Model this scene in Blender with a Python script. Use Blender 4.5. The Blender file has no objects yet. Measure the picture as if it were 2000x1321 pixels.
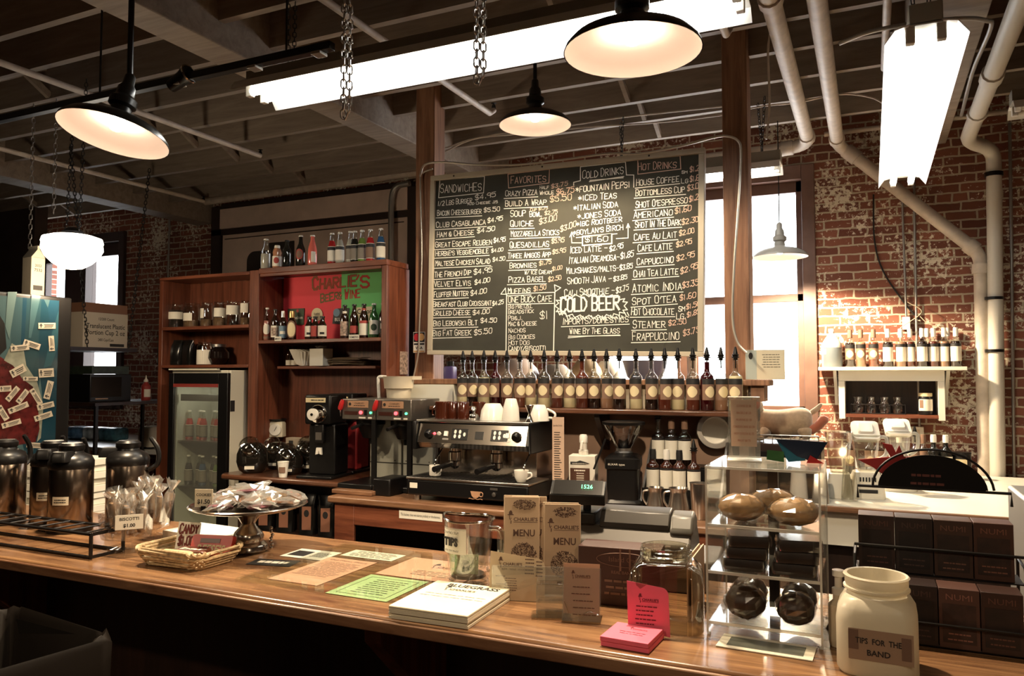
import bpy, bmesh, math, random
from mathutils import Vector as V, Matrix as MX
random.seed(7)
D = bpy.data; SC = bpy.context.scene; COL = SC.collection
PI = math.pi; R = math.radians
# ------------------------------------------------ camera, world, exposure
FPX, YAW, PIT, EYE = 1507.0, R(24.9), math.atan2(71, 1507.0), 1.65
cd = D.cameras.new('camera'); cd.sensor_width = 36; cd.lens = FPX / 2000 * 36; cd.clip_start = .05
cam = D.objects.new('camera', cd); COL.objects.link(cam)
cam.location = (0, 0, EYE); cam.rotation_euler = (PI / 2 + PIT, 0, YAW)
SC.camera = cam
w = D.worlds.new('sky'); SC.world = w; w.use_nodes = True
bg = w.node_tree.nodes['Background']; bg.inputs[0].default_value = (.93, .96, 1, 1); bg.inputs[1].default_value = 6.0
vs = SC.view_settings; vs.view_transform = 'Standard'; vs.look = 'None'; vs.gamma = 1; vs.exposure = 0.9; vs.use_curve_mapping = False
try:
    cy = SC.cycles
    cy.max_bounces = 7; cy.diffuse_bounces = 3; cy.glossy_bounces = 3; cy.transmission_bounces = 4; cy.transparent_max_bounces = 12
    cy.caustics_reflective = False; cy.caustics_refractive = False; cy.sample_clamp_indirect = 4; cy.use_denoising = True
except Exception: pass
FW = V((-math.sin(YAW) * math.cos(PIT), math.cos(YAW) * math.cos(PIT), math.sin(PIT)))
RT = V((math.cos(YAW), math.sin(YAW), 0)); UP = RT.cross(FW)
def at(px, py, X=None, Y=None, Z=None):
    """the point of a real plane (X=, Y= or Z= in metres) that a measured spot of the photograph lies on"""
    r = FW + RT * ((px - 1000) / FPX) + UP * ((660.5 - py) / FPX)
    t = X / r.x if X is not None else Y / r.y if Y is not None else (Z - EYE) / r.z
    return V((0, 0, EYE)) + r * t
def lamp(name, kind, loc, power, col=(1, 1, 1), size=.05, sizey=None, rot=(0, 0, 0), parent=None):
    l = D.lights.new(name, kind); l.energy = power; l.color = col
    if kind == 'AREA':
        l.shape = 'RECTANGLE'; l.size = size; l.size_y = sizey or size
    elif kind == 'SPOT': l.shadow_soft_size = size; l.spot_size = R(158); l.spot_blend = .35
    else: l.shadow_soft_size = size
    o = D.objects.new(name, l); COL.objects.link(o); o.location = loc; o.rotation_euler = rot; o.parent = parent
    return o
# ------------------------------------------------ materials
def _new(name):
    m = D.materials.new(name); m.use_nodes = True
    return m, m.node_tree, m.node_tree.nodes['Principled BSDF']
def M(name, c, rough=.5, metal=0, emit=0, spec=.5, var=0, vscale=8, coat=0, trans=0, alpha=1, sheen=0):
    m, t, b = _new(name); c = tuple(c) + (1,)
    b.inputs['Base Color'].default_value = c; b.inputs['Roughness'].default_value = rough; b.inputs['Metallic'].default_value = metal
    b.inputs['Specular IOR Level'].default_value = spec; b.inputs['Coat Weight'].default_value = coat
    b.inputs['Transmission Weight'].default_value = trans; b.inputs['Alpha'].default_value = alpha
    b.inputs['Sheen Weight'].default_value = sheen
    if emit:
        b.inputs['Emission Color'].default_value = c; b.inputs['Emission Strength'].default_value = emit
    if var:
        tc = t.nodes.new('ShaderNodeTexCoord'); n = t.nodes.new('ShaderNodeTexNoise'); n.inputs['Scale'].default_value = vscale; n.inputs['Detail'].default_value = 6
        r = t.nodes.new('ShaderNodeValToRGB'); e = r.color_ramp.elements
        e[0].position = .3; e[1].position = .7
        e[0].color = tuple(x * (1 - var) for x in c[:3]) + (1,); e[1].color = tuple(min(1, x * (1 + var)) for x in c[:3]) + (1,)
        t.links.new(tc.outputs['Object'], n.inputs['Vector']); t.links.new(n.outputs['Fac'], r.inputs[0]); t.links.new(r.outputs[0], b.inputs['Base Color'])
    return m
def WOOD(name, c1, c2, stretch=(1, 12, 12), scale=3, rough=.4, coat=0, bump=.05):
    m, t, b = _new(name)
    tc = t.nodes.new('ShaderNodeTexCoord'); mp = t.nodes.new('ShaderNodeMapping'); mp.inputs['Scale'].default_value = stretch
    n = t.nodes.new('ShaderNodeTexNoise'); n.inputs['Scale'].default_value = scale; n.inputs['Detail'].default_value = 9; n.inputs['Roughness'].default_value = .65; n.inputs['Distortion'].default_value = .6
    r = t.nodes.new('ShaderNodeValToRGB'); e = r.color_ramp.elements; e[0].position = .32; e[1].position = .68
    e[0].color = tuple(c1) + (1,); e[1].color = tuple(c2) + (1,)
    L = t.links.new
    L(tc.outputs['Object'], mp.inputs[0]); L(mp.outputs[0], n.inputs['Vector']); L(n.outputs['Fac'], r.inputs[0]); L(r.outputs[0], b.inputs['Base Color'])
    b.inputs['Roughness'].default_value = rough; b.inputs['Coat Weight'].default_value = coat; b.inputs['Coat Roughness'].default_value = .15
    if bump:
        bp = t.nodes.new('ShaderNodeBump'); bp.inputs['Strength'].default_value = bump; bp.inputs['Distance'].default_value = .01
        L(n.outputs['Fac'], bp.inputs['Height']); L(bp.outputs[0], b.inputs['Normal'])
    return m
def GLASS(name, tint=(1, 1, 1), refl=.09, rough=.02, edge=.55, haze=0):
    """thin clear glass or acrylic: see-through facing on, shiny towards grazing"""
    m = D.materials.new(name); m.use_nodes = True; t = m.node_tree; t.nodes.clear()
    o = t.nodes.new('ShaderNodeOutputMaterial'); mix = t.nodes.new('ShaderNodeMixShader'); tr = t.nodes.new('ShaderNodeBsdfTransparent'); g = t.nodes.new('ShaderNodeBsdfGlossy')
    tr.inputs[0].default_value = tuple(tint) + (1,); g.inputs['Roughness'].default_value = rough
    lw = t.nodes.new('ShaderNodeLayerWeight'); lw.inputs[0].default_value = .35
    mr = t.nodes.new('ShaderNodeMapRange'); mr.inputs['To Min'].default_value = refl; mr.inputs['To Max'].default_value = edge
    L = t.links.new
    L(lw.outputs['Facing'], mr.inputs['Value']); L(mr.outputs[0], mix.inputs[0]); L(tr.outputs[0], mix.inputs[1]); L(g.outputs[0], mix.inputs[2]); L(mix.outputs[0], o.inputs[0])
    if haze:
        df = t.nodes.new('ShaderNodeBsdfDiffuse'); df.inputs[0].default_value = (.9, .88, .82, 1); m2 = t.nodes.new('ShaderNodeMixShader'); m2.inputs[0].default_value = haze
        L(mix.outputs[0], m2.inputs[1]); L(df.outputs[0], m2.inputs[2]); L(m2.outputs[0], o.inputs[0])
    return m
def TRANSL(name, c, rough=.6, t=.45):
    """thin paper or cloudy plastic that lets light through"""
    m, tr, b = _new(name); b.inputs['Base Color'].default_value = tuple(c) + (1,); b.inputs['Roughness'].default_value = rough
    q = tr.nodes.new('ShaderNodeBsdfTranslucent'); q.inputs[0].default_value = tuple(c) + (1,); mx = tr.nodes.new('ShaderNodeMixShader'); mx.inputs[0].default_value = t
    tr.links.new(b.outputs[0], mx.inputs[1]); tr.links.new(q.outputs[0], mx.inputs[2]); tr.links.new(mx.outputs[0], tr.nodes['Material Output'].inputs[0])
    return m
def BRICK(name, flip=False):
    m, t, b = _new(name); N = t.nodes.new; L = t.links.new
    tc = N('ShaderNodeTexCoord'); sx = N('ShaderNodeSeparateXYZ'); cx = N('ShaderNodeCombineXYZ')
    L(tc.outputs['Object'], sx.inputs[0]); L(sx.outputs['Y' if flip else 'X'], cx.inputs[0]); L(sx.outputs['Z'], cx.inputs[1])
    wn = N('ShaderNodeTexNoise'); wn.inputs['Scale'].default_value = 9; wn.inputs['Detail'].default_value = 3
    L(cx.outputs[0], wn.inputs['Vector'])
    ad = N('ShaderNodeMixRGB'); ad.blend_type = 'LINEAR_LIGHT'; ad.inputs[0].default_value = .012
    L(cx.outputs[0], ad.inputs[1]); L(wn.outputs['Color'], ad.inputs[2])
    br = N('ShaderNodeTexBrick'); L(ad.outputs[0], br.inputs['Vector'])
    br.inputs['Scale'].default_value = 1; br.inputs['Brick Width'].default_value = .215; br.inputs['Row Height'].default_value = .0705
    br.inputs['Mortar Size'].default_value = .008; br.inputs['Mortar Smooth'].default_value = .25; br.inputs['Bias'].default_value = -.1
    br.offset = .5; br.squash = .5; br.squash_frequency = 6
    br.inputs['Color1'].default_value = (.15, .047, .028, 1); br.inputs['Color2'].default_value = (.27, .095, .055, 1); br.inputs['Mortar'].default_value = (.46, .38, .27, 1)
    # old paint that has flaked off, in patches
    n1 = N('ShaderNodeTexNoise'); n1.inputs['Scale'].default_value = 2.2; n1.inputs['Detail'].default_value = 3
    n2 = N('ShaderNodeTexNoise'); n2.inputs['Scale'].default_value = 26; n2.inputs['Detail'].default_value = 7; n2.inputs['Roughness'].default_value = .7
    L(cx.outputs[0], n1.inputs['Vector']); L(cx.outputs[0], n2.inputs['Vector'])
    ma = N('ShaderNodeMath'); ma.operation = 'MULTIPLY_ADD'; ma.inputs[1].default_value = .62; L(n1.outputs['Fac'], ma.inputs[0]); L(n2.outputs['Fac'], ma.inputs[2])
    rp = N('ShaderNodeValToRGB'); e = rp.color_ramp.elements; e[0].position = .88; e[1].position = .915; e[0].color = (0, 0, 0, 1); e[1].color = (1, 1, 1, 1)
    L(ma.outputs[0], rp.inputs[0])
    mx = N('ShaderNodeMixRGB'); mx.inputs[2].default_value = (.74, .66, .52, 1)
    L(rp.outputs[0], mx.inputs[0]); L(br.outputs['Color'], mx.inputs[1]); L(mx.outputs[0], b.inputs['Base Color'])
    b.inputs['Roughness'].default_value = .85
    bp = N('ShaderNodeBump'); bp.inputs['Strength'].default_value = .5; bp.inputs['Distance'].default_value = .008; bp.invert = True
    L(br.outputs['Fac'], bp.inputs['Height']); L(bp.outputs[0], b.inputs['Normal'])
    return m
# ------------------------------------------------ mesh builder
class MB:
    def __init__(s): s.v = []; s.f = []; s.m = []; s.T = MX.Identity(4)
    def at(s, loc=(0, 0, 0), rx=0, ry=0, rz=0, sc=1):
        s.T = MX.Translation(loc) @ MX.Rotation(rz, 4, 'Z') @ MX.Rotation(ry, 4, 'Y') @ MX.Rotation(rx, 4, 'X') @ MX.Scale(sc, 4); return s
    def add(s, vs, fs, m=0):
        k = len(s.v); s.v += [tuple(s.T @ V(p)) for p in vs]; s.f += [tuple(i + k for i in f) for f in fs]; s.m += [m] * len(fs); return s
    def box(s, x0, x1, y0, y1, z0, z1, m=0):
        if x0 > x1: x0, x1 = x1, x0
        if y0 > y1: y0, y1 = y1, y0
        if z0 > z1: z0, z1 = z1, z0
        return s.add([(x0, y0, z0), (x1, y0, z0), (x1, y1, z0), (x0, y1, z0), (x0, y0, z1), (x1, y0, z1), (x1, y1, z1), (x0, y1, z1)],
                     [(3, 2, 1, 0), (4, 5, 6, 7), (0, 1, 5, 4), (1, 2, 6, 5), (2, 3, 7, 6), (3, 0, 4, 7)], m)
    def bar(s, a, b, w, h, m=0, up=(0, 0, 1)):
        a, b = V(a), V(b); d = (b - a).normalized(); u = V(up)
        if abs(d.dot(u)) > .98: u = V((0, 1, 0))
        x = d.cross(u).normalized() * w / 2; z = x.cross(d).normalized() * h / 2
        return s.add([a - x - z, a + x - z, a + x + z, a - x + z, b - x - z, b + x - z, b + x + z, b - x + z],
                     [(3, 2, 1, 0), (4, 5, 6, 7), (0, 1, 5, 4), (1, 2, 6, 5), (2, 3, 7, 6), (3, 0, 4, 7)], m)
    def tube(s, pts, r, n=8, m=0, closed=False):
        pts = [V(p) for p in pts]; k = len(pts); rs = r if isinstance(r, (list, tuple)) else [r] * k
        ts = []
        for i in range(k):
            a = pts[(i - 1) % k] if (i or closed) else pts[0]; b = pts[(i + 1) % k] if (i < k - 1 or closed) else pts[-1]
            ts.append((b - a).normalized() if (b - a).length > 1e-9 else V((0, 0, 1)))
        u = V((0, 0, 1)) if abs(ts[0].z) < .9 else V((1, 0, 0)); u = (u - ts[0] * u.dot(ts[0])).normalized()
        vs, fs = [], []
        for i in range(k):
            u = (u - ts[i] * u.dot(ts[i])).normalized(); w_ = ts[i].cross(u)
            for j in range(n):
                a = 2 * PI * j / n; vs.append(pts[i] + (u * math.cos(a) + w_ * math.sin(a)) * rs[i])
        for i in range(k if closed else k - 1):
            for j in range(n):
                a, b = i * n, ((i + 1) % k) * n; j2 = (j + 1) % n; fs.append((a + j, a + j2, b + j2, b + j))
        if not closed: fs += [tuple(range(n - 1, -1, -1)), tuple((k - 1) * n + j for j in range(n))]
        return s.add(vs, fs, m)
    def lathe(s, prof, n=24, c=(0, 0, 0), m=0, sx=1, sy=1):
        vs, fs, rows = [], [], []
        for r, z in prof:
            if r < 1e-6: rows.append([len(vs)]); vs.append((c[0], c[1], c[2] + z))
            else:
                rows.append(list(range(len(vs), len(vs) + n)))
                vs += [(c[0] + sx * r * math.cos(2 * PI * j / n), c[1] + sy * r * math.sin(2 * PI * j / n), c[2] + z) for j in range(n)]
        for a, b in zip(rows, rows[1:]):
            for j in range(n):
                j2 = (j + 1) % n
                if len(a) == 1 and len(b) == 1: break
                if len(a) == 1: fs.append((a[0], b[j2], b[j]))
                elif len(b) == 1: fs.append((a[j], a[j2], b[0]))
                else: fs.append((a[j], a[j2], b[j2], b[j]))
        return s.add(vs, fs, m)
    def rlathe(s, prof, c=(0, 0, 0), hx=.05, hy=.05, rc=.015, m=0, k=4):
        """rounded-rectangle sections: prof = (inset scale, z)"""
        base = []
        for (sx, sy, a0) in ((1, 1, 0), (-1, 1, 90), (-1, -1, 180), (1, -1, 270)):
            for i in range(k + 1):
                a = R(a0 + 90 * i / k); base.append((sx * (hx - rc) + rc * math.cos(a), sy * (hy - rc) + rc * math.sin(a)))
        n = len(base); vs, fs = [], []
        for sc, z in prof: vs += [(c[0] + x * sc, c[1] + y * sc, c[2] + z) for x, y in base]
        for i in range(len(prof) - 1):
            for j in range(n): j2 = (j + 1) % n; fs.append((i * n + j, i * n + j2, (i + 1) * n + j2, (i + 1) * n + j))
        fs += [tuple(range(n - 1, -1, -1)), tuple((len(prof) - 1) * n + j for j in range(n))]
        return s.add(vs, fs, m)
    def prism(s, poly, d0, d1, plane='xz', m=0):
        n = len(poly)
        f = {'xz': lambda u, v, d: (u, d, v), 'yz': lambda u, v, d: (d, u, v), 'xy': lambda u, v, d: (u, v, d)}[plane]
        return s.add([f(u, v, d0) for u, v in poly] + [f(u, v, d1) for u, v in poly],
                     [tuple(range(n)), tuple(range(2 * n - 1, n - 1, -1))] + [(i, i + n, (i + 1) % n + n, (i + 1) % n) for i in range(n)], m)
    def ball(s, c, r, n=14, k=9, m=0, wob=0, seed=1):
        if not isinstance(r, (tuple, list)): r = (r, r, r)
        g = random.Random(seed); vs, fs = [], []
        for i in range(k + 1):
            a = PI * i / k - PI / 2
            for j in range(n):
                b = 2 * PI * j / n; q = 1 + (g.uniform(-wob, wob) if 0 < i < k else 0)
                vs.append((c[0] + r[0] * math.cos(a) * math.cos(b) * q, c[1] + r[1] * math.cos(a) * math.sin(b) * q, c[2] + r[2] * math.sin(a) * q))
        for i in range(k):
            for j in range(n): fs.append((i * n + j, i * n + (j + 1) % n, (i + 1) * n + (j + 1) % n, (i + 1) * n + j))
        return s.add(vs, fs, m)
    def face(s, pts, m=0): return s.add(pts, [tuple(range(len(pts)))], m)
    def txt(s, body, x, z, size, y=0, m=0, align='CENTER', plane='xz', bold=0, wid=None, shear=0):
        c = D.curves.new('t', 'FONT'); c.body = body; c.size = size; c.align_x = align; c.resolution_u = 2; c.offset = bold * size; c.shear = shear
        o = D.objects.new('t', c); COL.objects.link(o); me = o.to_mesh()
        xs = [q.co.x for q in me.vertices] or [0, 1]; k = 1 if not wid else wid / max(1e-6, max(xs) - min(xs))
        f = (lambda q: (x + q.x * k, y, z + q.y)) if plane == 'xz' else (lambda q: (x + q.x * k, z + q.y, y))
        s.add([f(q.co) for q in me.vertices], [tuple(p.vertices) for p in me.polygons], m)
        o.to_mesh_clear(); D.objects.remove(o); D.curves.remove(c); return s
    def build(s, name, mats, parent=None, loc=(0, 0, 0), rz=0, bevel=0, ang=38, sub=0, flat=False):
        me = D.meshes.new(name); me.from_pydata(s.v, [], s.f)
        for x in (mats if isinstance(mats, (list, tuple)) else [mats]): me.materials.append(x)
        me.polygons.foreach_set('material_index', s.m)
        if not flat:
            me.polygons.foreach_set('use_smooth', [True] * len(s.f)); me.update(); me.set_sharp_from_angle(angle=R(ang))
        o = D.objects.new(name, me); COL.objects.link(o); o.parent = parent; o.location = loc; o.rotation_euler = (0, 0, rz)
        if bevel:
            b = o.modifiers.new('b', 'BEVEL'); b.width = bevel; b.segments = 2; b.limit_method = 'ANGLE'; b.angle_limit = R(40)
        if sub:
            b = o.modifiers.new('s', 'SUBSURF'); b.levels = sub; b.render_levels = sub
        return o
def fixn(o):
    bm = bmesh.new(); bm.from_mesh(o.data); bmesh.ops.recalc_face_normals(bm, faces=bm.faces); bm.to_mesh(o.data); bm.free(); return o
def tag(o, label, cat, group=None, kind=None):
    o['label'] = label; o['category'] = cat
    if group: o['group'] = group
    if kind: o['kind'] = kind
    return o
def thing(name, label, cat, loc=(0, 0, 0), rz=0, group=None):
    o = D.objects.new(name, None); COL.objects.link(o); o.location = loc; o.rotation_euler = (0, 0, rz); o.empty_display_size = .05
    return tag(o, label, cat, group)
def struct(o): o['kind'] = 'structure'; return o
KIDS = {}
def dup(o, loc=None, rz=None, label=None, parent=None, skip=()):
    c = o.copy(); COL.objects.link(c)
    if parent is not None: c.parent = parent
    if loc is not None: c.location = loc
    if rz is not None: c.rotation_euler = (0, 0, rz)
    if label: c['label'] = label
    for ch in list(o.children):
        if ch.name.split('.')[0] not in skip: dup(ch, parent=c)
    return c
def box(name, mats, x0, x1, y0, y1, z0, z1, parent=None, bevel=0): return MB().box(x0, x1, y0, y1, z0, z1).build(name, mats, parent, bevel=bevel)
def arc(cx, cy, r, a0, a1, n=10): return [(cx + r * math.cos(R(a0 + (a1 - a0) * i / n)), cy + r * math.sin(R(a0 + (a1 - a0) * i / n))) for i in range(n + 1)]
def lines(mb, x0, x1, z0, dz, n, th, y=0, plane='xz', seed=1, m=0):
    g = random.Random(seed)
    for i in range(n):
        z = z0 - i * dz; a = x0 + g.uniform(0, .1) * (x1 - x0); 
        while a < x1 - .1 * (x1 - x0):
            b = min(x1, a + (x1 - x0) * g.uniform(.08, .22))
            if plane == 'xz': mb.add([(a, y, z), (b, y, z), (b, y, z + th), (a, y, z + th)], [(0, 1, 2, 3)], m)
            else: mb.add([(a, z, y), (b, z, y), (b, z + th, y), (a, z + th, y)], [(0, 1, 2, 3)], m)
            a = b + (x1 - x0) * .03
    return mb
def smooth_path(pts, n=6):
    """Catmull-Rom through the points"""
    P = [V(p) for p in pts]; P = [P[0] * 2 - P[1]] + P + [P[-1] * 2 - P[-2]]; out = []
    for i in range(1, len(P) - 2):
        a, b, c, d = P[i - 1:i + 3]
        for k in range(n):
            t = k / n; out.append(.5 * ((2 * b) + (c - a) * t + (2 * a - 5 * b + 4 * c - d) * t * t + (3 * b - a - 3 * c + d) * t ** 3))
    return out + [P[-2]]
# ------------------------------------------------ shared materials
m_white = M('white paint', (.62, .58, .50), .5)
m_black = M('black plastic', (.005, .0045, .0045), .35, spec=.35)
m_blackm = M('black metal', (.006, .005, .005), .4, .2)
m_steel = M('brushed steel', (.55, .52, .48), .28, 1)
m_chrome = M('chrome', (.75, .73, .70), .08, 1)
m_dsteel = M('dull steel', (.32, .30, .28), .4, 1)
m_galv = M('galvanised conduit', (.36, .34, .31), .45, .8)
m_pipe = M('painted pipe', (.55, .47, .38), .55, var=.15, vscale=14)
m_cab = WOOD('cabinet wood', (.068, .018, .009), (.20, .062, .030), (14, 14, 1), 2.2, .38)
m_cabh = WOOD('cabinet wood lengthwise', (.082, .022, .011), (.22, .07, .034), (1.2, 14, 14), 2.2, .38)
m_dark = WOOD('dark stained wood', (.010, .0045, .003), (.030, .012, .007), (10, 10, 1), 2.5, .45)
m_post = WOOD('post wood', (.13, .055, .028), (.38, .19, .10), (16, 16, 1), 1.6, .55)
m_paper = M('cream paper', (.70, .62, .47), .8)
m_wpaper = M('white paper', (.78, .74, .64), .8)
m_ink = M('printing ink', (.02, .017, .015), .8)
m_glass = GLASS('clear glass')
m_acry = GLASS('acrylic sheet', (.96, .97, .96), .08, .04, .55, .07)
m_cup = M('glazed white china', (.80, .76, .68), .25)
m_red = M('red plastic', (.50, .02, .02), .35)
# ------------------------------------------------ the room
m_brick = BRICK('old red brick'); m_bricks = BRICK('old red brick side', True)
m_joist = WOOD('painted joist wood', (.20, .155, .12), (.32, .26, .20), (1, 9, 9), 2, .7)
m_deck = WOOD('ceiling boards', (.13, .10, .078), (.21, .165, .13), (.7, 8, 8), 2, .75)
m_floor = WOOD('floor boards', (.03, .016, .01), (.07, .04, .025), (1, 9, 9), 2, .5)
m_plaster = M('dark plaster', (.055, .035, .026), .8, var=.3, vscale=3)
m_frame = M('window frame paint', (.16, .085, .062), .5, var=.15)
m_frame2 = M('dark window frame', (.035, .02, .015), .5)
m_pane = GLASS('window glass', (1, 1, 1), .03, .02, .25)
XL, XR, YB, YF, ZC = -12.5, 3.0, 6.7, -3.5, 3.8
struct(box('floor', m_floor, XL, XR, YF, YB + .3, -.1, 0))
ceil_ = struct(box('ceiling', m_deck, XL, XR, YF, YB + .3, ZC, ZC + .1))
struct(box('wall_left', m_plaster, XL - .2, XL, YF, YB + .3, 0, ZC))
struct(box('wall_right', m_bricks, XR, XR + .2, YF, YB + .3, 0, ZC))
struct(box('wall_front', m_plaster, XL, XR, YF - .2, YF, 0, ZC))
# back wall with two window openings
W1 = (-2.25, -.385, 1.25, 3.37); W2 = (-10.2, -8.45, 1.22, 3.45)
wb = MB()
xs = [XL, W2[0], W2[1], W1[0], W1[1], XR]
for i in (0, 2, 4): wb.box(xs[i], xs[i + 1], YB, YB + .3, 0, ZC)
for W_ in (W1, W2): wb.box(W_[0], W_[1], YB, YB + .3, 0, W_[2]); wb.box(W_[0], W_[1], YB, YB + .3, W_[3], ZC)
struct(wb.build('wall_back', m_brick))
def window(name, W_, mid, mats, rails, panes):
    f = MB(); x0, x1, z0, z1 = W_; t = .1
    f.box(x0, x0 + t, YB - .04, YB + .16, z0, z1); f.box(x1 - t, x1, YB - .04, YB + .16, z0, z1); f.box(x0 + t, x1 - t, YB - .04, YB + .16, z1 - t * 1.2, z1); f.box(x0 + t, x1 - t, YB - .07, YB + .16, z0, z0 + .06)
    for a, b in mid: f.box(a, b, YB - .02, YB + .14, z0 + .06, z1 - t * 1.2)
    for (a, b, c, d) in rails: f.box(a, b, YB + .04, YB + .12, c, d)
    o = struct(f.build(name, mats, bevel=.004))
    for (a, b, c, d) in panes:
        MB().box(a, b, YB + .08, YB + .084, c, d).build('pane', m_pane, o)
    return o
x0, x1, z0, z1 = W1
window('window_1', W1, [(-1.52, -1.40)], m_frame,
       [(-1.4, x1 - .1, 2.25, 2.315), (-1.4, x1 - .1, 3.16, 3.25), (-1.4, x1 - .1, z0 + .06, z0 + .14), (x1 - .15, x1 - .1, z0 + .06, z1 - .1), (-1.4, -1.35, z0 + .06, z1 - .1), (x0 + .1, -1.52, 2.25, 2.315), (x0 + .1, -1.52, z0 + .06, z0 + .14), (x0 + .1, -1.52, 3.16, 3.25)],
       [(-1.35, x1 - .15, z0 + .14, 2.25), (-1.35, x1 - .15, 2.315, 3.16), (x0 + .1, -1.52, z0 + .14, 2.25), (x0 + .1, -1.52, 2.315, 3.16)])
x0, x1, z0, z1 = W2
window('window_2', W2, [(-9.58, -9.18)], m_frame2,
       [(-9.18, x1 - .1, 2.40, 2.50), (x0 + .1, -9.58, 2.40, 2.50), (-9.18, x1 - .1, 3.17, 3.33), (x0 + .1, -9.58, 3.14, 3.33), (x1 - .18, x1 - .1, z0 + .06, z1 - .1)],
       [(-9.18, x1 - .18, z0 + .06, 2.40), (-9.18, x1 - .18, 2.5, 3.17), (x0 + .1, -9.58, z0 + .06, 2.4), (x0 + .1, -9.58, 2.5, 3.14)])
# freight door on the back wall, seen over the shelving
m_door = M('door paint', (.72, .56, .46), .6, var=.12, vscale=4)
dr = MB(); dr.box(-6.78, -4.25, YB - .06, YB - .005, 0, 3.26)
door = struct(dr.build('door_1', m_door, bevel=.005))
b = MB(); b.box(-6.80, -4.25, YB - .09, YB - .005, 3.33, 3.56)
b.build('header_board', m_door, door, bevel=.004)
b = MB(); b.box(-6.95, -6.80, YB - .07, YB - .004, 0, 3.6); b.box(-6.95, -4.2, YB - .07, YB - .004, 3.262, 3.328); b.box(-6.8, -4.2, YB - .07, YB - .004, 3.562, 3.62); b.box(-4.248, -4.12, YB - .08, YB - .004, 0, 3.56)
b.build('door_frame', m_frame2, door)
b = MB(); pts = [(-6.40, 2.2)] + [(x, z) for x, z in arc(-6.29, 2.93, .11, 180, 90, 6)] + [(-6.08, 3.04), (-6.08, 3.12), (-5.72, 3.12), (-5.72, 2.2)]
b.prism(pts, YB - .066, YB - .0605); b.build('dark_glazing', M('smoked glazing', (.045, .036, .03), .3), door)
b = MB(); b.box(-6.74, -4.3, YB - .068, YB - .061, 3.205, 3.215); b.build('panel_groove', m_frame2, door)
struct(box('wall_partition', m_plaster, XL, at(66, 500, Y=5.6).x, 5.6, 5.75, 0, ZC))
# joists, beams and bridging under the ceiling boards
JY = [-2.9, -2.45, -2.0, -1.55, -1.1, -.65, -.2, .25, .65, 1.05, 1.45, 1.85, 2.26, 2.67, 3.04, 3.43, 3.86, 4.30, 4.72, 5.19, 5.62, 6.08]
j0 = box('joist', m_joist, XL, XR, -.023, .023, 3.55, ZC, ceil_)
for i, y in enumerate(JY):
    o = j0 if i == 0 else dup(j0)
    o.location = (0, y, 0)
for (xa, xb) in ((-3.36, -3.14), (-7.25, -6.99), (.21, .56)):
    bm_ = MB(); bm_.box(xa, xb, YF, YB, 3.42, ZC); bm_.build('beam', m_joist, ceil_, bevel=.006)
br_ = None
for gx in (-5.15, -1.55, -8.6):
    for k in range(12, len(JY) - 1):
        ya, yb = JY[k] + .023, JY[k + 1] - .023
        q = MB(); q.bar((gx, ya, 3.57), (gx, yb, 3.78), .045, .03, up=(1, 0, 0)); q.bar((gx + .05, ya, 3.78), (gx + .05, yb, 3.57), .045, .03, up=(1, 0, 0))
        q.build('bridging', m_joist, ceil_)
# ------------------------------------------------ lamps
m_enin = M('lamp enamel inside', (.84, .68, .56), .4)
m_enout = M('lamp enamel outside', (.015, .014, .012), .3)
m_bulb = M('glowing bulb', (1, .86, .72), .5, emit=27)
m_tube2 = M('softer glowing tube', (1, .99, .94), .5, emit=8)
m_tube = M('glowing tube', (1, .99, .94), .5, emit=11)
m_refl = M('white enamel reflector', (.88, .87, .82), .35)
m_cord = M('black cord', (.01, .009, .008), .6)
WARM = (1, .78, .52)
def pendant(loc, power, label, outm=m_enout, r=.2, cord=False, tilt=None):
    t = thing('pendant_lamp', label, 'lamp', loc, 0, 'enamelled pendant lamps')
    k = r / .2
    prof = [(.2, 0), (.196, .012), (.175, .035), (.13, .058), (.075, .073), (.04, .085), (.036, .12)]
    s = MB().at(sc=k).lathe(prof + [(.033, .12), (.037, .083), (.074, .068), (.128, .053), (.172, .031), (.192, .011), (.197, 0)], 40)
    me = s.build('shade', [outm, m_enin], t)
    n = 40
    for i, p in enumerate(me.data.polygons): p.material_index = 1 if i >= n * 6 else 0
    b = MB().at(sc=k).lathe([(.0365, .115), (.05, .125), (.05, .15), (.034, .165), (.032, .2), (.022, .215), (.02, .25), (.012, .26)], 20)
    b.build('socket_neck', outm, t)
    b = MB().at(sc=k).lathe([(0, .02), (.02, .025), (.03, .045), (.028, .065), (.014, .09), (.013, .115)], 16); b.build('bulb', m_bulb, t)
    h = (3.55 - loc[2])
    b = MB().tube([(0, 0, .24 * k), (0, 0, h)], .004 if cord else .011, 8); b.build('stem', m_cord if cord else m_blackm, t)
    lamp('bulb_light', 'SPOT', (0, 0, -.005), power, WARM, .04, parent=t)
    if tilt:
        for c in t.children:
            if c.name[:4] != 'stem': c.matrix_basis = MX.Translation((0, 0, .24)) @ tilt @ MX.Translation((0, 0, -.24)) @ c.matrix_basis
    return t
pendant((-.608, 2.14, 2.585), 100, 'wide black enamel pendant lamp hanging before the end of the long fluorescent fixture')
pendant((-1.649, 3.855, 3.02), 68, 'small looking pendant lamp hanging above the top edge of the chalkboard')
pendant((-2.573, 2.036, 2.55), 115, 'tilted black pendant lamp hanging under the boxed ceiling beam on a long stem', tilt=MX.Rotation(R(-5), 4, V((.62, .78, 0))) @ MX.Rotation(R(12), 4, V((-.78, .62, 0))))
pendant((-.595, 6.013, 2.52), 230, 'grey enamel pendant lamp on a cord hanging in front of the tall window', M('grey enamel', (.33, .31, .27), .35), cord=True)
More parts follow.
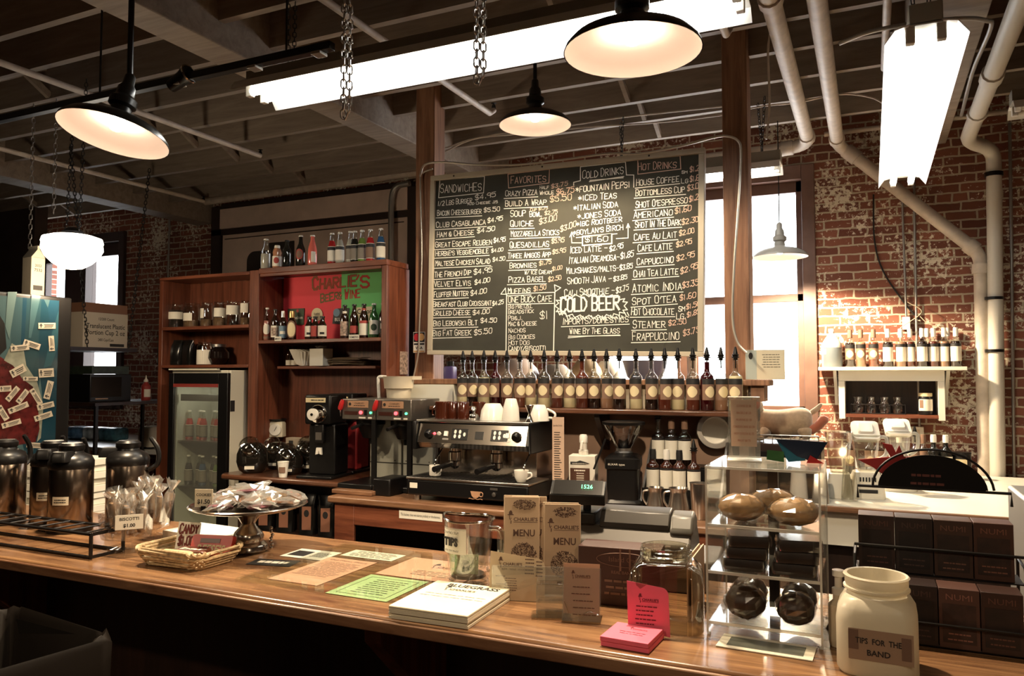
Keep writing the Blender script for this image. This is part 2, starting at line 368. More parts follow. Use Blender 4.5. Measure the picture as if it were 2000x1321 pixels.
# the row of pendants on the customers' side of the counter
for x, lb in ((-2.9, 'pendant lamp on the customer side nearest the airpots'), (-1.0, 'pendant lamp on the customer side facing the menus'), (.85, 'pendant lamp on the customer side facing the tea rack')): pendant((x, -.15, 2.62), 17, lb)
# opal globe on chains
gp = V((0, 0, EYE)) + (FW + RT * ((141 - 1000) / FPX) + UP * ((660 - 492) / FPX)) * 4.75
t = thing('opal_globe_lamp', 'white opal glass schoolhouse lamp hanging on chains before the far dark window', 'lamp', tuple(gp))
MB().lathe([(0, -.11), (.06, -.1), (.11, -.07), (.15, -.03), (.172, .015), (.168, .05), (.172, .06), (.165, .085), (.12, .1), (.06, .105)], 32).build('glass_globe', M('glowing opal glass', (1, .93, .78), .3, emit=3.2), t)
MB().lathe([(.062, .1), (.062, .125), (.03, .15), (.0, .155)], 20).build('fitter', m_blackm, t)
lamp('globe_light', 'POINT', (0, 0, -.16), 24, WARM, .12, parent=t)
def chain_mb(mb, a, b, L=.03, r=.0026, wd=.0085):
    a, b = V(a), V(b); d = b - a; n = max(2, int(d.length / (L - 2.2 * r))); dn = d.normalized(); u = dn.orthogonal().normalized(); v = dn.cross(u)
    for i in range(n):
        c = a + d * ((i + .5) / n); s_ = u if i % 2 else v; hl = L / 2 - wd
        ring = [c + dn * (hl * (1 if math.sin(q) > 0 else -1) + wd * math.sin(q)) + s_ * wd * math.cos(q) for q in [2 * PI * (k + .5) / 10 for k in range(10)]]
        mb.tube(ring, r, 5, closed=True)
    return mb
chain_mb(MB(), (-.06, 0, .13), (-.16, .1, 3.42 - gp.z)).build('suspension_chain', m_blackm, t); chain_mb(MB(), (.06, 0, .13), (.02, .05, 3.5 - gp.z)).build('suspension_chain', m_blackm, t)
# fluorescent fixtures
def fluor(name_label, loc, L, rz, hang, wd=.15, dim=1.0, glow=True, tubes=m_tube):
    t = thing('fluorescent_fixture', name_label, 'light fixture', loc, rz, 'twin tube fluorescent fixtures')
    h = L / 2
    b = MB(); b.box(-h, h, -.055, .055, .055, .135); b.build('housing', M('fixture housing', (.30, .28, .23), .5), t, bevel=.004)
    poly = [(-wd, .0), (-wd + .035, .048), (-.055, .058), (.055, .058), (wd - .035, .048), (wd, 0), (wd, .004), (wd - .034, .053), (.055, .063), (-.055, .063), (-wd + .034, .053), (-wd, .004)]
    MB().prism(poly, -h, h, 'yz').build('reflector', m_refl, t)
    for s in (-1, 1):
        q = MB(); q.tube([(-h + .04, s * .05, .022), (h - .04, s * .05, .022)], .019, 12); q.build('tube', tubes, t)
        for e in (-1, 1):
            q = MB(); q.box(e * h - e * .045, e * h - e * .012, s * .05 - .016, s * .05 + .016, -.002, .06); q.build('lamp_holder', m_white, t, bevel=.004)
    for e in (-.8, .8):
        chain_mb(MB(), (e * h, -.02, .135), (e * h + .03, -.06, hang - loc[2])).build('suspension_chain', m_blackm, t); chain_mb(MB(), (e * h, .02, .135), (e * h - .03, .06, hang - loc[2])).build('suspension_chain', m_blackm, t)
    return t
fluor('long lit twin tube fluorescent fixture hanging across the room before the chalkboard', (-1.62, 2.97, 3.05), 2.44, 0, 3.55, .165)
fluor('lit fluorescent fixture seen end on, hanging beside the diagonal white pipe', (.205, 4.28, 2.85), 2.40, PI / 2, 3.55, .135, tubes=m_tube2)
fluor('lit fluorescent fixture hanging behind the post in front of the tall window', (-1.15, 5.5, 3.04), 1.25, 0, 3.55, .13, tubes=m_tube2)
fluor('unlit grey fluorescent fixture hanging over the white drain pipe clamps', (1.42, 5.4, 3.21), 1.25, 0, 3.55, .13, tubes=m_white)
# loose double chains
for x, zb, lb in ((-1.675, 2.56, 'double steel chain hanging loose, the longer of the two before the long fixture'), (-1.141, 2.60, 'double steel chain hanging loose, the shorter of the two before the long fixture')):
    c = MB(); chain_mb(c, (-.008, 0, 3.55 - zb), (-.008, 0, 0), .034, .003, .0095); chain_mb(c, (.014, .005, 3.55 - zb), (.014, .005, .02), .034, .003, .0095)
    c.tube([(-.008, 0, .005), (.0, 0, -.008), (.014, 0, .02)], .003, 6)
    tag(c.build('hanging_chain', m_steel, None, (x, 2.2, zb)), lb, 'chain', 'loose hanging chains')
for px, py, z1, lb in ((57, 520, 2.32, 'long thin chain hanging down before the far dark partition'), (105, 400, 2.75, 'short thin chain hanging beside the globe lamp')):
    p = at(px, py, Y=3.43); tag(chain_mb(MB(), (0, 0, 3.55 - z1), (0, 0, 0), .04, .003, .01).build('hanging_chain', m_dsteel, None, (p.x, 3.43, z1)), lb, 'chain')
t = thing('track_light_rail', 'black metal track rail hanging under the joists with small clips', 'track rail', (-3.1, 2.6, 3.03))
MB().box(-3.2, 1.05, -.02, .02, 0, .035).build('rail', m_black, t, bevel=.003)
for x in (-.55, .15, .62, .98): MB().box(x - .025, x + .025, -.026, .026, -.014, .0).build('clip', m_galv, t, bevel=.003)
for x in (-2.0, -.4, .8): MB().tube([(x, 0, .03), (x, 0, .52)], .005, 6).build('hanger_rod', m_blackm, t)
t = thing('track_spotlight', 'black track spotlight with a shiny rim on the ceiling rail', 'spotlight', (-2.98, 2.6, 3.03))
MB().at(ry=R(70)).lathe([(0, -.02), (.03, -.02), (.035, .06), (.045, .1), (.047, .105), (.038, .1), (0, .07)], 16).build('lamp_can', m_black, t)
MB().at(ry=R(70)).lathe([(.04, .1), (.047, .1), (.047, .108), (.04, .108)], 16).build('rim', m_chrome, t)
# ------------------------------------------------ pipes, conduits and cables
def pipe(name, pts, r, mat, label, cat='pipe', group=None, fits=()):
    p0 = V(pts[0]); b = MB(); b.tube([V(p) - p0 for p in pts], r, 12)
    o = tag(b.build(name, mat, None, p0), label, cat, group)
    for i, f in enumerate(fits):
        a, c = V(f[0]) - p0, V(f[1]) - p0; MB().tube([a, c], r * 1.22, 12).build('pipe_fitting', f[2] if len(f) > 2 else mat, o)
    return o
el = lambda a, b, c, n=5: [V(a).lerp(V(b), t).lerp(V(b).lerp(V(c), t), t) for t in [k / n for k in range(n + 1)]]
pipe('drain_pipe', [(-.41, -.5, 3.49), (-.41, 6.35, 3.49)] + el((-.41, 6.35, 3.49), (-.41, 6.5, 3.48), (-.55, 6.5, 3.47)) + [(-1.9, 6.5, 3.44)], .05, m_pipe, 'brown white drain pipe under the joists turning off at an elbow above the window', fits=[((-.41, 6.27, 3.49), (-.41, 6.36, 3.49)), ((-.53, 6.5, 3.472), (-.62, 6.5, 3.468)), ((-.41, 3.86, 3.49), (-.41, 3.93, 3.49))])
pipe('drain_pipe', [(-.2, -.5, 3.47), (-.2, 6.45, 3.47)] + el((-.2, 6.45, 3.47), (-.2, 6.57, 3.46), (-.1, 6.57, 3.38)) + [(.70, 6.57, 2.585), ] + el((.70, 6.57, 2.585), (.755, 6.57, 2.53), (.75, 6.57, 2.44)) + [(.735, 6.57, .0)], .048, m_pipe, 'white drain pipe running down the brick wall on a diagonal to a vertical leg', fits=[((-.2, 6.36, 3.47), (-.2, 6.45, 3.47)), ((-.14, 6.57, 3.42), (-.06, 6.57, 3.34)), ((.67, 6.57, 2.615), (.72, 6.57, 2.565)), ((.751, 6.57, 2.46), (.749, 6.57, 2.39))])
pipe('drain_pipe', [(.66, -.5, 3.42), (.66, 6.2, 3.33)] + el((.66, 6.2, 3.33), (.66, 6.35, 3.325), (.74, 6.42, 3.31)) + el((.74, 6.42, 3.31), (.85, 6.52, 3.3), (.845, 6.52, 3.2)) + [(.80, 6.52, 0)], .05, m_white, 'white drain pipe dropping straight down the brick wall with black clamps', fits=[((.66, 5.0, 3.346), (.66, 5.12, 3.345)), ((.66, 5.7, 3.337), (.66, 5.74, 3.336)), ((.844, 6.52, 3.12), (.843, 6.52, 3.09), m_black), ((.823, 6.52, 2.21), (.8228, 6.52, 2.19), m_black), ((.816, 6.52, 1.83), (.8158, 6.52, 1.81), m_black), ((.8, 6.52, .80), (.8, 6.52, .77), m_black)])
pipe('wall_pipe', [(-7.2, 6.58, 3.66), (-4.0, 6.58, 3.69)], .045, m_pipe, 'pinkish pipe running level along the brick above the freight door')
pipe('wall_pipe', [(-.3, 6.62, 3.58), (2.9, 6.62, 3.6)], .02, m_pipe, 'thin level pipe along the top of the brick wall')
for pts, lb in (([(-2.36, 2.6, 3.46), (-2.36, 4.72, 3.46), (-2.36, 4.78, 3.5)], 'thin sprinkler pipe ending in a head between post and pendant'), ([(-4.55, -1, 3.46), (-4.55, 4.85, 3.46)], 'thin sprinkler pipe crossing under the joists over the black rail'), ([(-6.3, -1, 3.46), (-6.3, 5.9, 3.46)], 'thin sprinkler pipe crossing under the joists close to the far beam'), ([(-.64, 2.5, 3.4), (-.64, 4.0, 3.4), (-.64, 4.1, 3.47)], 'short pipe with a sprinkler head beside the sunlit post top'), ([(.11, 0, 3.46), (.11, 5.0, 3.46)], 'dull sprinkler pipe running above the end-on fluorescent fixture')):
    o = pipe('sprinkler_pipe', pts, .02, m_pipe, lb, group='sprinkler pipes')
    e = V(pts[-1]) - V(pts[0]); q = MB().at(e); q.lathe([(0, 0), (.014, 0), (.014, .03), (.006, .045), (.02, .05), (0, .055)], 10); q.build('sprinkler_head', m_blackm, o)
cp = lambda L, **k: smooth_path([at(p, q, **k) for p, q in L], 5)
pipe('conduit', cp([(1640, 85), (1700, 62), (1790, 45), (1880, 36), (1925, 40), (1935, 55), (1900, 140), (1878, 225)], Z=3.38), .011, m_galv, 'bent steel conduit looping round behind the end-on fixture')
pipe('conduit', [at(1763, 380, Y=6.67), at(1763, 420, Y=6.67), at(1770, 618, Y=6.67)], .008, m_galv, 'thin steel conduit dropping to the junction box over the bottle shelf')
pipe('conduit', [at(1785, 300, Y=6.67), at(1786, 420, Y=6.67), at(1790, 640, Y=6.67), at(1796, 845, Y=6.67)], .009, m_galv, 'straight steel conduit running down the brick behind the shelf to the outlet')
pipe('conduit', [at(1972, 240, Y=6.66), at(1976, 500, Y=6.66), at(1981, 960, Y=6.66)], .011, m_galv, 'steel conduit down the brick just beside the white pipe with clamps')
pipe('conduit', cp([(322, 418), (330, 425), (331, 440), (328, 545)], Y=6.66), .012, m_galv, 'pale conduit dropping down the dark brick above the shelving')
pipe('conduit', cp([(800, 358), (775, 365), (765, 390), (764, 470), (764, 525)], Y=6.56), .03, m_galv, 'thick grey conduit bending down in front of the freight door')
pipe('power_cord', cp([(1706, 380), (1708, 470), (1725, 530), (1765, 590), (1795, 625)], Y=6.68), .006, m_cord, 'dark cord running down the brick to the tangle over the shelf', 'cord')
for L_, lb in (([(1797, 618), (1812, 632), (1835, 640), (1841, 650)], 'tangle'), ([(1772, 590), (1800, 610), (1760, 640), (1752, 655)], 'tangle')):
    pipe('string', cp(L_, Y=6.6), .003, M('twine', (.5, .42, .3), .8), 'thin pale string hanging over the bottle shelf %s' % ('towards the pipe' if L_[0][0] > 1780 else 'under the junction box'), 'string')
m_arm = M('armoured cable', (.6, .56, .48), .35, .7)
pipe('armoured_cable', cp([(820, 345), (830, 322), (866, 317), (930, 322), (1010, 322), (1100, 312), (1190, 300), (1240, 301), (1300, 292), (1350, 280), (1395, 268), (1420, 266), (1441, 275), (1447, 300), (1442, 400), (1434, 520), (1431, 620), (1440, 668), (1458, 690)], Y=4.535), .0075, m_arm, 'shiny armoured cable draped along the chalkboard top and down the post', 'cable')
pipe('armoured_cable', cp([(845, 330), (826, 338), (821, 352), (824, 500), (819, 640), (817, 690), (806, 745)], Y=4.585), .006, m_arm, 'thin pale cable running down the post beside the card sign', 'cable')
for i, (L_, lb) in enumerate((([(868, 290), (930, 270), (1010, 262), (1130, 250), (1300, 238), (1411, 225)], 'pair of pale cables stapled along the joist above the chalkboard'), ([(870, 296), (940, 268), (1120, 244), (1210, 230), (1411, 208)], 'thin pale cable looping along the joist above the pair'), ([(1466, 212), (1500, 206), (1560, 200), (1640, 184), (1700, 190), (1730, 205)], 'pale cable sagging between the two brown drain pipes and the fixture'), ([(1500, 0), (1506, 50), (1500, 100), (1503, 200), (1497, 272)], 'white cord hanging down past the brown drain pipe'))):
    pipe('ceiling_cable', cp(L_, Y=5.45) if i < 3 else cp(L_, Y=4.4), .006, m_pipe, lb, 'cable')
# ------------------------------------------------ posts, half wall and the chalkboard
PT = 'square rough wooden post '
o = MB().box(-.075, .075, 0, .15, 0, 3.8).build('wooden_post', m_post, None, (-2.81, 4.6, 0), bevel=.006); tag(o, PT + 'holding the end of the chalkboard with the card sign', 'post', 'wooden posts')
o = MB().box(-.072, .072, 0, .15, 0, 3.8).build('wooden_post', m_post, None, (-.695, 4.6, 0), bevel=.006); tag(o, PT + 'standing in front of the tall bright window', 'post', 'wooden posts')
GL = {k: [[(int(w_[i]), int(w_[i + 1])) for i in range(0, len(w_), 2)] for w_ in v.split()] for k, v in {
 'A': '002640 1232', 'B': '0006364544330 3'.replace(' ', '') + ' 3342413000', 'C': '4536160501103041', 'D': '00062644422000', 'E': '40000646 0333', 'F': '000646 0333',
 'G': '453616050110304143 4323', 'H': '0006 4046 0343', 'I': '2026', 'J': '4641301001', 'K': '0006 460340', 'L': '060040', 'M': '0006234640', 'N': '00064046',
 'O': '100105163645413010', 'P': '00063645443303', 'Q': '100105163645413010 2240', 'R': '00063645443303 1340', 'S': '453616050413334241301001', 'T': '0646 2026', 'U': '060110304146',
 'V': '062046', 'W': '0610243046', 'X': '0046 0640', 'Y': '062346 2320', 'Z': '06460040', '0': '100105163645413010', '1': '2620', '2': '05163645440040', '3': '064623334241301001',
 '4': '30360242', '5': '460604344341301001', '6': '3616050110304142331302', '7': '064610', '8': '13040516364544331302011030414233', '9': '44331304051636454020'[:18],
 '$': '453616050413334241301001 2720', '.': '1011', ',': '1100', '/': '0046', '-': '0343', '&': '40040516263503011030 43'.replace(' ', ''), "'": '1604', '*': '2125 0442 0244'}.items()}
def chalk(mb, s, a, b, h, m=0, th=.0042, jit=.05, caps=1.18):
    """hand lettering along the line a-b on the board, h tall"""
    a, b = V(a), V(b); d = b - a; n = sum({' ': .55, '.': .45, "'": .4, 'I': .55, '1': .6}.get(c, 1) for c in s); step = d.length / max(1, n); dn = d.normalized(); g = random.Random(len(s) * 31 + ord(s[0])); x = 0
    first = True
    for c in s:
        w_ = {' ': .55, '.': .45, "'": .4, 'I': .55, '1': .6}.get(c, 1) * step
        if c in GL:
            hh = h * (caps if first and c.isalpha() else g.uniform(.9, 1.04)); ww = step * .74; sl = g.uniform(-.04, .1)
            ox = -step * .22 if c in 'I1' else 0
            for st in GL[c]:
                P = []
                for (u, v) in st:
                    q = a + dn * (x + ox + ww * (u / 4 + g.uniform(-jit, jit)) + hh * v / 6 * sl); P.append(V((q.x, 0, q.z + hh * (v / 6 + g.uniform(-jit, jit) * .6))))
                stroke(mb, P, th * g.uniform(.85, 1.15), m)
        first = c == ' '
        x += w_
SK = [0]
def stroke(mb, P, th, m=0):
    for p, q in zip(P, P[1:]):
        e = q - p
        if e.length < 1e-5: continue
        e.normalize(); SK[0] += 1; p = p - V((0, (SK[0] % 11) * 3e-5, 0)); q = q - V((0, (SK[0] % 11) * 3e-5, 0)); nn = V((-e.z, 0, e.x)) * th / 2; e = e * th * .4
        mb.add([p - e - nn, p - e + nn, q + e + nn, q + e - nn], [(0, 1, 2, 3)], m)
BX0, BX1, BZ0, BZ1, BY = -2.735, -.868, 1.768, 3.0, 4.55
cb = thing('chalkboard', 'wide framed chalkboard menu covered in chalk lists of food and drink prices', 'chalkboard', (0, 0, 0))
m_slate = M('chalk dusted slate', (.044, .043, .032), .85, var=.28, vscale=3.2)
box('writing_surface', m_slate, BX0 + .02, BX1 - .02, BY, BY + .02, BZ0 + .02, BZ1 - .02, cb)
m_bf = M('board frame', (.50, .44, .33), .5)
f = MB()
for q in ((BX0, BX1, BZ1 - .035, BZ1), (BX0, BX1, BZ0, BZ0 + .03), (BX0, BX0 + .035, BZ0 + .03, BZ1 - .035), (BX1 - .035, BX1, BZ0 + .03, BZ1 - .035)): f.box(q[0], q[1], BY - .018, BY + .03, q[2], q[3])
f.build('frame', m_bf, cb, bevel=.003)
def P2(cx, cy): 
    p = at(830 + cx / 3.146, 280 + cy / 3.146, Y=BY - .002); return V((p.x, 0, p.z))
m_ch = M('white chalk', (.88, .86, .76), .95); m_chp = M('pink chalk', (.74, .52, .40), .95)
W_, Pk = MB(), MB()
rows = [  # text, start x,y, end x,y, cap height, pink
 ('SANDWICHES', 95, 305, 355, 290, 46, 0), ('1/2 LBS BURGER', 80, 385, 292, 365, 28, 0), ('$4.95', 308, 350, 440, 326, 30, 0), ('ADD CHEESE .25', 262, 380, 450, 366, 14, 0),
 ('BACON CHEESEBURGER', 76, 445, 350, 432, 28, 0), ('$5.50', 362, 424, 465, 415, 26, 0), ('CLUB CASABLANCA', 70, 518, 378, 498, 28, 0), ('$4.95', 385, 490, 482, 472, 28, 0),
 ('HAM & CHEESE', 75, 578, 305, 560, 28, 0), ('$4.50', 320, 553, 435, 535, 28, 0), ('GREAT ESCAPE REUBEN', 66, 640, 415, 622, 28, 0), ('$4.95', 422, 612, 498, 602, 28, 0),
 ("HERBIE'S VEGGIEMOBILE", 66, 693, 395, 675, 26, 0), ('$4.00', 408, 672, 484, 662, 22, 0), ('MALTESE CHICKEN SALAD', 64, 755, 405, 738, 28, 0), ('$4.50', 416, 728, 496, 718, 24, 0),
 ('THE FRENCH DIP', 58, 825, 288, 808, 28, 0), ('$4.95', 300, 808, 418, 790, 32, 0), ('VELVET ELVIS', 58, 882, 286, 874, 30, 0), ('$4.00', 305, 870, 404, 850, 28, 0),
 ('FLUFFER NUTTER', 56, 946, 268, 936, 28, 0), ('$4.00', 280, 938, 384, 918, 30, 0), ('BREAKFAST CLUB CROISSANT', 52, 1005, 412, 996, 27, 0), ('$4.25', 414, 1000, 486, 985, 26, 0),
 ('GRILLED CHEESE', 52, 1060, 282, 1054, 28, 0), ('$4.00', 294, 1056, 402, 1044, 28, 0), ('BIG LEBOWSKI BLT', 52, 1124, 326, 1116, 28, 0), ('$4.50', 342, 1104, 446, 1100, 28, 0),
 ('BIG FAT GREEK', 50, 1185, 288, 1178, 30, 0), ('$5.50', 302, 1180, 418, 1166, 32, 0),
 ('FAVORITES', 528, 248, 750, 236, 38, 1), ('CRAZY PIZZA', 494, 326, 694, 315, 30, 0), ('HALF', 706, 282, 764, 280, 18, 0), ('$3.75', 776, 278, 882, 256, 24, 1), ('WHOLE', 706, 316, 796, 312, 20, 0), ('$6.75', 808, 316, 922, 300, 34, 1),
 ('BUILD A WRAP', 494, 388, 752, 376, 30, 0), ('$5.50', 768, 362, 908, 346, 36, 1), ('SOUP', 526, 452, 626, 446, 34, 0), ('CUP', 648, 418, 690, 414, 15, 1), ('$1.75', 698, 412, 758, 404, 18, 1), ('BOWL', 644, 452, 722, 448, 28, 0), ('$2.75', 736, 442, 818, 430, 24, 1),
 ('QUICHE', 526, 512, 672, 508, 32, 0), ('$3.00', 702, 500, 816, 470, 34, 1), ('MOZZARELLA STICKS', 530, 574, 828, 562, 30, 0), ('$3.00', 832, 546, 934, 508, 34, 1), ('QUESADILLAS', 522, 644, 768, 634, 32, 0), ('$5.95', 778, 616, 860, 606, 28, 1),
 ('THREE AMIGOS APP', 510, 708, 776, 698, 28, 0), ('$5.95', 784, 682, 870, 668, 26, 1), ('BROWNIES', 522, 768, 690, 762, 28, 0), ('$1.75', 702, 752, 780, 738, 26, 1), ('W/ ICE CREAM', 612, 806, 782, 802, 22, 0), ('$1.00', 782, 786, 846, 772, 24, 1),
 ('PIZZA BAGEL', 514, 856, 746, 850, 30, 0), ('$2.50', 758, 852, 842, 836, 28, 1), ('MUFFINS', 512, 924, 652, 918, 28, 0), ('$1.50', 668, 910, 748, 896, 28, 1), ('ONE BUCK CAFE', 512, 980, 786, 972, 34, 0),
 ('BIG PRETZEL', 512, 1018, 664, 1012, 22, 0), ('BREADSTICK', 512, 1050, 672, 1042, 22, 0), ('PB&J.', 512, 1088, 600, 1086, 24, 0), ('$1', 706, 1080, 764, 1080, 48, 0), ('MAC & CHEESE', 514, 1124, 690, 1118, 24, 0), ('NACHOS', 514, 1166, 622, 1160, 24, 0), ('BIG COOKIES', 514, 1206, 678, 1200, 24, 0), ('HOT DOG', 514, 1240, 646, 1238, 24, 0), ('CANDY/BISCOTTI', 514, 1276, 748, 1270, 26, 0),
 ('COLD DRINKS', 968, 218, 1226, 186, 42, 0), ('*FOUNTAIN PEPSI', 926, 302, 1264, 270, 36, 0), ('*ICED TEAS', 944, 354, 1184, 336, 32, 0), ('*ITALIAN SODA', 914, 414, 1192, 390, 32, 0), ('*JONES SODA', 938, 466, 1210, 440, 32, 0), ('*IBC ROOTBEER', 930, 512, 1216, 480, 28, 0), ("*BOYLAN'S BIRCH", 910, 566, 1224, 530, 30, 0),
 ('$1.60', 984, 608, 1132, 602, 32, 0), ('ICED LATTE -', 892, 676, 1124, 660, 34, 0), ('$2.95', 1134, 668, 1224, 640, 32, 0), ('ITALIAN CREAMOSA-', 884, 740, 1200, 716, 34, 0), ('$1.85', 1202, 712, 1286, 694, 36, 0), ('MILKSHAKES/MALTS-', 872, 802, 1196, 782, 32, 0), ('$3.85', 1196, 782, 1280, 766, 32, 0),
 ('SMOOTH JAVA -', 876, 866, 1152, 848, 34, 0), ('$3.85', 1158, 850, 1246, 832, 28, 0), ('CALI SMOOTHIE -', 858, 942, 1172, 922, 36, 0), ('$3.75', 1174, 924, 1254, 900, 34, 0), ('IMPORTS/DOMESTICS', 846, 1114, 1256, 1098, 32, 0), ('WINE BY THE GLASS', 890, 1172, 1200, 1168, 30, 0),
 ('HOT DRINKS', 1312, 166, 1550, 150, 38, 1), ('HOUSE COFFEE', 1300, 262, 1566, 234, 34, 0), ('SM', 1578, 186, 1616, 184, 14, 0), ('$1.25', 1628, 178, 1708, 162, 32, 1), ('LG', 1576, 246, 1622, 242, 24, 0), ('$1.60', 1628, 238, 1706, 222, 34, 1), ('BOTTOMLESS CUP', 1294, 324, 1602, 300, 32, 0), ('$3.00', 1612, 294, 1708, 270, 34, 1),
 ("SHOT O'ESPRESSO", 1294, 398, 1618, 366, 34, 0), ('$1.25', 1624, 362, 1702, 336, 34, 1), ('AMERICANO', 1284, 462, 1528, 440, 36, 0), ('$1.60', 1536, 434, 1642, 412, 34, 1), ('SHOT IN THE DARK', 1292, 520, 1578, 502, 34, 0), ('$2.30', 1578, 502, 1686, 480, 34, 1), ('CAFE AU LAIT', 1286, 598, 1554, 578, 34, 0), ('$2.00', 1562, 570, 1660, 548, 32, 1),
 ('CAFE LATTE', 1310, 666, 1526, 650, 36, 0), ('$2.95', 1544, 640, 1646, 614, 32, 1), ('CAPPUCCINO', 1304, 748, 1532, 732, 34, 0), ('$2.95', 1546, 726, 1664, 694, 34, 1), ('CHAI TEA LATTE', 1282, 824, 1560, 804, 36, 0), ('$2.95', 1570, 806, 1684, 764, 36, 1), ('ATOMIC INDIA', 1276, 916, 1586, 900, 42, 0), ('$3.35', 1582, 892, 1684, 870, 36, 1),
 ("SPOT O'TEA", 1274, 994, 1552, 974, 38, 0), ('$1.60', 1566, 968, 1670, 946, 34, 1), ('HOT CHOCOLATE', 1268, 1056, 1536, 1052, 38, 0), ('SM', 1558, 1034, 1602, 1030, 26, 0), ('$1.50', 1606, 1022, 1694, 996, 30, 1), ('LG.', 1546, 1082, 1606, 1078, 32, 0), ('$1.85', 1610, 1072, 1692, 1044, 30, 1), ('STEAMER', 1278, 1136, 1484, 1132, 40, 0), ('$2.50', 1496, 1122, 1612, 1108, 32, 1), ('FRAPPUCCINO', 1276, 1212, 1568, 1206, 44, 0), ('$3.75', 1586, 1186, 1690, 1160, 36, 1)]
for s, xa, ya, xb, yb, h, pk in rows:
    a, b = P2(xa, ya), P2(xb, yb); hh = (P2(xa, ya - h) - a).z
    chalk(Pk if pk else W_, s, a, b, hh, th=.0041 if h > 25 else .0032)
    if (s[0].isalpha() and h > 25 and len(s) > 4 and s.split()[0] not in ('SANDWICHES', 'FAVORITES', 'ONE', 'COLD', 'HOT') and s[-1] not in '-' and (xa < 500 or xa > 1260 or 490 < xa < 540)) or s in ('HOT CHOCOLATE', 'WINE BY THE GLASS', 'IMPORTS/DOMESTICS'):
        e = P2(xa - 8, ya + 14); e2 = P2(xb, yb + 14); stroke(W_, [e, e2], .005)
def poly(L, m=W_, th=.005): stroke(m, [P2(*p) for p in L], th)
poly([(84, 335), (92, 225), (366, 204), (360, 305), (84, 335)]); poly([(514, 275), (510, 190), (765, 160), (762, 244), (514, 275)], Pk); poly([(955, 230), (955, 145), (1232, 115), (1238, 195), (1283, 195), (1283, 270)]); poly([(1010, 236), (1222, 204)]); poly([(1014, 228), (1218, 212)])
poly([(955, 230), (914, 240), (914, 258)]); poly([(1308, 190), (1308, 100), (1568, 78), (1572, 158), (1308, 190)], Pk)
poly([(500, 926), (800, 916)]); poly([(502, 930), (498, 1280), (790, 1286), (798, 920)], th=.007); poly([(510, 990), (790, 984)]); poly([(466, 928), (494, 890), (498, 928), (466, 928)]); poly([(796, 870), (834, 888), (800, 912), (796, 870)])
poly([(968, 628), (968, 572), (1148, 558), (1148, 616), (968, 628)], th=.008); poly([(900, 560), (902, 612), (960, 612)]); poly([(890, 576), (902, 546), (916, 574)]); poly([(1176, 586), (1248, 582), (1248, 500)]); poly([(1238, 520), (1248, 494), (1258, 518)]); poly([(930, 580), (1180, 556)])
poly([(880, 1196), (1000, 1186), (1196, 1178)])
# the starburst and the fat letters of COLD BEER
bur = []
for i in range(46):
    a = 2 * PI * i / 46; k = 1.04 if i % 2 else .94; bur.append((1022 + 215 * math.cos(a) * k, 1000 - 62 * math.copysign(abs(math.sin(a)) ** .6, math.sin(a)) * (1.25 if i % 2 else .92)))
poly(bur + [bur[0]], th=.006)
a, b = P2(834, 1036), P2(1204, 1020); FB = MB(); chalk(FB, 'COLD BEER', a, b, .085, th=.012, jit=.02, caps=1.05); FB.build('chalk_lettering', m_ch, cb, (0, BY - .0034, 0))
def poly_hatch():
    g = random.Random(3)
    for i in range(26):
        x = 818 + i * 17; y = 1072 if 860 < x < 1210 else 1046
        poly([(x, y + g.uniform(-18, 0)), (x + 10, y + g.uniform(4, 14))], th=.006)
poly_hatch()
W_.build('chalk_lettering', m_ch, cb, (0, BY - .0022, 0)); Pk.build('chalk_lettering', m_chp, cb, (0, BY - .0022, 0))['label'] = 'pink chalk headings and prices'
sc = MB()
for x in (-2.55, -1.9, -1.2): sc.tube([(x, BY - .0195, BZ1 - .017), (x, BY - .017, BZ1 - .017)], .006, 8)
sc.build('screw', m_blackm, cb)
bc = V(((BX0 + BX1) / 2, BY, (BZ0 + BZ1) / 2)); TB = MX.Translation(bc) @ MX.Rotation(R(1.0), 4, 'Y') @ MX.Translation(-bc)   # the board hangs a little crooked
for c in cb.children:
    if not c.name.startswith('chalk_lettering'): c.matrix_basis = TB @ c.matrix_basis
# ------------------------------------------------ bottles, used all over the bar
def wrap(mb, r, a0, a1, z0, z1, m=0, n=8):
    """a label curved round a bottle, facing -Y at 270 degrees"""
    vs = []
    for i in range(n + 1):
        a = R(a0 + (a1 - a0) * i / n); vs += [(r * math.cos(a), r * math.sin(a), z0), (r * math.cos(a), r * math.sin(a), z1)]
    return mb.add(vs, [(2 * i, 2 * i + 2, 2 * i + 3, 2 * i + 1) for i in range(n)], m)
def wrap_oval(mb, r, ac, aw, zc, zh, m=0, n=20, wav=.06):
    vs, fs, K = [], [], 4
    for q in range(K + 1):
        for i in range(n):
            t = 2 * PI * i / n; k = (1 + wav * math.cos(4 * t)) * max(.02, q / K); a = R(ac + aw * math.cos(t) * k); vs.append((r * math.cos(a), r * math.sin(a), zc + zh * math.sin(t) * k))
    for q in range(K):
        for i in range(n): j = (i + 1) % n; fs.append((q * n + i, (q + 1) * n + i, (q + 1) * n + j, q * n + j))
    return mb.add(vs, fs, m)
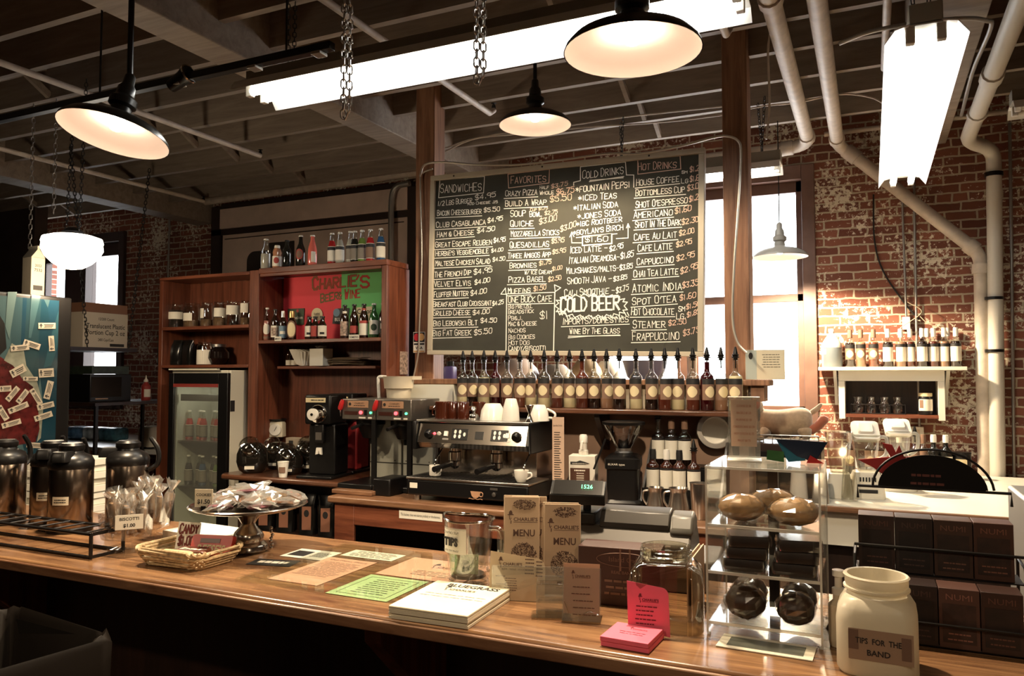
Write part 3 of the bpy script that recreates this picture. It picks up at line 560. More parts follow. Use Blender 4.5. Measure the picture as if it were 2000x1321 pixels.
PROF = {  # (radius share, height share)
 'beer': [(0, 0), (.9, 0), (1, .015), (1, .56), (.93, .64), (.55, .76), (.44, .82), (.42, .95), (.47, .955), (.47, .975)],
 'stub': [(0, 0), (.9, 0), (1, .02), (1, .52), (.95, .6), (.6, .74), (.48, .8), (.45, .95), (.5, .955), (.5, .975)],
 'long': [(0, 0), (.9, 0), (1, .015), (1, .5), (.9, .58), (.48, .74), (.40, .82), (.36, .95), (.42, .955), (.42, .98)],
 'syrup': [(0, 0), (.92, 0), (1, .012), (1, .60), (.92, .655), (.62, .70), (.42, .735), (.36, .80), (.36, .95), (.43, .955), (.43, 1)],
 'soda': [(0, 0), (.88, 0), (.98, .02), (1, .3), (.95, .5), (.85, .6), (.52, .77), (.42, .84), (.4, .95), (.46, .955), (.46, .975)],
 'juice': [(0, 0), (.9, 0), (1, .03), (1, .5), (.88, .56), (.98, .64), (.8, .78), (.55, .85), (.55, .93)]}
m_bglass = GLASS('bottle glass', (.93, .95, .92), .12, .03, .7)
def LIQ(n, c, r=.07): return M(n, c, r, spec=.7, coat=.3)
m_amber = LIQ('dark brown bottle', (.018, .007, .004)); m_greenb = LIQ('green bottle', (.03, .11, .03)); m_pinkl = LIQ('pink drink', (.70, .16, .12)); m_redl = LIQ('red drink', (.35, .02, .02)); m_bluel = LIQ('blue drink', (.02, .07, .16)); m_clearl = LIQ('clear drink', (.35, .34, .28)); m_limel = LIQ('lime drink', (.12, .2, .04)); m_dkl = LIQ('cola drink', (.012, .012, .01)); m_rose = LIQ('rose drink', (.28, .10, .07)); m_tanl = LIQ('peach juice', (.42, .2, .11))
m_gold = M('gold foil', (.55, .38, .16), .35, .8); m_capw = M('white bottle cap', (.78, .75, .68), .4); m_capd = M('dark bottle cap', (.03, .03, .03), .4, .5)
m_lw = M('white label paper', (.74, .69, .58), .7); m_lt = M('tan label paper', (.20, .115, .075), .7); m_lk = M('black label print', (.012, .011, .011), .6); m_lc = M('cream badge', (.72, .60, .36), .6)
m_lr = M('red label print', (.35, .05, .04), .7); m_lb = M('blue label print', (.16, .24, .30), .7); m_lg = M('grey photo label', (.22, .19, .15), .7); m_lp = M('picture label', (.36, .26, .20), .7, var=.7, vscale=60)
def bottle(kind, loc, r, H, label, group, glass=m_amber, fill=None, liq=None, cap=m_capw, labels=(), rz=0, name='bottle', spout=False, n=16, capl=.0):
    t = thing(name, label, 'bottle', loc, rz, group); p = [(a * r, b * H) for a, b in PROF[kind]]
    b = MB(); b.lathe(p, n); mats = [glass]
    if fill is not None:
        mats = [glass, liq or m_dkl]; cut = None; q = []
        zf = fill * H; lo = [x for x in p if x[1] < zf]; hi = [x for x in p if x[1] >= zf]
        k = (zf - lo[-1][1]) / max(1e-6, hi[0][1] - lo[-1][1]); rf = lo[-1][0] + (hi[0][0] - lo[-1][0]) * k
        b = MB(); b.lathe(lo + [(rf, zf), (0, zf)], n, m=1); b.lathe([(rf, zf)] + hi, n, m=0)
    b.build('glass_body', mats, t, ang=50)
    rc = p[-1][0]; zt = p[-1][1]
    if spout:
        c = MB(); c.lathe([(rc * .7, zt - .012), (rc * .72, zt), (rc * 1.35, zt + .002), (rc * 1.35, zt + .006), (rc * .9, zt + .008), (rc * 1.2, zt + .016), (rc * 1.2, zt + .019), (rc * .85, zt + .021), (rc * .62, zt + .04), (rc * .3, zt + .06), (0, zt + .062)], 10); c.lathe([(0, zt - .055), (.0035, zt - .055), (.0035, zt - .01)], 6)
        c.build('pour_spout', m_black, t)
    elif cap:
        c = MB(); h = capl or H * .035; c.lathe([(rc * 1.12, zt - h), (rc * 1.15, zt - h * .3), (rc * 1.0, zt + .003), (0, zt + .003)], 12); c.build('cap', cap, t)
    for i, l in enumerate(labels):
        c = MB()
        if l[0] == 'band': wrap(c, r * (l[4] if len(l) > 4 else 1.012), 270 - l[1], 270 + l[1], l[2] * H, l[3] * H)
        else: wrap_oval(c, r * (l[6] if len(l) > 6 else 1.03), 270, l[1], (l[2] + l[3]) / 2 * H, (l[3] - l[2]) / 2 * H, wav=l[5])
        c.build('label', l[4] if l[0] == 'oval' else l[5], t)
    return t
def B_(deg, z0, z1, mat, k=1.012): return ('band', deg, z0, z1, k, mat)
def O_(deg, z0, z1, mat, wav=0, k=1.03): return ('oval', deg, z0, z1, mat, wav, k)
# ------------------------------------------------ the tall wooden shelving unit
HL, HD, HR, HF, HB = -5.10, -4.12, -2.95, 4.35, 4.63
su = thing('shelving_unit', 'tall reddish brown wooden shelving unit with bottles on top and a cooler in it', 'shelving unit', (0, 0, 0))
for a, b, zt in ((HL, HL + .04, 2.39), (HD - .045, HD + .045, 2.42), (HR - .045, HR, 2.39)): MB().box(a, b, HF, HB, 0, zt).build('side_panel', m_cab, su, bevel=.003)
MB().box(HL + .04, HR - .045, HB - .012, HB, .1, 2.39).build('back_panel', m_cab, su)
for a, b, z0, z1 in ((HL, HD - .046, 2.391, 2.415), (HD + .046, HR, 2.391, 2.43), (HL + .041, HD - .046, 1.995, 2.02), (HL + .041, HD - .046, 1.70, 1.722), (HD + .046, HR - .046, 1.875, 1.90)): MB().box(a, b, HF - .004, HB - .013, z0, z1).build('shelf', m_cabh, su, bevel=.003)
MB().box(-4.0, -3.12, 4.47, HB - .013, 1.69, 1.71).build('shelf', m_cabh, su, bevel=.003)
MB().box(HD + .05, HR - .05, HF + .002, HF + .02, 2.368, 2.391).build('top_rail', m_cabh, su, bevel=.003)
# poster boards at the back of the beer shelf
XM = at(665, 600, Y=4.6).x
for nm, mat, a, b, lb in (('poster_board', M('red poster board', (.74, .05, .065), .7), HD + .05, XM, 'red poster board standing behind the bottles of beer'), ('poster_board', M('green poster board', (.15, .52, .15), .7), XM + .001, HR - .05, 'green poster board standing behind the bottles of beer')):
    tag(box(nm, mat, a, b, HB - .022, HB - .014, 1.902, 2.388), lb, 'poster', 'poster boards')
t = MB(); P3 = lambda x, y, Y=HB - .024: at(480 + x / 5.503, 440 + y / 5.503, Y=Y)
def handw(s, a, b, h, th, mats, Y, jit=.03):
    mb = MB(); chalk(mb, s, V((a.x, 0, a.z)), V((b.x, 0, b.z)), h, th=th, jit=jit); return mb.build('hand_lettering', mats, None, (0, Y, 0))
m_olive = M('olive felt pen', (.16, .12, .045), .8); m_rpen = M('red felt pen', (.42, .04, .03), .8)
for s, a, b, h, th, mt, dy in (('CHARLIE', (722, 690), (1205, 650), .074, .017, m_olive, 0), ('CHARLIE', (728, 688), (1205, 648), .07, .007, m_rpen, .0008), ("'S", (1190, 668), (1350, 668), .088, .016, m_rpen, 0), ('BEER', (805, 832), (1000, 790), .052, .012, m_olive, 0), ('&', (1000, 795), (1040, 790), .05, .008, m_olive, 0), ('WINE', (1062, 795), (1240, 772), .06, .010, m_rpen, 0)):
    o = handw(s, P3(*a), P3(*b), h, th, mt, HB - .0228 - dy); o.parent = D.objects['poster_board' if s[0] in 'CB&' else 'poster_board.001']; o['label'] = ({'CHARLIE': 'olive name lettering across both poster boards' if th > .01 else 'red pen outline over the olive name lettering', "'S": 'red possessive ending of the name on the green board', 'BEER': 'olive lettering on the red board under the name', '&': 'ampersand where the two poster boards meet', 'WINE': 'red lettering on the green board under the name'}[s])
# cardboard beer signs on the boards
def sign(poly, mat, label, Y, extra=()):
    pts = [at(480 + x / 5.503, 440 + y / 5.503, Y=Y) for x, y in poly]; b = MB(); b.prism([(p.x, p.z) for p in pts], Y, Y + .004); o = b.build('beer_sign', mat); fixn(o); tag(o, label, 'sign', 'small beer signs')
    for (tx, x, y, sz, mt) in extra:
        p = at(480 + x / 5.503, 440 + y / 5.503, Y=Y - .001); q = MB(); q.txt(tx, 0, 0, sz, bold=.015); q.build('lettering', mt, o, (p.x, Y - .001, p.z))
    return o
m_kg = M('dark green print', (.03, .05, .02), .6, var=.5, vscale=30)
sign([(450, 900), (628, 893), (620, 1070), (455, 1068)], m_kg, 'dark green square beer sign with a red star on the red board', HB - .03, [('*', 555, 965, .06, m_red), ('ineken', 560, 1010, .035, m_lw)])
sign([(705, 1000)] + [(765 + 58 * math.cos(R(a)), 955 - 65 * math.sin(R(a))) for a in range(180, -1, -20)] + [(822, 1000), (765, 1040)], m_lc, 'oval cream beer sign with a dark ring on the red board', HB - .03, [('DARK', 765, 965, .022, m_ink)])
sign([(930, 1060), (945, 920), (990, 895), (1110, 890), (1100, 1065)], m_lk, 'black beer sign with a pale blue moon by the board seam', HB - .03, [('BLUE', 1000, 1030, .034, m_lw)])
pm = at(480 + 975 / 5.503, 440 + 940 / 5.503, Y=HB - .0312); MB().prism([(pm.x + .03 * math.cos(k * .4), pm.z + .03 * math.sin(k * .4)) for k in range(16)], HB - .0312, HB - .0308).build('moon', m_lb, D.objects['beer_sign.002'])['label'] = 'pale blue moon'
D.objects['moon'].location = (0, 0, 0)
sign([(1190, 885), (1390, 870), (1390, 1040), (1200, 1050)], m_lc, 'cream beer sign with blackletter name on the green board', HB - .03, [('Corona', 1290, 950, .05, m_ink)])
# bottles on the very top of the unit
def sod(i, px, base, col, lab, ln, glass=m_bglass, **k):
    p = at(px, base, Y=4.43); bottle('soda', (p.x, 4.43, 2.431), .031, .232, ln, 'bottles along the top of the shelving unit', glass, .74, col, labels=[B_(88, .10, .55, m_lk), B_(84, .12, .44, lab, 1.02), B_(88, .098, .112, m_lw, 1.025), B_(88, .54, .556, m_lw, 1.025)], rz=R(32), **k)
G1 = 'bottles along the top of the shelving unit'
def T1(px): p = at(px, 520, Y=4.43); return (p.x, 4.43, 2.431)
bottle('beer', T1(519), .036, .235, 'tall clear glass bottle at the end of the top row over the cooler side', G1, m_bglass, .5, m_clearl)
bottle('juice', T1(541), .034, .185, 'squat juice bottle with a fruit label, second along the top row', G1, m_tanl, labels=[B_(80, .1, .5, m_lw), O_(35, .2, .45, m_lr)], cap=m_lw, rz=R(32), capl=.02)
bottle('beer', T1(560), .032, .21, 'plain dark brown bottle on the top row beside the juice bottle', G1, m_dkl, cap=m_capd)
bottle('long', T1(587), .034, .235, 'dark bottle with a round orange badge on the top row', G1, m_dkl, labels=[O_(50, .22, .56, m_lr), O_(38, .27, .51, m_lt, 0, 1.045)], rz=R(20))
bottle('soda', T1(610), .034, .23, 'bright pink soda bottle alone on the top row', G1, m_pinkl, labels=[B_(28, .12, .45, m_lw)], rz=R(50))
for px, col, lb, nm in ((648, m_redl, m_lw, 'red soda bottle with photo label, first of the labelled pair'), (663.5, m_clearl, m_lw, 'clear soda bottle with photo label, second of the labelled pair'), (684, m_clearl, m_lg, 'pale soda bottle half hidden at the start of the labelled five'), (692.5, m_dkl, m_lg, 'dark green soda bottle overlapping the pale one behind it'), (707, m_limel, m_lg, 'lime green soda bottle between dark and red ones on top'), (723, m_redl, m_lt, 'red soda bottle second from the end of the top row'), (743.5, m_bluel, m_lw, 'blue soda bottle at the corner end of the top row')):
    sod(0, px, 520, col, lb, nm + ' of the shelving unit')
# beer bottles in front of the boards
G2 = 'beer bottles before the poster boards'
def T2(px, Y=4.42): p = at(px, 655, Y=Y); return (p.x, Y, 1.901)
rr = R(34)
bottle('long', T2(521), .029, .245, 'slim rose coloured bottle with white cap by the side panel', G2, m_bglass, .6, m_rose, labels=[O_(60, .18, .5, m_lw), B_(60, .05, .12, m_lt)], rz=rr, cap=m_capw)
bottle('beer', T2(537.5), .032, .232, 'dark beer bottle with a cream and red square label', G2, cap=m_capd, labels=[B_(70, .09, .46, m_lw), B_(50, .14, .4, m_lp, 1.025)], rz=rr)
bottle('beer', T2(552.5), .030, .215, 'dark beer bottle with a blue label and silver neck foil', G2, cap=m_steel, capl=.05, labels=[B_(70, .07, .48, m_lb), B_(40, .2, .3, m_lw, 1.02)], rz=rr)
bottle('stub', T2(569.5), .034, .212, 'dark beer bottle with gold neck and tall tan oval label', G2, cap=m_gold, capl=.05, labels=[O_(62, .06, .66, m_lt), O_(50, .1, .6, m_lc, 0, 1.045)], rz=rr)
for px, lm, tx in ((604, m_lw, 'stubby dark bottle with a cream label, outer one of the three nearest the red sign'), (615.5, m_lr, 'stubby dark bottle with a red label in the middle of three'), (629.5, m_lw, 'stubby dark bottle with a ruled white label, last of the three stubbies')):
    bottle('stub', T2(px), .0315, .165, tx, G2, cap=m_capd, labels=[B_(75, .12, .58, lm)] + ([B_(30, .2, .3, m_lk, 1.03)] if lm is m_lw else []), rz=rr)
bottle('beer', T2(673), .031, .24, 'dark beer bottle with a colourful label before the moon sign', G2, cap=m_capd, labels=[B_(75, .08, .5, m_lp), B_(50, .72, .8, m_lw, .62)], rz=rr)
bottle('beer', T2(691.5), .031, .242, 'plain dark beer bottle with a low maroon label', G2, cap=m_capd, labels=[B_(70, .15, .36, m_lr)], rz=rr)
bottle('beer', T2(710.5), .032, .242, 'dark beer bottle with red neck band and white label', G2, cap=m_capd, labels=[B_(75, .08, .42, m_lw), B_(70, .42, .5, m_lr), B_(80, .74, .86, m_lr, .48)], rz=rr)
bottle('beer', T2(730), .031, .242, 'green glass beer bottle with a pale label among the brown ones', G2, m_greenb, cap=m_capw, labels=[B_(75, .1, .5, m_lw), O_(40, .2, .4, m_kg, 0, 1.03)], rz=rr)
bottle('beer', T2(748.5), .031, .242, 'dark beer bottle with script label tucked against the end panel', G2, cap=m_capw, labels=[B_(75, .14, .48, m_lk), B_(36, .25, .4, m_lw, 1.025)], rz=rr)
for px, py, w_, s, lb in ((543, 662, .06, 'IMPORTS', 'small white shelf tag reading imports on the beer shelf edge'), (691.5, 658.5, .085, 'DOMESTICS', 'small white shelf tag reading domestics on the beer shelf edge')):
    p = at(px, py, Y=HF - .006); o = MB().box(-w_ / 2, w_ / 2, -.0015, .0015, -.016, .016).build('shelf_tag', m_lw, None, (p.x, HF - .0065, p.z)); tag(o, lb, 'tag'); MB().txt(s, 0, -.007, .017, y=-.002, bold=.02, wid=w_ * .85).build('lettering', m_ink, o)
# jars and coffee on the shelves over the cooler
def jar(loc, r, H, label, content, ch, name='glass_jar', lab=None, lid=None, group='glass jars over the cooler', rz=R(38)):
    t = thing(name, label, 'jar', loc, rz, group)
    MB().lathe([(0, 0), (r * .94, 0), (r, .006), (r, H * .8), (r * .9, H * .87), (r * .84, H * .9), (r * .86, H * .985), (r * .9, H), (r * .8, H)], 22).build('glass_body', m_bglass, t)
    if content: MB().lathe([(0, .005), (r * .93, .005), (r * .93, H * ch), (0, H * ch + .004)], 18).build('contents', content, t)
    if lid: MB().lathe([(r * .92, H * .93), (r * .92, H * 1.03), (r * .85, H * 1.06), (0, H * 1.06)], 18).build('lid', lid, t)
    if lab: c = MB(); wrap(c, r * 1.01, 270 - lab[0], 270 + lab[1], lab[2] * H, lab[3] * H); c.build('label', m_lw, t)
    return t
m_tea = M('dark tea leaves', (.02, .012, .008), .9); m_tea2 = M('light tea leaves', (.16, .09, .045), .9, var=.4, vscale=50)
for cx, wd, ct, ch, lab, lb in ((262, 172, m_tea, .74, (60, 62, .36, .66), 'glass jar of dark tea with a white label, nearest the outer panel'), (447, 190, m_tea2, .28, (62, 10, .26, .58), 'wide nearly empty glass jar with a small square label'), (622, 140, m_tea2, .3, (70, -20, .35, .75), 'glass jar with its label turned to the side'), (778, 150, m_tea2, .35, (52, 52, .38, .74), 'glass jar with a ruled cream label, fourth on the shelf'), (932, 160, None, 0, (60, 60, .44, .82), 'tall glass jar with a big cream label, fifth on the shelf'), (1085, 130, m_tea2, .3, (70, 20, .5, .88), 'glass jar half hidden behind the middle panel')):
    p = at(300 + cx / 6, 633, Y=4.46); jar((p.x, 4.46, 2.021), wd / 6 / 1507 * 6.45 / 2 * .97, .19, lb, ct, ch, lab=lab)
m_foil = M('black foil bag', (.012, .011, .01), .18, .3)
def coffee_bag(loc, label, w=.11, h=.24, lab=True, rz=0, lean=0):
    t = thing('coffee_bag', label, 'bag', loc, rz, 'black coffee bags'); b = MB().at(rx=lean); g = random.Random(int(abs(loc[0]) * 1e4)); n = 8
    vs, fs = [], []; lv = [(0, .9), (.06, 1), (.45, 1.02), (.75, .8), (.92, .25), (1, .12)]
    for z, k in lv:
        for j in range(16):
            a = 2 * PI * j / 16; cx_, cy_ = math.copysign(abs(math.cos(a)) ** .5, math.cos(a)), math.copysign(abs(math.sin(a)) ** .5, math.sin(a)); q = 1 + g.uniform(-.05, .05)
            vs.append((w / 2 * cx_ * q, .035 * k * cy_ * q, z * h))
    for i in range(len(lv) - 1):
        for j in range(16): fs.append((i * 16 + j, i * 16 + (j + 1) % 16, (i + 1) * 16 + (j + 1) % 16, (i + 1) * 16 + j))
    fs += [tuple(range(15, -1, -1)), tuple(5 * 16 + j for j in range(16))]; b.add(vs, fs); b.build('bag', m_foil, t)
    if lab:
        c = MB().at(rx=lean); c.box(-.032, .032, -.0395, -.0375, h * .12, h * .7); c.build('label', m_lt2, t, bevel=.001); c = MB().at(rx=lean); c.prism([(.018 * math.cos(k * .4), h * .53 + .024 * math.sin(k * .4)) for k in range(16)], -.0405, -.0396); fixn(c.build('badge', m_lk, t))
    return t
m_lt2 = M('orange tan label', (.26, .11, .065), .7)
p = at(300 + 130 / 6, 708, Y=4.44); coffee_bag((p.x, 4.44, 1.724), 'black coffee bag with a tan label upright against the outer panel', rz=R(36))
p = at(300 + 235 / 6, 708, Y=4.46); coffee_bag((p.x, 4.47, 1.724), 'crumpled shiny black coffee bag beside the labelled one', .13, .2, False, R(20))
p = at(300 + 370 / 6, 708, Y=4.48); coffee_bag((p.x, 4.5, 1.724), 'dull black coffee bag slumped in the dark of the shelf', .15, .2, False, R(-8))
p = at(300 + 600 / 6, 706, Y=4.44); jar((p.x, 4.44, 1.724), .06, .175, 'glass canister wrapped in a wide white label over the cooler', None, 0, 'glass_canister', (75, 75, .02, .66), None)
p = at(300 + 760 / 6, 700, Y=4.5)
t = thing('glass_jar', 'tilted round dark glass jar catching the light behind the canister', 'jar', (p.x, 4.5, 1.724)); MB().lathe([(0, 0), (.05, .002), (.085, .05), (.08, .1), (.05, .13), (.05, .14), (.055, .145)], 20).build('glass_body', LIQ('dark glass', (.01, .006, .005), .05), t); MB().lathe([(.056, .14), (.056, .16), (0, .165)], 16).build('lid', m_dsteel, t)
# things on the little shelf: filters, napkins, papers, two small bottles
zs = 1.711
def T3(cx, cy, Y=4.53): p = at(290 + cx / 3.636, 430 + cy / 3.636, Y=Y); return p
for cx, lb in ((1000, 'small dark bottle with a pale label at the end of the little shelf'), (1040, 'small dark bottle next to the paper filters')):
    p = T3(cx, 1015, 4.55); bottle('beer', (p.x, 4.55, zs), .026, .15, lb, 'small bottles on the little shelf', cap=m_capd, labels=[B_(80, .05, .3, m_lw)])
p = T3(1115, 1015); t = MB()
for k in range(7):
    vs, fs = [], []; n = 36
    for j in range(n):
        a = 2 * PI * j / n; q = 1 + (.04 if j % 2 else -.04); vs += [(.04 * math.cos(a) - k * .006, .04 * math.sin(a), .002 * k + .002), ((.075 * q) * math.cos(a) - k * .009, .075 * q * math.sin(a), .105 + k * .003)]
    fs = [(2 * j, 2 * ((j + 1) % n), 2 * ((j + 1) % n) + 1, 2 * j + 1) for j in range(n)] + [tuple(2 * j for j in range(n - 1, -1, -1))]; t.add(vs, fs)
tag(t.build('paper_filter_stack', m_wpaper, None, (p.x, 4.53, zs), flat=True), 'nested stack of fluted white paper coffee filters', 'coffee filters')
p = T3(1240, 1015); t = thing('napkin_box', 'white cardboard box with a crumpled clear bag on top', 'box', (p.x, 4.5, zs), R(-12)); MB().box(-.075, .075, -.04, .05, 0, .125).build('carton', m_wpaper, t, bevel=.002); b = MB(); b.ball((.0, 0, .139), (.055, .035, .018), 12, 7, wob=.25); b.build('plastic_bag', GLASS('plastic film', (.95, .94, .9), .25, .15, .8), t, flat=True)
p = T3(1400, 1010); t = MB(); g = random.Random(5)
for k in range(9):
    a = g.uniform(-.25, .25); t.at((g.uniform(-.02, .02), g.uniform(-.01, .01), k * .006), rz=a, ry=g.uniform(-.06, .02)); t.box(-.13, .14, -.05, .05, 0, .003)
tag(t.build('paper_bag_pile', M('brown paper', (.22, .15, .09), .85), None, (p.x + .03, 4.53, zs + .008)), 'loose pile of folded brown paper bags on the little shelf', 'paper bags')
p = T3(1830, 1070, 4.40)
# postcard leaning on the end panel
pc = at(789, 708, X=HR + .004); t = MB().box(0, .002, -.05, .05, -.085, .075).build('picture_card', m_lp, None, (HR + .002, pc.y, pc.z)); tag(t, 'small picture postcard pinned on the end panel of the shelving unit', 'card')
# ------------------------------------------------ glass door cooler
ck = thing('bottle_cooler', 'white glass door drinks cooler with a black door frame standing in the shelving unit', 'cooler', (-4.51, 4.2, 0))
m_cool = M('cooler enamel', (.66, .62, .50), .45); m_in = M('cooler lining', (.62, .62, .54), .6); CW = .295
b = MB(); b.box(-CW, -CW + .03, .03, .42, .06, 1.68); b.box(CW - .03, CW, .03, .42, .06, 1.68); b.box(-CW + .03, CW - .03, .03, .42, 1.64, 1.68); b.box(-CW + .03, CW - .03, .39, .42, .06, 1.64); b.box(-CW + .03, CW - .03, .03, .39, .06, .35); b.build('cabinet', m_cool, ck, bevel=.004)
b = MB(); b.box(-CW + .03, -CW + .035, .05, .39, .35, 1.64); b.box(CW - .035, CW - .03, .05, .39, .35, 1.64); b.box(-CW + .035, CW - .035, .38, .39, .35, 1.64); b.build('lining', m_in, ck)
dd = MB(); dd.box(-CW, -CW + .05, 0, .03, .3, 1.66); dd.box(CW - .09, CW, 0, .03, .3, 1.66); dd.box(-CW + .05, CW - .09, 0, .03, 1.58, 1.66); dd.box(-CW + .05, CW - .09, 0, .03, .3, .36); do = dd.build('door', m_black, ck, bevel=.003)
MB().box(-CW + .05, CW - .09, .012, .016, .36, 1.58).build('glass_pane', GLASS('cooler glass', (.93, .95, .9), .05, .03, .35, .05), do); MB().box(-CW + .05, CW - .09, -.004, .0, 1.555, 1.58).build('red_strip', M('red strip', (.20, .025, .018), .5), do)
MB().box(-CW - .0, CW - .1, -.004, .02, 1.682, 1.692).build('top_strip', m_cool, ck); MB().box(-CW + .06, CW - .1, .06, .07, 1.45, 1.50).build('air_vent', m_dsteel, ck)
MB().box(CW + .001, CW + .003, .03, .07, 1.38, 1.46).build('notice', m_lk, ck); MB().box(-CW, CW, .04, .42, 0, .06).build('plinth', m_black, ck)
for z in (.80, 1.14): MB().box(-CW + .036, CW - .036, .06, .37, z, z + .012).build('wire_shelf', m_steel, ck)
lamp('cooler_lamp', 'POINT', (0, .12, 1.55), .5, (1, .95, .8), .05, parent=ck)  # unseen fill light added to brighten the cooler inside
G3 = 'soda bottles inside the cooler'
for z, cols, tx in ((1.153, (m_redl, m_pinkl, m_redl, m_rose, m_redl), 'upper'), (.813, (m_dkl, m_dkl, m_bluel, m_dkl, m_limel), 'lower')):
    for i, c_ in enumerate(cols):
        bottle('soda', (-4.51 - .226 + i * .072, 4.2 + .14 + .04 * (i % 2), z), .03, .225, 'capped soda bottle %s in the row on the %s cooler shelf' % (('first', 'second', 'third', 'fourth', 'last')[i], tx), G3, m_bglass, .72, c_, labels=[B_(85, .1, .5, m_lk), B_(70, .13, .47, m_lg, 1.02), B_(85, .49, .51, m_lw, 1.025)], rz=R(36))
# ------------------------------------------------ side counter, back bar and half wall
m_ctop = WOOD('dark varnished counter', (.05, .018, .009), (.15, .06, .03), (1.2, 12, 12), 2.4, .3, .3)
sc_ = thing('side_counter', 'dark wooden counter before the shelving unit with coffee jars and grinders on it', 'counter', (0, 0, 0))
SZ = .97
MB().prism([(-4.07, 4.60), (-4.07, 4.02), (-4.03, 3.97), (-3.0, 3.97), (-3.0, 4.60)], SZ - .035, SZ, 'xy').build('worktop', m_ctop, sc_, bevel=.012); fixn(sc_.children[0])
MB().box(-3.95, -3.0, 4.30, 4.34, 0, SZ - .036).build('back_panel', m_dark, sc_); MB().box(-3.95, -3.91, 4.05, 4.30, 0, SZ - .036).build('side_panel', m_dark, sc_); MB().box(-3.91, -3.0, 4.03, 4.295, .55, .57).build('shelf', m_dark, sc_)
for i, (px, lb) in enumerate(((500, 'black coffee bag with tan label nearest the cooler under the side counter'), (540, 'black coffee bag with tan label second under the side counter'), (585, 'black coffee bag with tan label alone in the dark under the side counter'), (622, 'black coffee bag with tan label under the side counter closest to the back bar'))):
    p = at(px, 1010, Y=4.12); coffee_bag((p.x, 4.21, .571), lb, .12, .27, True, R(20))
ZB, BF, BB = .935, 3.72, 4.44
bb = thing('back_bar_cabinet', 'reddish wooden back bar cabinet carrying the espresso machine, with dark glazed doors', 'cabinet', (0, 0, 0))
m_btop = WOOD('worn back bar top', (.11, .045, .022), (.30, .16, .085), (1.2, 12, 12), 2.4, .35, .2)
MB().box(-2.92, -.60, BF - .02, BB, ZB - .04, ZB).build('worktop', m_btop, bb, bevel=.01)
MB().box(-2.95, -2.66, BF + .06, BF + .12, ZB + .001, ZB + .028).build('end_strip', m_btop, bb, bevel=.005)
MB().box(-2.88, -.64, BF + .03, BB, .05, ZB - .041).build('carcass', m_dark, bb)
fr = MB(); fr.box(-2.88, -2.74, BF, BF + .029, .05, ZB - .041); fr.box(-2.74, -.64, BF, BF + .029, ZB - .16, ZB - .041); fr.box(-2.74, -.64, BF, BF + .029, .05, .14)
for x in (-2.05, -1.36, -.7): fr.box(x, x + .06, BF, BF + .029, .14, ZB - .16)
fr.build('face_frame', m_cabh, bb, bevel=.004)
m_dgl = GLASS('dark door glass', (.10, .08, .07), .08, .05, .5)
for a, b in ((-2.74, -2.05), (-1.99, -1.36), (-1.30, -.7)): MB().box(a + .005, b - .005, BF + .012, BF + .018, .15, ZB - .165).build('door', m_dgl, bb)
p, q = at(780, 1003, Y=BF), at(864, 1012, Y=BF); o = MB().box(p.x, q.x, -.002, 0, -.022, .022).build('notice_strip', m_wpaper, None, (0, BF - .0005, (p.z + q.z) / 2 - .002)); tag(o, 'long white paper strip with one printed line stuck to the back bar front', 'notice')
MB().txt('This business does not tolerate profanity or drunkenness.', (p.x + q.x) / 2, -.006, .022, y=-.0027, wid=(q.x - p.x) * .92).build('lettering', m_ink, o)
hw = thing('half_wall', 'cream painted half wall with a wooden cap behind the syrup bottles', 'half wall', (0, 0, 0))
m_cream = M('cream wall paint', (.62, .52, .38), .7, var=.1, vscale=5)
MB().box(-2.90, -.62, 4.45, 4.595, 1.43, 1.585).build('panel', m_cream, hw); MB().box(-2.90, -.62, 4.45, 4.595, 0, 1.429).build('lower_panel', M('tan wall paint', (.30, .19, .135), .7, var=.15, vscale=4), hw); MB().box(-2.92, -.50, 4.39, 4.597, 1.586, 1.62).build('cap', m_post, hw, bevel=.005); MB().box(-2.72, -.80, 4.76, 5.25, 1.56, 1.59).build('rear_shelf', m_frame, hw); MB().box(-.60, -.53, 4.42, 4.59, 1.50, 1.585).build('cap_bracket', m_post, hw)  # lower panel: shade below the syrup shelf put into a darker tan
MB().box(-2.6, -2.5, 4.80, 5.2, 0, 1.56).build('support_panel', m_plaster, hw)
sh = thing('syrup_shelf', 'long dark varnished shelf carrying the row of syrup bottles under the chalkboard', 'shelf', (0, 0, 0)); ZS = 1.452
MB().box(-2.52, -.64, 4.19, 4.449, ZS - .028, ZS).build('board', m_ctop, sh, bevel=.006)
for x in (-2.3, -1.45, -.70): MB().prism([(4.449, ZS - .029), (4.449, ZS - .25), (4.42, ZS - .25), (4.25, ZS - .05), (4.25, ZS - .029)], x, x + .03, 'yz').build('bracket', m_dark, sh)
# syrup bottles with pour spouts, positions read along the shelf
SY = [(904, 'c', .22), (922, 'd', .3), (945, 'c', .62), (967, 'k', .94), (990, 'r', .3), (1015, 'a', .62), (1036.5, 'c', .25), (1063, 'c', .25), (1088, 'r', .3), (1112.5, 'c', .22), (1137, 'b', .96), (1160.5, 'd', .3), (1185, 'p', .22), (1210, 'd', .3), (1242.5, 'c', .25), (1272.5, 'd', .3), (1299, 'r', .3), (1324.5, 'c', .24), (1354, 'b', .3), (1381.5, 'k', .93), (1409, 'p', .3), (1437.5, 'c', .66)]
LQ = {'c': LIQ('clear syrup', (.52, .45, .26)), 'd': LIQ('dark syrup', (.012, .006, .004)), 'k': LIQ('cherry black syrup', (.03, .003, .004)), 'r': LIQ('red brown syrup', (.075, .017, .009)), 'a': LIQ('amber syrup', (.11, .03, .012)), 'b': LIQ('brown syrup', (.08, .02, .01)), 'p': LIQ('peach syrup', (.22, .12, .07))}
NM = {'c': 'clear', 'd': 'nearly black', 'k': 'full dark cherry', 'r': 'red brown', 'a': 'amber', 'b': 'brown', 'p': 'peach coloured'}
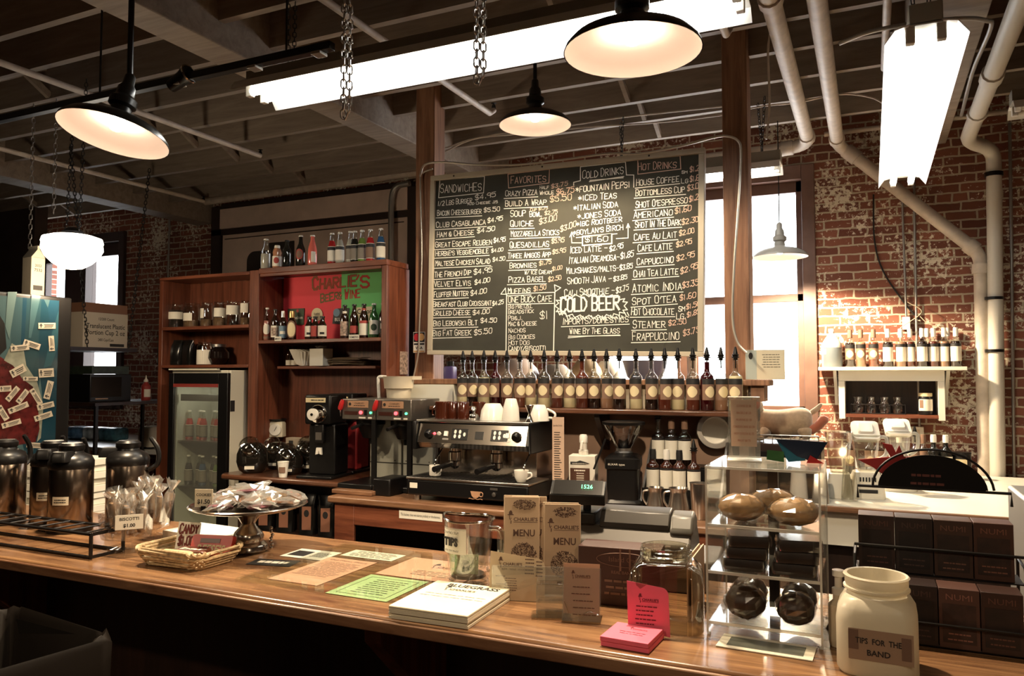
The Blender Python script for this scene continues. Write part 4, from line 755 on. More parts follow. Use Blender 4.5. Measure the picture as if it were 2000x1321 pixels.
ORD = 'first second third fourth fifth sixth seventh eighth ninth tenth eleventh twelfth thirteenth fourteenth fifteenth sixteenth seventeenth eighteenth nineteenth twentieth'.split()
for i, (px, k, fl) in enumerate(SY):
    y = 4.29 + .02 * math.sin(i * 2.3); p = at(px, 785, Y=y); wh = ORD[i] + ' from the white board' if i < 11 else (ORD[21 - i] + ' from the window')
    bottle('syrup', (p.x, y, ZS + .001), .037, .285, 'spouted bottle of %s syrup, %s' % (NM[k], wh), 'syrup bottles on the shelf under the chalkboard', m_bglass, fl, LQ[k], labels=[B_(72, .20, .60, m_lt), B_(73, .50, .61, m_lk, 1.02), O_(44, .25, .46, m_lc, .05, 1.035)], rz=R(20 + 25 * math.sin(i * 1.7)), spout=True)
# things behind the bottles on the rear shelf
zr = 1.621
p = at(879, 733, Y=4.5); t = thing('ink_bottle', 'squat purple square bottle with a black cap on the half wall cap', 'bottle', (p.x, 4.5, zr)); MB().rlathe([(1, 0), (1, .07), (.9, .08), (.5, .085)], hx=.038, hy=.03, rc=.01).build('body', M('purple plastic', (.06, .045, .13), .3), t); MB().lathe([(.026, .085), (.026, .115), (0, .117)], 14).build('cap', m_black, t)
def bowl(px, w, h, c, lab, Y=5.0, py=733, flip=True):
    p = at(px, py, Y=Y); pr = [(.5, 0), (.49, .25), (.42, .6), (.28, .9), (.2, 1), (0, 1)] if flip else [(0, 0), (.25, 0), (.4, .3), (.5, 1), (.47, 1), (.36, .3), (0, .08)]
    o = MB().lathe([(r * w, z * h) for r, z in pr], 24).build('mixing_bowl', c, None, (p.x, Y, 1.591)); tag(o, lab, 'bowl', 'bowls on the rear shelf')
m_tanp = M('tan melamine', (.50, .38, .24), .4); m_wp2 = M('white melamine', (.78, .74, .66), .35); m_pnk = M('pale pink melamine', (.60, .48, .42), .4)
bowl(1010, .34, .17, m_pnk, 'pale pink upturned bowl behind the bottles next to the purple bottle'); bowl(1085, .26, .13, M('grey melamine', (.35, .31, .27), .4), 'grey upturned bowl second along the rear shelf', 5.05); bowl(1145, .24, .16, m_tanp, 'tan upturned bowl in the middle of the rear shelf', 4.93); bowl(1185, .20, .15, m_wp2, 'white upturned bowl against the bright window gap', 5.08); bowl(1260, .30, .15, M('blue grey enamel', (.22, .26, .42), .35), 'blue grey bowl standing upright by the window', 5.0, flip=False)
p = at(1385, 693, Y=5.6); o = MB().lathe([(0, 0), (.03, 0), (.034, .3), (.0, .3)], 16).build('paper_cup_sleeve', m_lw, None, (-1.06, 5.08, 1.591)); tag(o, 'tall white stack of cups with a red top behind the board edge', 'cups'); MB().lathe([(.035, .28), (.035, .33), (0, .33)], 16).build('red_top', M('dull red card', (.3, .05, .04), .7), o)
for px, w_, lb, m_ in ((818, .1, 'cream panel', m_wpaper),): pass
o = MB().box(at(802, 780, Y=4.44).x, at(893, 780, Y=4.44).x, 4.378, 4.449, 1.465, 1.583).build('white_box', M('white box card', (.92, .89, .76), .6), None); tag(o, 'plain cream board brought forward under the half wall cap beside the plastic jug', 'box')  # flat white board, thickened forward so the cap's shadow misses it
# ---- on the side counter: jars, scale, grinders
AP = lambda x, y, **k: at(440 + x / 4.128, 740 + y / 4.128, **k)
m_dkg = LIQ('dark glass jar', (.012, .010, .008), .04); m_beans = M('coffee beans', (.02, .01, .006), .5)
def candy_jar(px, Y, label, rz, tilt=R(35), s=1):
    p = at(px, 915, Y=Y); t = thing('slanted_jar', label, 'jar', (p.x, Y, SZ + .001), rz, 'slanted glass jars')
    b = MB().at(sc=s); b.lathe([(0, 0), (.06, 0), (.085, .02), (.10, .07), (.098, .12), (.08, .165), (.05, .19), (0, .195)], 24, sx=1, sy=.78); b.build('glass_body', m_dkg, t)
    q = MB().at((0, -.062 * s, .158 * s), rx=R(48), sc=s); q.lathe([(.052, -.01), (.056, .035), (.062, .04), (.062, .047), (.05, .052)], 24); q.build('neck_ring', m_bglass, t)
    q = MB().at((0, -.062 * s, .158 * s), rx=R(48), sc=s); q.lathe([(.05, .046), (.056, .052), (.05, .062), (.025, .07), (.02, .078), (0, .08)], 22); q.build('lid', GLASS('lid glass', (.75, .72, .66), .15, .05, .8), t)
    q = MB().at(sc=s); q.box(-.03, .03, -.082, -.079, .03, .05); q.build('label', m_lw, t)
candy_jar(493, 4.12, 'dark slanted glass jar with a lid nearest the cooler', R(30), s=1.08); candy_jar(541, 4.36, 'dark slanted glass jar half hidden behind the paper cup', R(20), s=1.0); candy_jar(566, 4.15, 'dark slanted glass jar with its lid facing out, beside the paper cup', R(30), s=.92); candy_jar(603, 4.33, 'dark slanted glass jar with lid closest to the black grinder', R(34), s=1.08)
p = at(553, 922, Y=4.03); o = MB().lathe([(0, .002), (.026, 0), (.037, .098), (.039, .1), (.037, .102), (.034, .098), (.024, .006), (0, .006)], 22).build('paper_cup', m_cup, None, (p.x, 4.03, SZ + .001)); tag(o, 'small white paper cup with a brown print on the side counter', 'cup'); c = MB(); wrap(c, .0335, 255, 335, .03, .075); c.build('print', m_lt, o)
t = MB().box(-.16, .16, -.035, .035, 0, .21).build('cardboard_box', M('faded card', (.42, .34, .25), .8), None, (AP(640, 480, Y=4.53).x, 4.545, SZ + .001), bevel=.003); tag(t, 'faded cardboard box with black print behind the jars', 'box'); q = MB(); lines(q, -.03, .11, .165, .03, 1, .028, -.036, seed=5); lines(q, -.04, .12, .14, .014, 4, .005, -.036, seed=6); q.box(-.13, -.09, -.0365, -.0355, .12, .19); q.build('lettering', m_ink, t)
p = AP(415, 480, Y=4.53); t = thing('kitchen_scale', 'cream kitchen scale with a round dial and black tray on top of the box', 'scale', (p.x - .01, 4.545, SZ + .212), R(24))
MB().rlathe([(1, 0), (.96, .1), (.8, .115)], hx=.055, hy=.05, rc=.012).build('body', M('cream enamel', (.62, .56, .42), .4), t, bevel=.002); q = MB().at((0, -.051, .055), rx=R(84)); q.lathe([(0, .004), (.043, .004), (.046, 0), (.043, -.004)], 24); q.build('dial', m_cup, t); MB().bar((-.004, -.0575, .045), (.012, -.057, .08), .004, .002).build('needle', m_ink, t); MB().lathe([(0, .122), (.06, .122), (.072, .132), (.07, .134), (.058, .126), (0, .126)], 22).build('tray', m_black, t); MB().lathe([(.02, .114), (.02, .123)], 10).build('stem', m_black, t)
p = AP(318, 250, Y=4.6); t = thing('hanging_scoop', 'steel scoop with a long dark handle hanging on the wooden back panel', 'scoop', (p.x, 4.6, p.z)); MB().tube([(0, 0, .14), (.01, -.01, .0)], [.007, .009], 8).build('handle', m_dsteel, t); MB().lathe([(0, -.1), (.016, -.09), (.02, -.05), (.016, -.01), (.008, .005), (0, .01)], 14).build('bowl', m_chrome, t)
def grinder(x, y, label, body, disc_r, z0=SZ):
    t = thing('coffee_grinder', label, 'grinder', (x, y, z0 + .001), R(8), 'tall coffee grinders')
    MB().box(-.13, .13, -.14, .14, 0, .02).build('base', m_black, t, bevel=.006); MB().box(-.085, .11, -.06, .12, .02, .35).build('body', body, t, bevel=.01); MB().box(-.095, .095, -.1, .12, .351, .545).build('head', m_black, t, bevel=.012)
    MB().box(-.085, .06, -.104, -.1, .495, .525).build('name_plate', m_lc, t); q = MB(); lines(q, -.055, .05, .507, .01, 1, .006, -.105, seed=2); q.build('lettering', m_ink, t)
    q = MB().at((.01, -.1, .42), rx=R(90)); q.lathe([(disc_r, 0), (disc_r, .012), (disc_r * .9, .02), (disc_r * .55, .024), (disc_r * .55, .06)], 28); q.build('chrome_dial', m_chrome, t); q = MB().at((.01, -.1, .42), rx=R(90)); q.lathe([(disc_r * .56, .058), (disc_r * .62, .062), (disc_r * .62, .08), (disc_r * .15, .084), (0, .084)], 24); q.build('white_knob', m_cup, t); q = MB().at((.01, -.1, .42), rx=R(90)); q.lathe([(.009, .083), (.009, .088), (0, .088)], 10); q.build('knob_screw', m_black, t)
    MB().box(-.02, .045, -.1, -.07, .23, .35).build('chute', m_blackm, t, bevel=.004); q = MB(); q.box(-.01, .035, -.103, -.1, .25, .30); q.build('chute_label', m_dsteel, t); MB().prism([(-.005, .2), (.03, .2), (.034, .155), (.018, .16), (.014, .185), (.008, .16), (-.012, .155)], -.1, -.085).build('bag_clip', m_cup, t)
p = at(619, 900, Y=4.08); grinder(p.x, 4.16, 'black coffee grinder with a big chrome dial on the side counter', m_black, .062)
p = at(719, 900, Y=4.56); grinder(p.x - .11, 4.46, 'red bodied coffee grinder half hidden by the first coffee brewer', M('red enamel', (.26, .018, .02), .4), .032)
# coffee brewers
m_br = M('brushed brewer steel', (.30, .27, .24), .35, .9); m_bs = M('steel splash panel', (.42, .42, .36), .45, .25); m_ledr = M('lit red lamp', (1, .05, .06), .4, emit=3); m_ledg = M('lit green lamp', (.1, .9, .35), .4, emit=1.2); m_plate = M('brewer name plate', (.42, .23, .13), .6)
for x0, lb in ((-3.045, 'steel coffee brewer with a red handle, next to the red grinder'), (-2.785, 'steel coffee brewer with a red handle, beside the espresso machine')):
    t = thing('coffee_brewer', lb, 'coffee brewer', (x0, 4.0, ZB + .001), 0, 'steel coffee brewers'); w_ = .255; zb = .43; zt = .56
    MB().box(0, w_, 0, .34, zb, zt).build('control_head', m_br, t, bevel=.005); MB().box(.045, .2, -.003, 0, zb + .075, zb + .118).build('name_plate', m_plate, t, bevel=.001)
    q = MB(); q.txt("CHARLIE'S", .135, zb + .097, .016, y=-.004); lines(q, .09, .18, zb + .086, .01, 1, .004, -.004, seed=3); q.prism([(.063 + .01 * math.cos(k * .5), zb + .097 + .01 * math.sin(k * .5)) for k in range(12)], -.004, -.0032); q.build('lettering', m_ink, t)
    q = MB().at((-.008, -.012, zb + .06), ry=R(18)); q.rlathe([(.7, 0), (1, .012), (.9, .05), (.6, .066)], hx=.014, hy=.012, rc=.006); q.build('faucet_handle', m_red, t); MB().tube([(-.006, -.01, zb + .062), (-.006, -.01, zb + .02)], .006, 8).build('faucet', m_chrome, t)
    q = MB().at((.145, 0, zb + .045), rx=R(90)); q.lathe([(.011, 0), (.011, .006), (0, .009)], 14); q.build('red_lamp', m_ledr, t); q = MB().at((.22, 0, zb + .045), rx=R(90)); q.lathe([(.008, 0), (.008, .006), (0, .008)], 12); q.build('green_lamp', m_ledg, t)
    MB().box(.173, .19, -.006, 0, zb + .028, zb + .062).build('switch', m_black, t); q = MB(); q.box(.13, .18, -.0015, 0, zb + .008, zb + .018); q.box(.2, .228, -.0015, 0, zb + .008, zb + .018); q.build('switch_label', m_lw, t); MB().box(.02, .12, -.004, 0, zb + .03, zb + .052).build('dark_strip', M('smoked strip', (.05, .015, .01), .3), t)
    q = MB().at((.13, .13, 0)); q.lathe([(.035, zb - .125), (.05, zb - .12), (.085, zb - .04), (.092, zb - .035), (.092, zb - .002)], 20); q.build('funnel', m_black, t); MB().at((.13, .13, 0)).tube([(0, 0, zb - .125), (0, 0, zb - .16)], .01, 8).build('funnel_spout', m_black, t); MB().tube([(.13, .04, zb - .03), (.13, -.07, zb - .05)], .011, 8).build('funnel_handle', m_black, t)
    MB().box(.005, w_ - .005, .30, .335, .0, zb - .001).build('splash_panel', m_bs, t, bevel=.003); q = MB(); q.box(.005, w_ - .005, .296, .2995, .13, .135); q.build('panel_seam', m_ink, t)
    MB().box(.0, w_, -.04, .3, 0, .035).build('warmer_base', m_black, t, bevel=.006); MB().box(w_ - .03, w_, .0, .02, .036, zb - .001).build('front_post', m_black, t)
    for sx in (.03, w_ - .05): q = MB().at((sx, .295, .15), rx=R(90)); q.lathe([(.004, 0), (0, .002)], 8); q.build('screw', m_ink, t)
o = MB().box(0, .12, 0, .2, 0, .1).build('black_caddy', m_black, None, (-2.68, 3.82, ZB + .001), bevel=.008); tag(o, 'black plastic caddy on the back bar end beside the espresso machine', 'caddy')
# plastic measuring jug
p = at(782, 777, Y=4.28); t = thing('measuring_jug', 'cream plastic measuring jug with a spout standing on a coffee brewer', 'jug', (p.x, 4.26, ZB + .562), R(15))
m_jug = M('cream plastic', (.72, .62, .46), .35)
MB().lathe([(0, .004), (.072, .004), (.078, 0), (.082, .06), (.094, .062), (.1, .13), (.104, .14), (.1, .14), (.09, .08), (.07, .012), (0, .012)], 26).build('body', m_jug, t); MB().tube(smooth_path([(-.085, 0, .135), (-.135, 0, .135), (-.14, 0, .1), (-.135, 0, .0)], 5), .011, 8).build('handle', m_cup, t); MB().prism([(.085, -.03), (.155, 0), (.085, .03)], .118, .141, 'xy').build('spout', m_jug, t)
# ---- espresso machine
EX0, EX1, EF, EBk = -2.41, -1.685, 3.85, 4.33
m_em = M('polished machine steel', (.58, .52, .46), .16, 1)
t = thing('espresso_machine', 'two group espresso machine of polished steel and black standing on the back bar', 'espresso machine', (EX0, EF, ZB + .001)); w_ = EX1 - EX0; zl = ZB
MB().prism([(.03, .29), (0, .32), (.035, .435), (.45, .435), (.45, .29)], .012, w_ - .0, 'yz').build('upper_body', m_black, t, bevel=.004); fixn(t.children[0])
q = MB(); q.face([(.02, -.0015, .322), (w_ - .02, -.0015, .322), (w_ - .02, .0318, .428), (.02, .0318, .428)]); q.face([(.02, -.0015, .322), (.02, .026, .292), (w_ - .02, .026, .292), (w_ - .02, -.0015, .322)]); q.build('front_panel', m_em, t)
MB().box(-.004, w_ + .004, .02, .45, .436, .452).build('cup_tray', m_steel, t, bevel=.004); MB().box(-.012, .012, -.01, .4, .28, .445).build('end_cheek', m_black, t, bevel=.008); MB().box(w_, w_ + .014, -.01, .44, .28, .452).build('end_cheek', m_black, t, bevel=.008)
MB().box(.05, w_ - .04, .2, .44, .12, .289).build('back_body', m_em, t, bevel=.003); MB().box(-.0, w_ + .03, -.08, .45, .03, .12).build('base', m_black, t, bevel=.01); MB().box(-.005, w_ + .035, -.085, .2, .1205, .132).build('drip_tray', m_steel, t, bevel=.003); q = MB()
for k in range(26): q.box(.03 + k * .026, .042 + k * .026, -.07, .19, .1325, .134)
q.build('drip_grille', m_blackm, t)
for x in (.04, w_ - .04):
    for y in (-.03, .4): MB().at((x, y, 0)).lathe([(.02, 0), (.02, .03)], 12).build('foot', m_steel, t)
def onp(u, v, d=.002): return V((u, -.0015 + (v - .322) * .0333 / .106 - d, v))
for u in (.09, w_ - .08): q = MB().at(onp(u, .375, 0), rx=R(107)); q.lathe([(.026, 0), (.026, .012), (.02, .03), (.016, .034), (0, .034)], 18); q.build('steam_knob', m_black, t)
for u, m_, r in ((.125, m_ledr, .007), (.155, m_cup, .012)): q = MB().at(onp(u, .375, 0), rx=R(107)); q.lathe([(r, 0), (r, .006), (0, .008)], 14); q.build('red_lamp' if m_ is m_ledr else 'push_button', m_, t)
for u in (.2, w_ - .135): q = MB().at(onp(u, .375, 0), rx=R(-17)); q.box(-.011, .011, -.006, 0, -.014, .014); q.build('rocker_switch', m_cup, t); q = MB().at(onp(u, .345, 0), rx=R(-17)); q.box(-.018, .018, -.003, 0, -.005, .005); q.build('switch_plate', m_dsteel, t)
for u in (.29, .54):
    q = MB().at(onp(u, .373, 0), rx=R(-17)); q.box(-.052, .052, -.004, 0, -.032, .032); kp = q.build('key_pad', m_black, t, bevel=.001); q = MB().at(onp(u, .373, 0), rx=R(-17))
    for (a, b) in ((-.028, .014), (-.028, -.012), (.002, .014), (.002, -.012), (.032, 0)): q.prism([(a + .008 * math.cos(k * .7), b + .012 * math.sin(k * .7)) for k in range(9)], -.006, -.004)
    fixn(q.build('brew_key', m_cup, kp))
q = MB().at(onp(.415, .37, 0), rx=R(-17)); q.box(-.026, .026, -.004, 0, -.022, .022); q.build('gauge', m_blackm, t)
for u in (.2, .47):
    q = MB().at((u, .12, 0)); q.lathe([(.032, .21), (.038, .215), (.038, .262), (.03, .268), (.03, .292)], 20); q.build('group_head', m_em, t); q = MB().at((u, .12, 0)); q.lathe([(.012, .165), (.03, .178), (.036, .182), (.036, .209)], 18); pf = q.build('portafilter', m_chrome, t); MB().tube([(u, .09, .195), (u - .01, .05, .193), (u - .025, -.075, .18)], [.009, .014, .017], 10).build('portafilter_handle', m_black, pf)
for u in (.135, w_ - .03):
    MB().tube(smooth_path([(u, .1, .29), (u, .03, .24), (u, .0, .2), (u + .005, .01, .14)], 5), .0045, 8).build('steam_wand', m_chrome, t)
q = MB().at((.36, .199, .16), rx=R(90)); q.lathe([(.018, 0), (0, .001)], 16); q.build('round_opening', m_ink, t)
MB().box(.02, .07, -.0825, -.081, .07, .1).build('badge', m_lw, t); q = MB(); q.prism([(.41, .075), (.475, .075), (.465, .05), (.45, .04), (.43, .04), (.418, .05)], -.083, -.081); q.tube([(.475 + .012 * math.cos(k * .5), -.082, .06 + .012 * math.sin(k * .5)) for k in range(13)], .003, 5); q.tube([(.4 + .005 * k, -.082, .034 + .002 * math.sin(k)) for k in range(18)], .002, 5); fixn(q.build('cup_emblem', m_plate, t)); MB().box(.53, .575, -.0825, -.081, .088, .1).build('badge', m_dsteel, t); q = MB().at((.555, -.08, .065), rx=R(90)); q.lathe([(.012, 0), (.012, .008), (0, .01)], 12); q.build('key_switch', m_dsteel, t)
m_brown = LIQ('brown glazed mug', (.055, .012, .005), .12)
EZ = ZB + .001 + .4525
def cup(name, x, y, z, r, H, mat, label, cat='cup', group=None, flip=False, handle=None, straight=False, n=24):
    t = thing(name, label, cat, (x, y, z), 0, group)
    pr = [(0, .003), (r * .9, .003), (r, .008), (r, H), (r * .93, H), (r * .92, .01), (0, .01)] if straight else [(0, .003), (r * .55, 0), (r * .62, .004), (r * .88, H * .4), (r, H), (r * .95, H), (r * .82, H * .4), (r * .5, .01), (0, .01)]
    if flip: pr = [(a, H - b) for a, b in pr]
    fixn(MB().lathe(pr, n).build('bowl', mat, t))
    if handle is not None:
        a = R(handle); d = V((math.cos(a), math.sin(a), 0)); z0, z1 = H * .8, H * .25
        if flip: z0, z1 = H - z0, H - z1
        k0, k1 = (r * .96, r * .8) if not straight else (r * .98, r * .98)
        MB().tube(smooth_path([d * k0 + V((0, 0, z0)), d * (r * 1.45) + V((0, 0, z0)), d * (r * 1.5) + V((0, 0, (z0 + z1) / 2)), d * k1 + V((0, 0, z1))], 5), r * .11, 8).build('handle', mat, t)
    return t
EP = lambda x, y, Y: at(790 + x / 5.503, 770 + y / 5.503, Y=Y)
gm = 'brown mugs on the espresso machine'
for cx, r, y, lb in ((405, .043, 3.98, 'brown glazed mug at the end of the machine top nearest the brewers'), (525, .036, 4.0, 'brown glazed mug second on the machine top'), (630, .036, 3.99, 'brown glazed mug third on the machine top')): p = EP(cx, 260, y); cup('mug', p.x, y, EZ, r, .105, m_brown, lb, 'mug', gm, True, 180 if cx == 405 else None, True)
p = EP(780, 260, 4.12); cup('mug', p.x, 4.14, EZ, .042, .1, m_brown, 'dark brown mug standing behind the heap of measures', 'mug', gm, True, 20, True)
for cx, lb in ((720, 'small round steel tamper lying in front of the brown mugs'), (850, 'dark metal measure lying beside the steel tamper')): p = EP(cx, 270, 3.93); o = MB().lathe([(0, 0), (.03, 0), (.034, .012), (.028, .03), (.01, .036), (.008, .045), (.016, .06), (.012, .075), (0, .078)], 16).build('tamper', m_chrome if cx == 720 else m_dsteel, None, (p.x, 3.96, EZ)); tag(o, lb, 'tamper')
gc = 'white china on the espresso machine'
p = EP(990, 280, 3.98); cup('cup', p.x - .02, 3.97, EZ, .075, .095, m_cup, 'big white cup turned upside down on the machine top', 'cup', gc, True)
p = EP(1185, 280, 4.0); cup('cup', p.x - .005, 3.96, EZ, .05, .125, m_cup, 'tall tapered white cup upside down, highest on the machine top', 'cup', gc, True)
p = EP(1440, 280, 4.02); cup('cup', p.x - .0, 4.02, EZ, .062, .09, m_cup, 'white cup upside down with its handle towards the syrup shelf', 'cup', gc, True, 10)
p = EP(1345, 285, 3.9); o = MB().lathe([(0, .0), (.024, 0), (.006, .042), (.006, .046), (.026, .092), (.024, .092), (0, .05)], 20).build('jigger', m_chrome, None, (p.x, 3.9, EZ)); tag(o, 'shiny hourglass jigger in front of the white cups', 'jigger')
zt_ = ZB + .001 + .1342
p = EP(310, 905, 3.82); cup('creamer', p.x, 3.84, zt_, .034, .062, m_cup, 'small white creamer on the drip tray under the first group', 'creamer', None, False, -20, True); p = EP(1240, 965, 3.8); cup('cup', p.x + .0, 3.82, zt_, .041, .064, m_cup, 'white espresso cup with its handle out on the drip tray', 'cup', None, False, -5)
p = at(1092, 892, Y=3.95); t = MB().box(-.03, .035, 0, .003, -.205, .215).build('price_list', m_paper, None, (p.x, 3.93, p.z), R(12)); t.data.materials[0] = M('pinkish paper', (.55, .38, .27), .8); tag(t, 'long narrow pinkish price list taped at the side of the espresso machine', 'price list'); q = MB(); q.txt('Specialty Drinks', .0, .165, .014, y=-.001, wid=.05)
for k in range(24): q.box(-.02, random.uniform(.008, .024), -.0012, -.0002, .13 - k * .0125, .134 - k * .0125)
q.build('lettering', m_ink, t)
# ---- chocolate carton, hopper grinder, bottle rack, pitchers
CP = lambda x, y, **k: at(1090 + x / 6.006, 800 + y / 6.006, **k)
p = CP(300, 900, Y=4.2); t = thing('sauce_carton', 'white and brown chocolate sauce carton with a white pump on top', 'carton', (p.x, 4.2, ZB + .001), R(10)); MB().box(-.075, .075, -.06, .06, 0, .255).build('carton', m_wpaper, t, bevel=.004); MB().box(-.066, .045, -.0615, -.0605, .005, .185).build('brown_label', M('brown carton print', (.07, .025, .012), .6), t)
q = MB(); lines(q, -.045, .025, .168, .012, 1, .008, -.063, seed=7); lines(q, -.03, .012, .154, .012, 1, .004, -.063, seed=8)
for k in range(4): q.box(-.03, .012, -.0635, -.0625, .14 - k * .012, .144 - k * .012)
q.build('lettering', m_lw, t); q = MB(); q.prism([(-.065, .205), (.02, .205), (.045, .212), (.02, .22), (-.01, .228), (-.03, .22), (-.065, .22)], -.0625, -.0605); fixn(q.build('emblem', m_lk, t)); MB().txt('GHIRARDELLI', -.012, .2075, .009, y=-.0632, bold=.01, wid=.085).build('lettering', m_lw, t)
MB().lathe([(.028, .2555), (.028, .28), (.022, .285), (.02, .32), (.024, .325), (.024, .36), (.018, .37), (0, .372)], 18).build('pump', m_cup, t); MB().tube([(0, 0, .33), (-.004, -.035, .325), (-.006, -.04, .29)], .009, 8).build('pump_nozzle', m_cup, t)
p = CP(755, 1100, Y=4.12); t = thing('hopper_grinder', 'black espresso grinder with a smoked cone hopper between carton and bottle rack', 'grinder', (p.x, 4.15, ZB + .001), R(12)); t.scale = (1, 1, .79); MB().rlathe([(1, 0), (1, .03), (.86, .05), (.86, .25), (.95, .26), (.95, .325), (.7, .345), (.4, .35)], hx=.10, hy=.13, rc=.03).build('body', m_black, t); q = MB(); q.txt('ELXAR type', -.03, .285, .018, y=-.1255, bold=.01); q.build('lettering', m_lw, t)
MB().lathe([(.045, .345), (.05, .36), (.042, .37), (.042, .39)], 20).build('collar', m_dsteel, t); MB().lathe([(.04, .385), (.105, .53), (.112, .555), (.108, .555), (.036, .388)], 28).build('hopper', GLASS('smoked plastic', (.55, .47, .40), .1, .05, .5), t); MB().lathe([(0, .388), (.036, .39), (.08, .485), (0, .495)], 20).build('beans', m_beans, t); MB().lathe([(.115, .552), (.118, .558), (.118, .572), (.1, .578), (0, .58)], 28).build('hopper_lid', m_black, t)
MB().bar((-.09, -.09, .46), (-.155, -.09, .25), .014, .01).build('lever', m_black, t)
p0 = CP(930, 1110, Y=4.05)
t = thing('bottle_rack', 'black two tier stand holding bottles of syrup on the back bar', 'rack', (-1.15, 4.1, ZB + .001)); q = MB(); q.prism([(0, 0), (.04, 0), (.30, .34), (.27, .34)], 0, .012, 'yz'); q.build('side_frame', m_dsteel, t); q = MB(); q.prism([(0, 0), (.04, 0), (.30, .34), (.27, .34)], .42, .432, 'yz'); q.build('side_frame', m_dsteel, t); MB().box(.013, .419, .03, .13, .055, .065).build('tier', m_black, t); MB().box(.013, .419, .15, .30, .2, .21).build('tier', m_black, t); MB().box(.013, .419, .025, .035, .066, .10).build('front_rail', m_black, t); MB().box(.013, .419, .13, .15, 0, .2).build('riser', m_black, t); MB().box(.013, .419, .03, .13, 0, .055).build('plinth', m_black, t)
lq = LIQ('brown bottle', (.04, .012, .006))
for cx, z, y, sp, cp_, lb in ((1180, .211, 4.27, True, None, 'syrup bottle with a tall spout on the upper tier of the rack'), (1335, .211, 4.27, False, m_lt, 'syrup bottle with tan cap, middle of the upper tier of the rack'), (1490, .211, 4.27, False, m_lt, 'syrup bottle with tan cap, last on the upper tier of the rack'), (1115, .066, 4.18, False, m_capd, 'brown syrup bottle first on the lower tier of the rack'), (1275, .066, 4.18, False, m_capw, 'brown syrup bottle with a tall white cap, second on the lower tier'), (1425, .066, 4.18, False, m_capd, 'brown syrup bottle with dark cap, third on the lower tier'), (1595, .066, 4.18, True, m_capw, 'brown syrup bottle with white collar and spout ending the lower tier')):
    p = CP(cx, 850, Y=y); o = bottle('syrup', (p.x, y, ZB + .001 + z + .001), .0365, .25 if z > .1 else .235, lb, 'bottles in the back bar rack', m_bglass if z > .1 else lq, .62 if z > .1 else None, LQ['d'], cap=cp_ if not sp else None, capl=.05, spout=sp, labels=[B_(70, .14, .55, m_lw), B_(72, .56, .6, m_lk)], rz=R(10))
def pitcher(cx, cy, Y, r, H, label, hd):
    p = CP(cx, cy, Y=Y); t = thing('milk_pitcher', label, 'pitcher', (p.x, Y, ZB + .001), 0, 'steel milk pitchers'); MB().lathe([(0, 0), (r * .95, 0), (r, .006), (r * .98, H * .3), (r * .74, H * .8), (r * .8, H * .92), (r * .92, H), (r * .86, H), (r * .7, H * .8), (0, H * .7)], 26).build('body', m_steel, t)
    d = V((math.cos(R(hd)), math.sin(R(hd)), 0)); MB().tube(smooth_path([d * r * .8 + V((0, 0, H * .86)), d * r * 1.3 + V((0, 0, H * .8)), d * r * 1.32 + V((0, 0, H * .5)), d * r * .96 + V((0, 0, H * .25))], 5), .006, 8).build('handle', m_steel, t)
pitcher(1145, 1155, 4.02, .048, .122, 'small steel milk pitcher with its handle towards the grinder', 190); pitcher(1415, 1225, 3.96, .055, .135, 'larger steel milk pitcher beside the tall mixing cup', 195)
p = CP(1670, 1265, Y=3.9); o = MB().lathe([(0, 0), (.034, 0), (.036, .004), (.047, .175), (.05, .178), (.046, .178), (.034, .01), (0, .01)], 26).build('mixing_cup', m_steel, None, (p.x, 3.88, ZB + .001)); tag(o, 'tall tapered steel mixing cup on the pale back bar worktop', 'cup')
p = CP(1835, 250, Y=4.35); t = thing('hanging_pan', 'shiny steel pan hanging face out under the end of the syrup shelf', 'pan', (p.x, 4.38, p.z)); q = MB().at(rx=R(84), rz=R(14)); q.lathe([(.075, 0), (.10, .0), (.105, -.006), (.098, -.008), (.078, -.008)], 30); q.build('rim', m_steel, t); q = MB().at(rx=R(84), rz=R(14)); q.lathe([(.077, -.003), (.07, -.05), (0, -.06)], 30); q.build('bowl', M('bright enamel', (.88, .86, .80), .3), t); MB().box(-.016, .016, -.01, 0, .09, .125).build('hang_tab', m_cup, t)  # window reflection in the steel put into the bowl's pale colour
# ------------------------------------------------ the long front counter
CZ = 1.05
m_bar = WOOD('varnished plank counter', (.085, .034, .016), (.36, .195, .092), (1.1, 14, 14), 2.0, .26, .35, .02)
bar = thing('bar_counter', 'long varnished wooden front counter carrying the menus, tip jars and pastry case', 'counter', (0, 0, 0))
MB().box(-4.2, 1.3, 1.625, 2.315, CZ - .03, CZ).build('worktop', m_bar, bar, bevel=.008); MB().box(-4.2, 1.3, 1.612, 1.6245, CZ - .036, CZ - .006).build('edge_strip', m_btop, bar, bevel=.004)
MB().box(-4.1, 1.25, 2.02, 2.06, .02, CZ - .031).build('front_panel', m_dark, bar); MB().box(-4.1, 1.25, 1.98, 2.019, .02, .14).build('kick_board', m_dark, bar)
for x in (-3.0, -1.2): MB().prism([(2.019, .1), (2.019, CZ - .031), (1.68, CZ - .031), (1.68, CZ - .09), (1.9, .75), (1.96, .1)], x, x + .05, 'yz').build('support_panel', m_cab, bar)
def on(px, py, **k): return at(px, py, Z=CZ, **k)
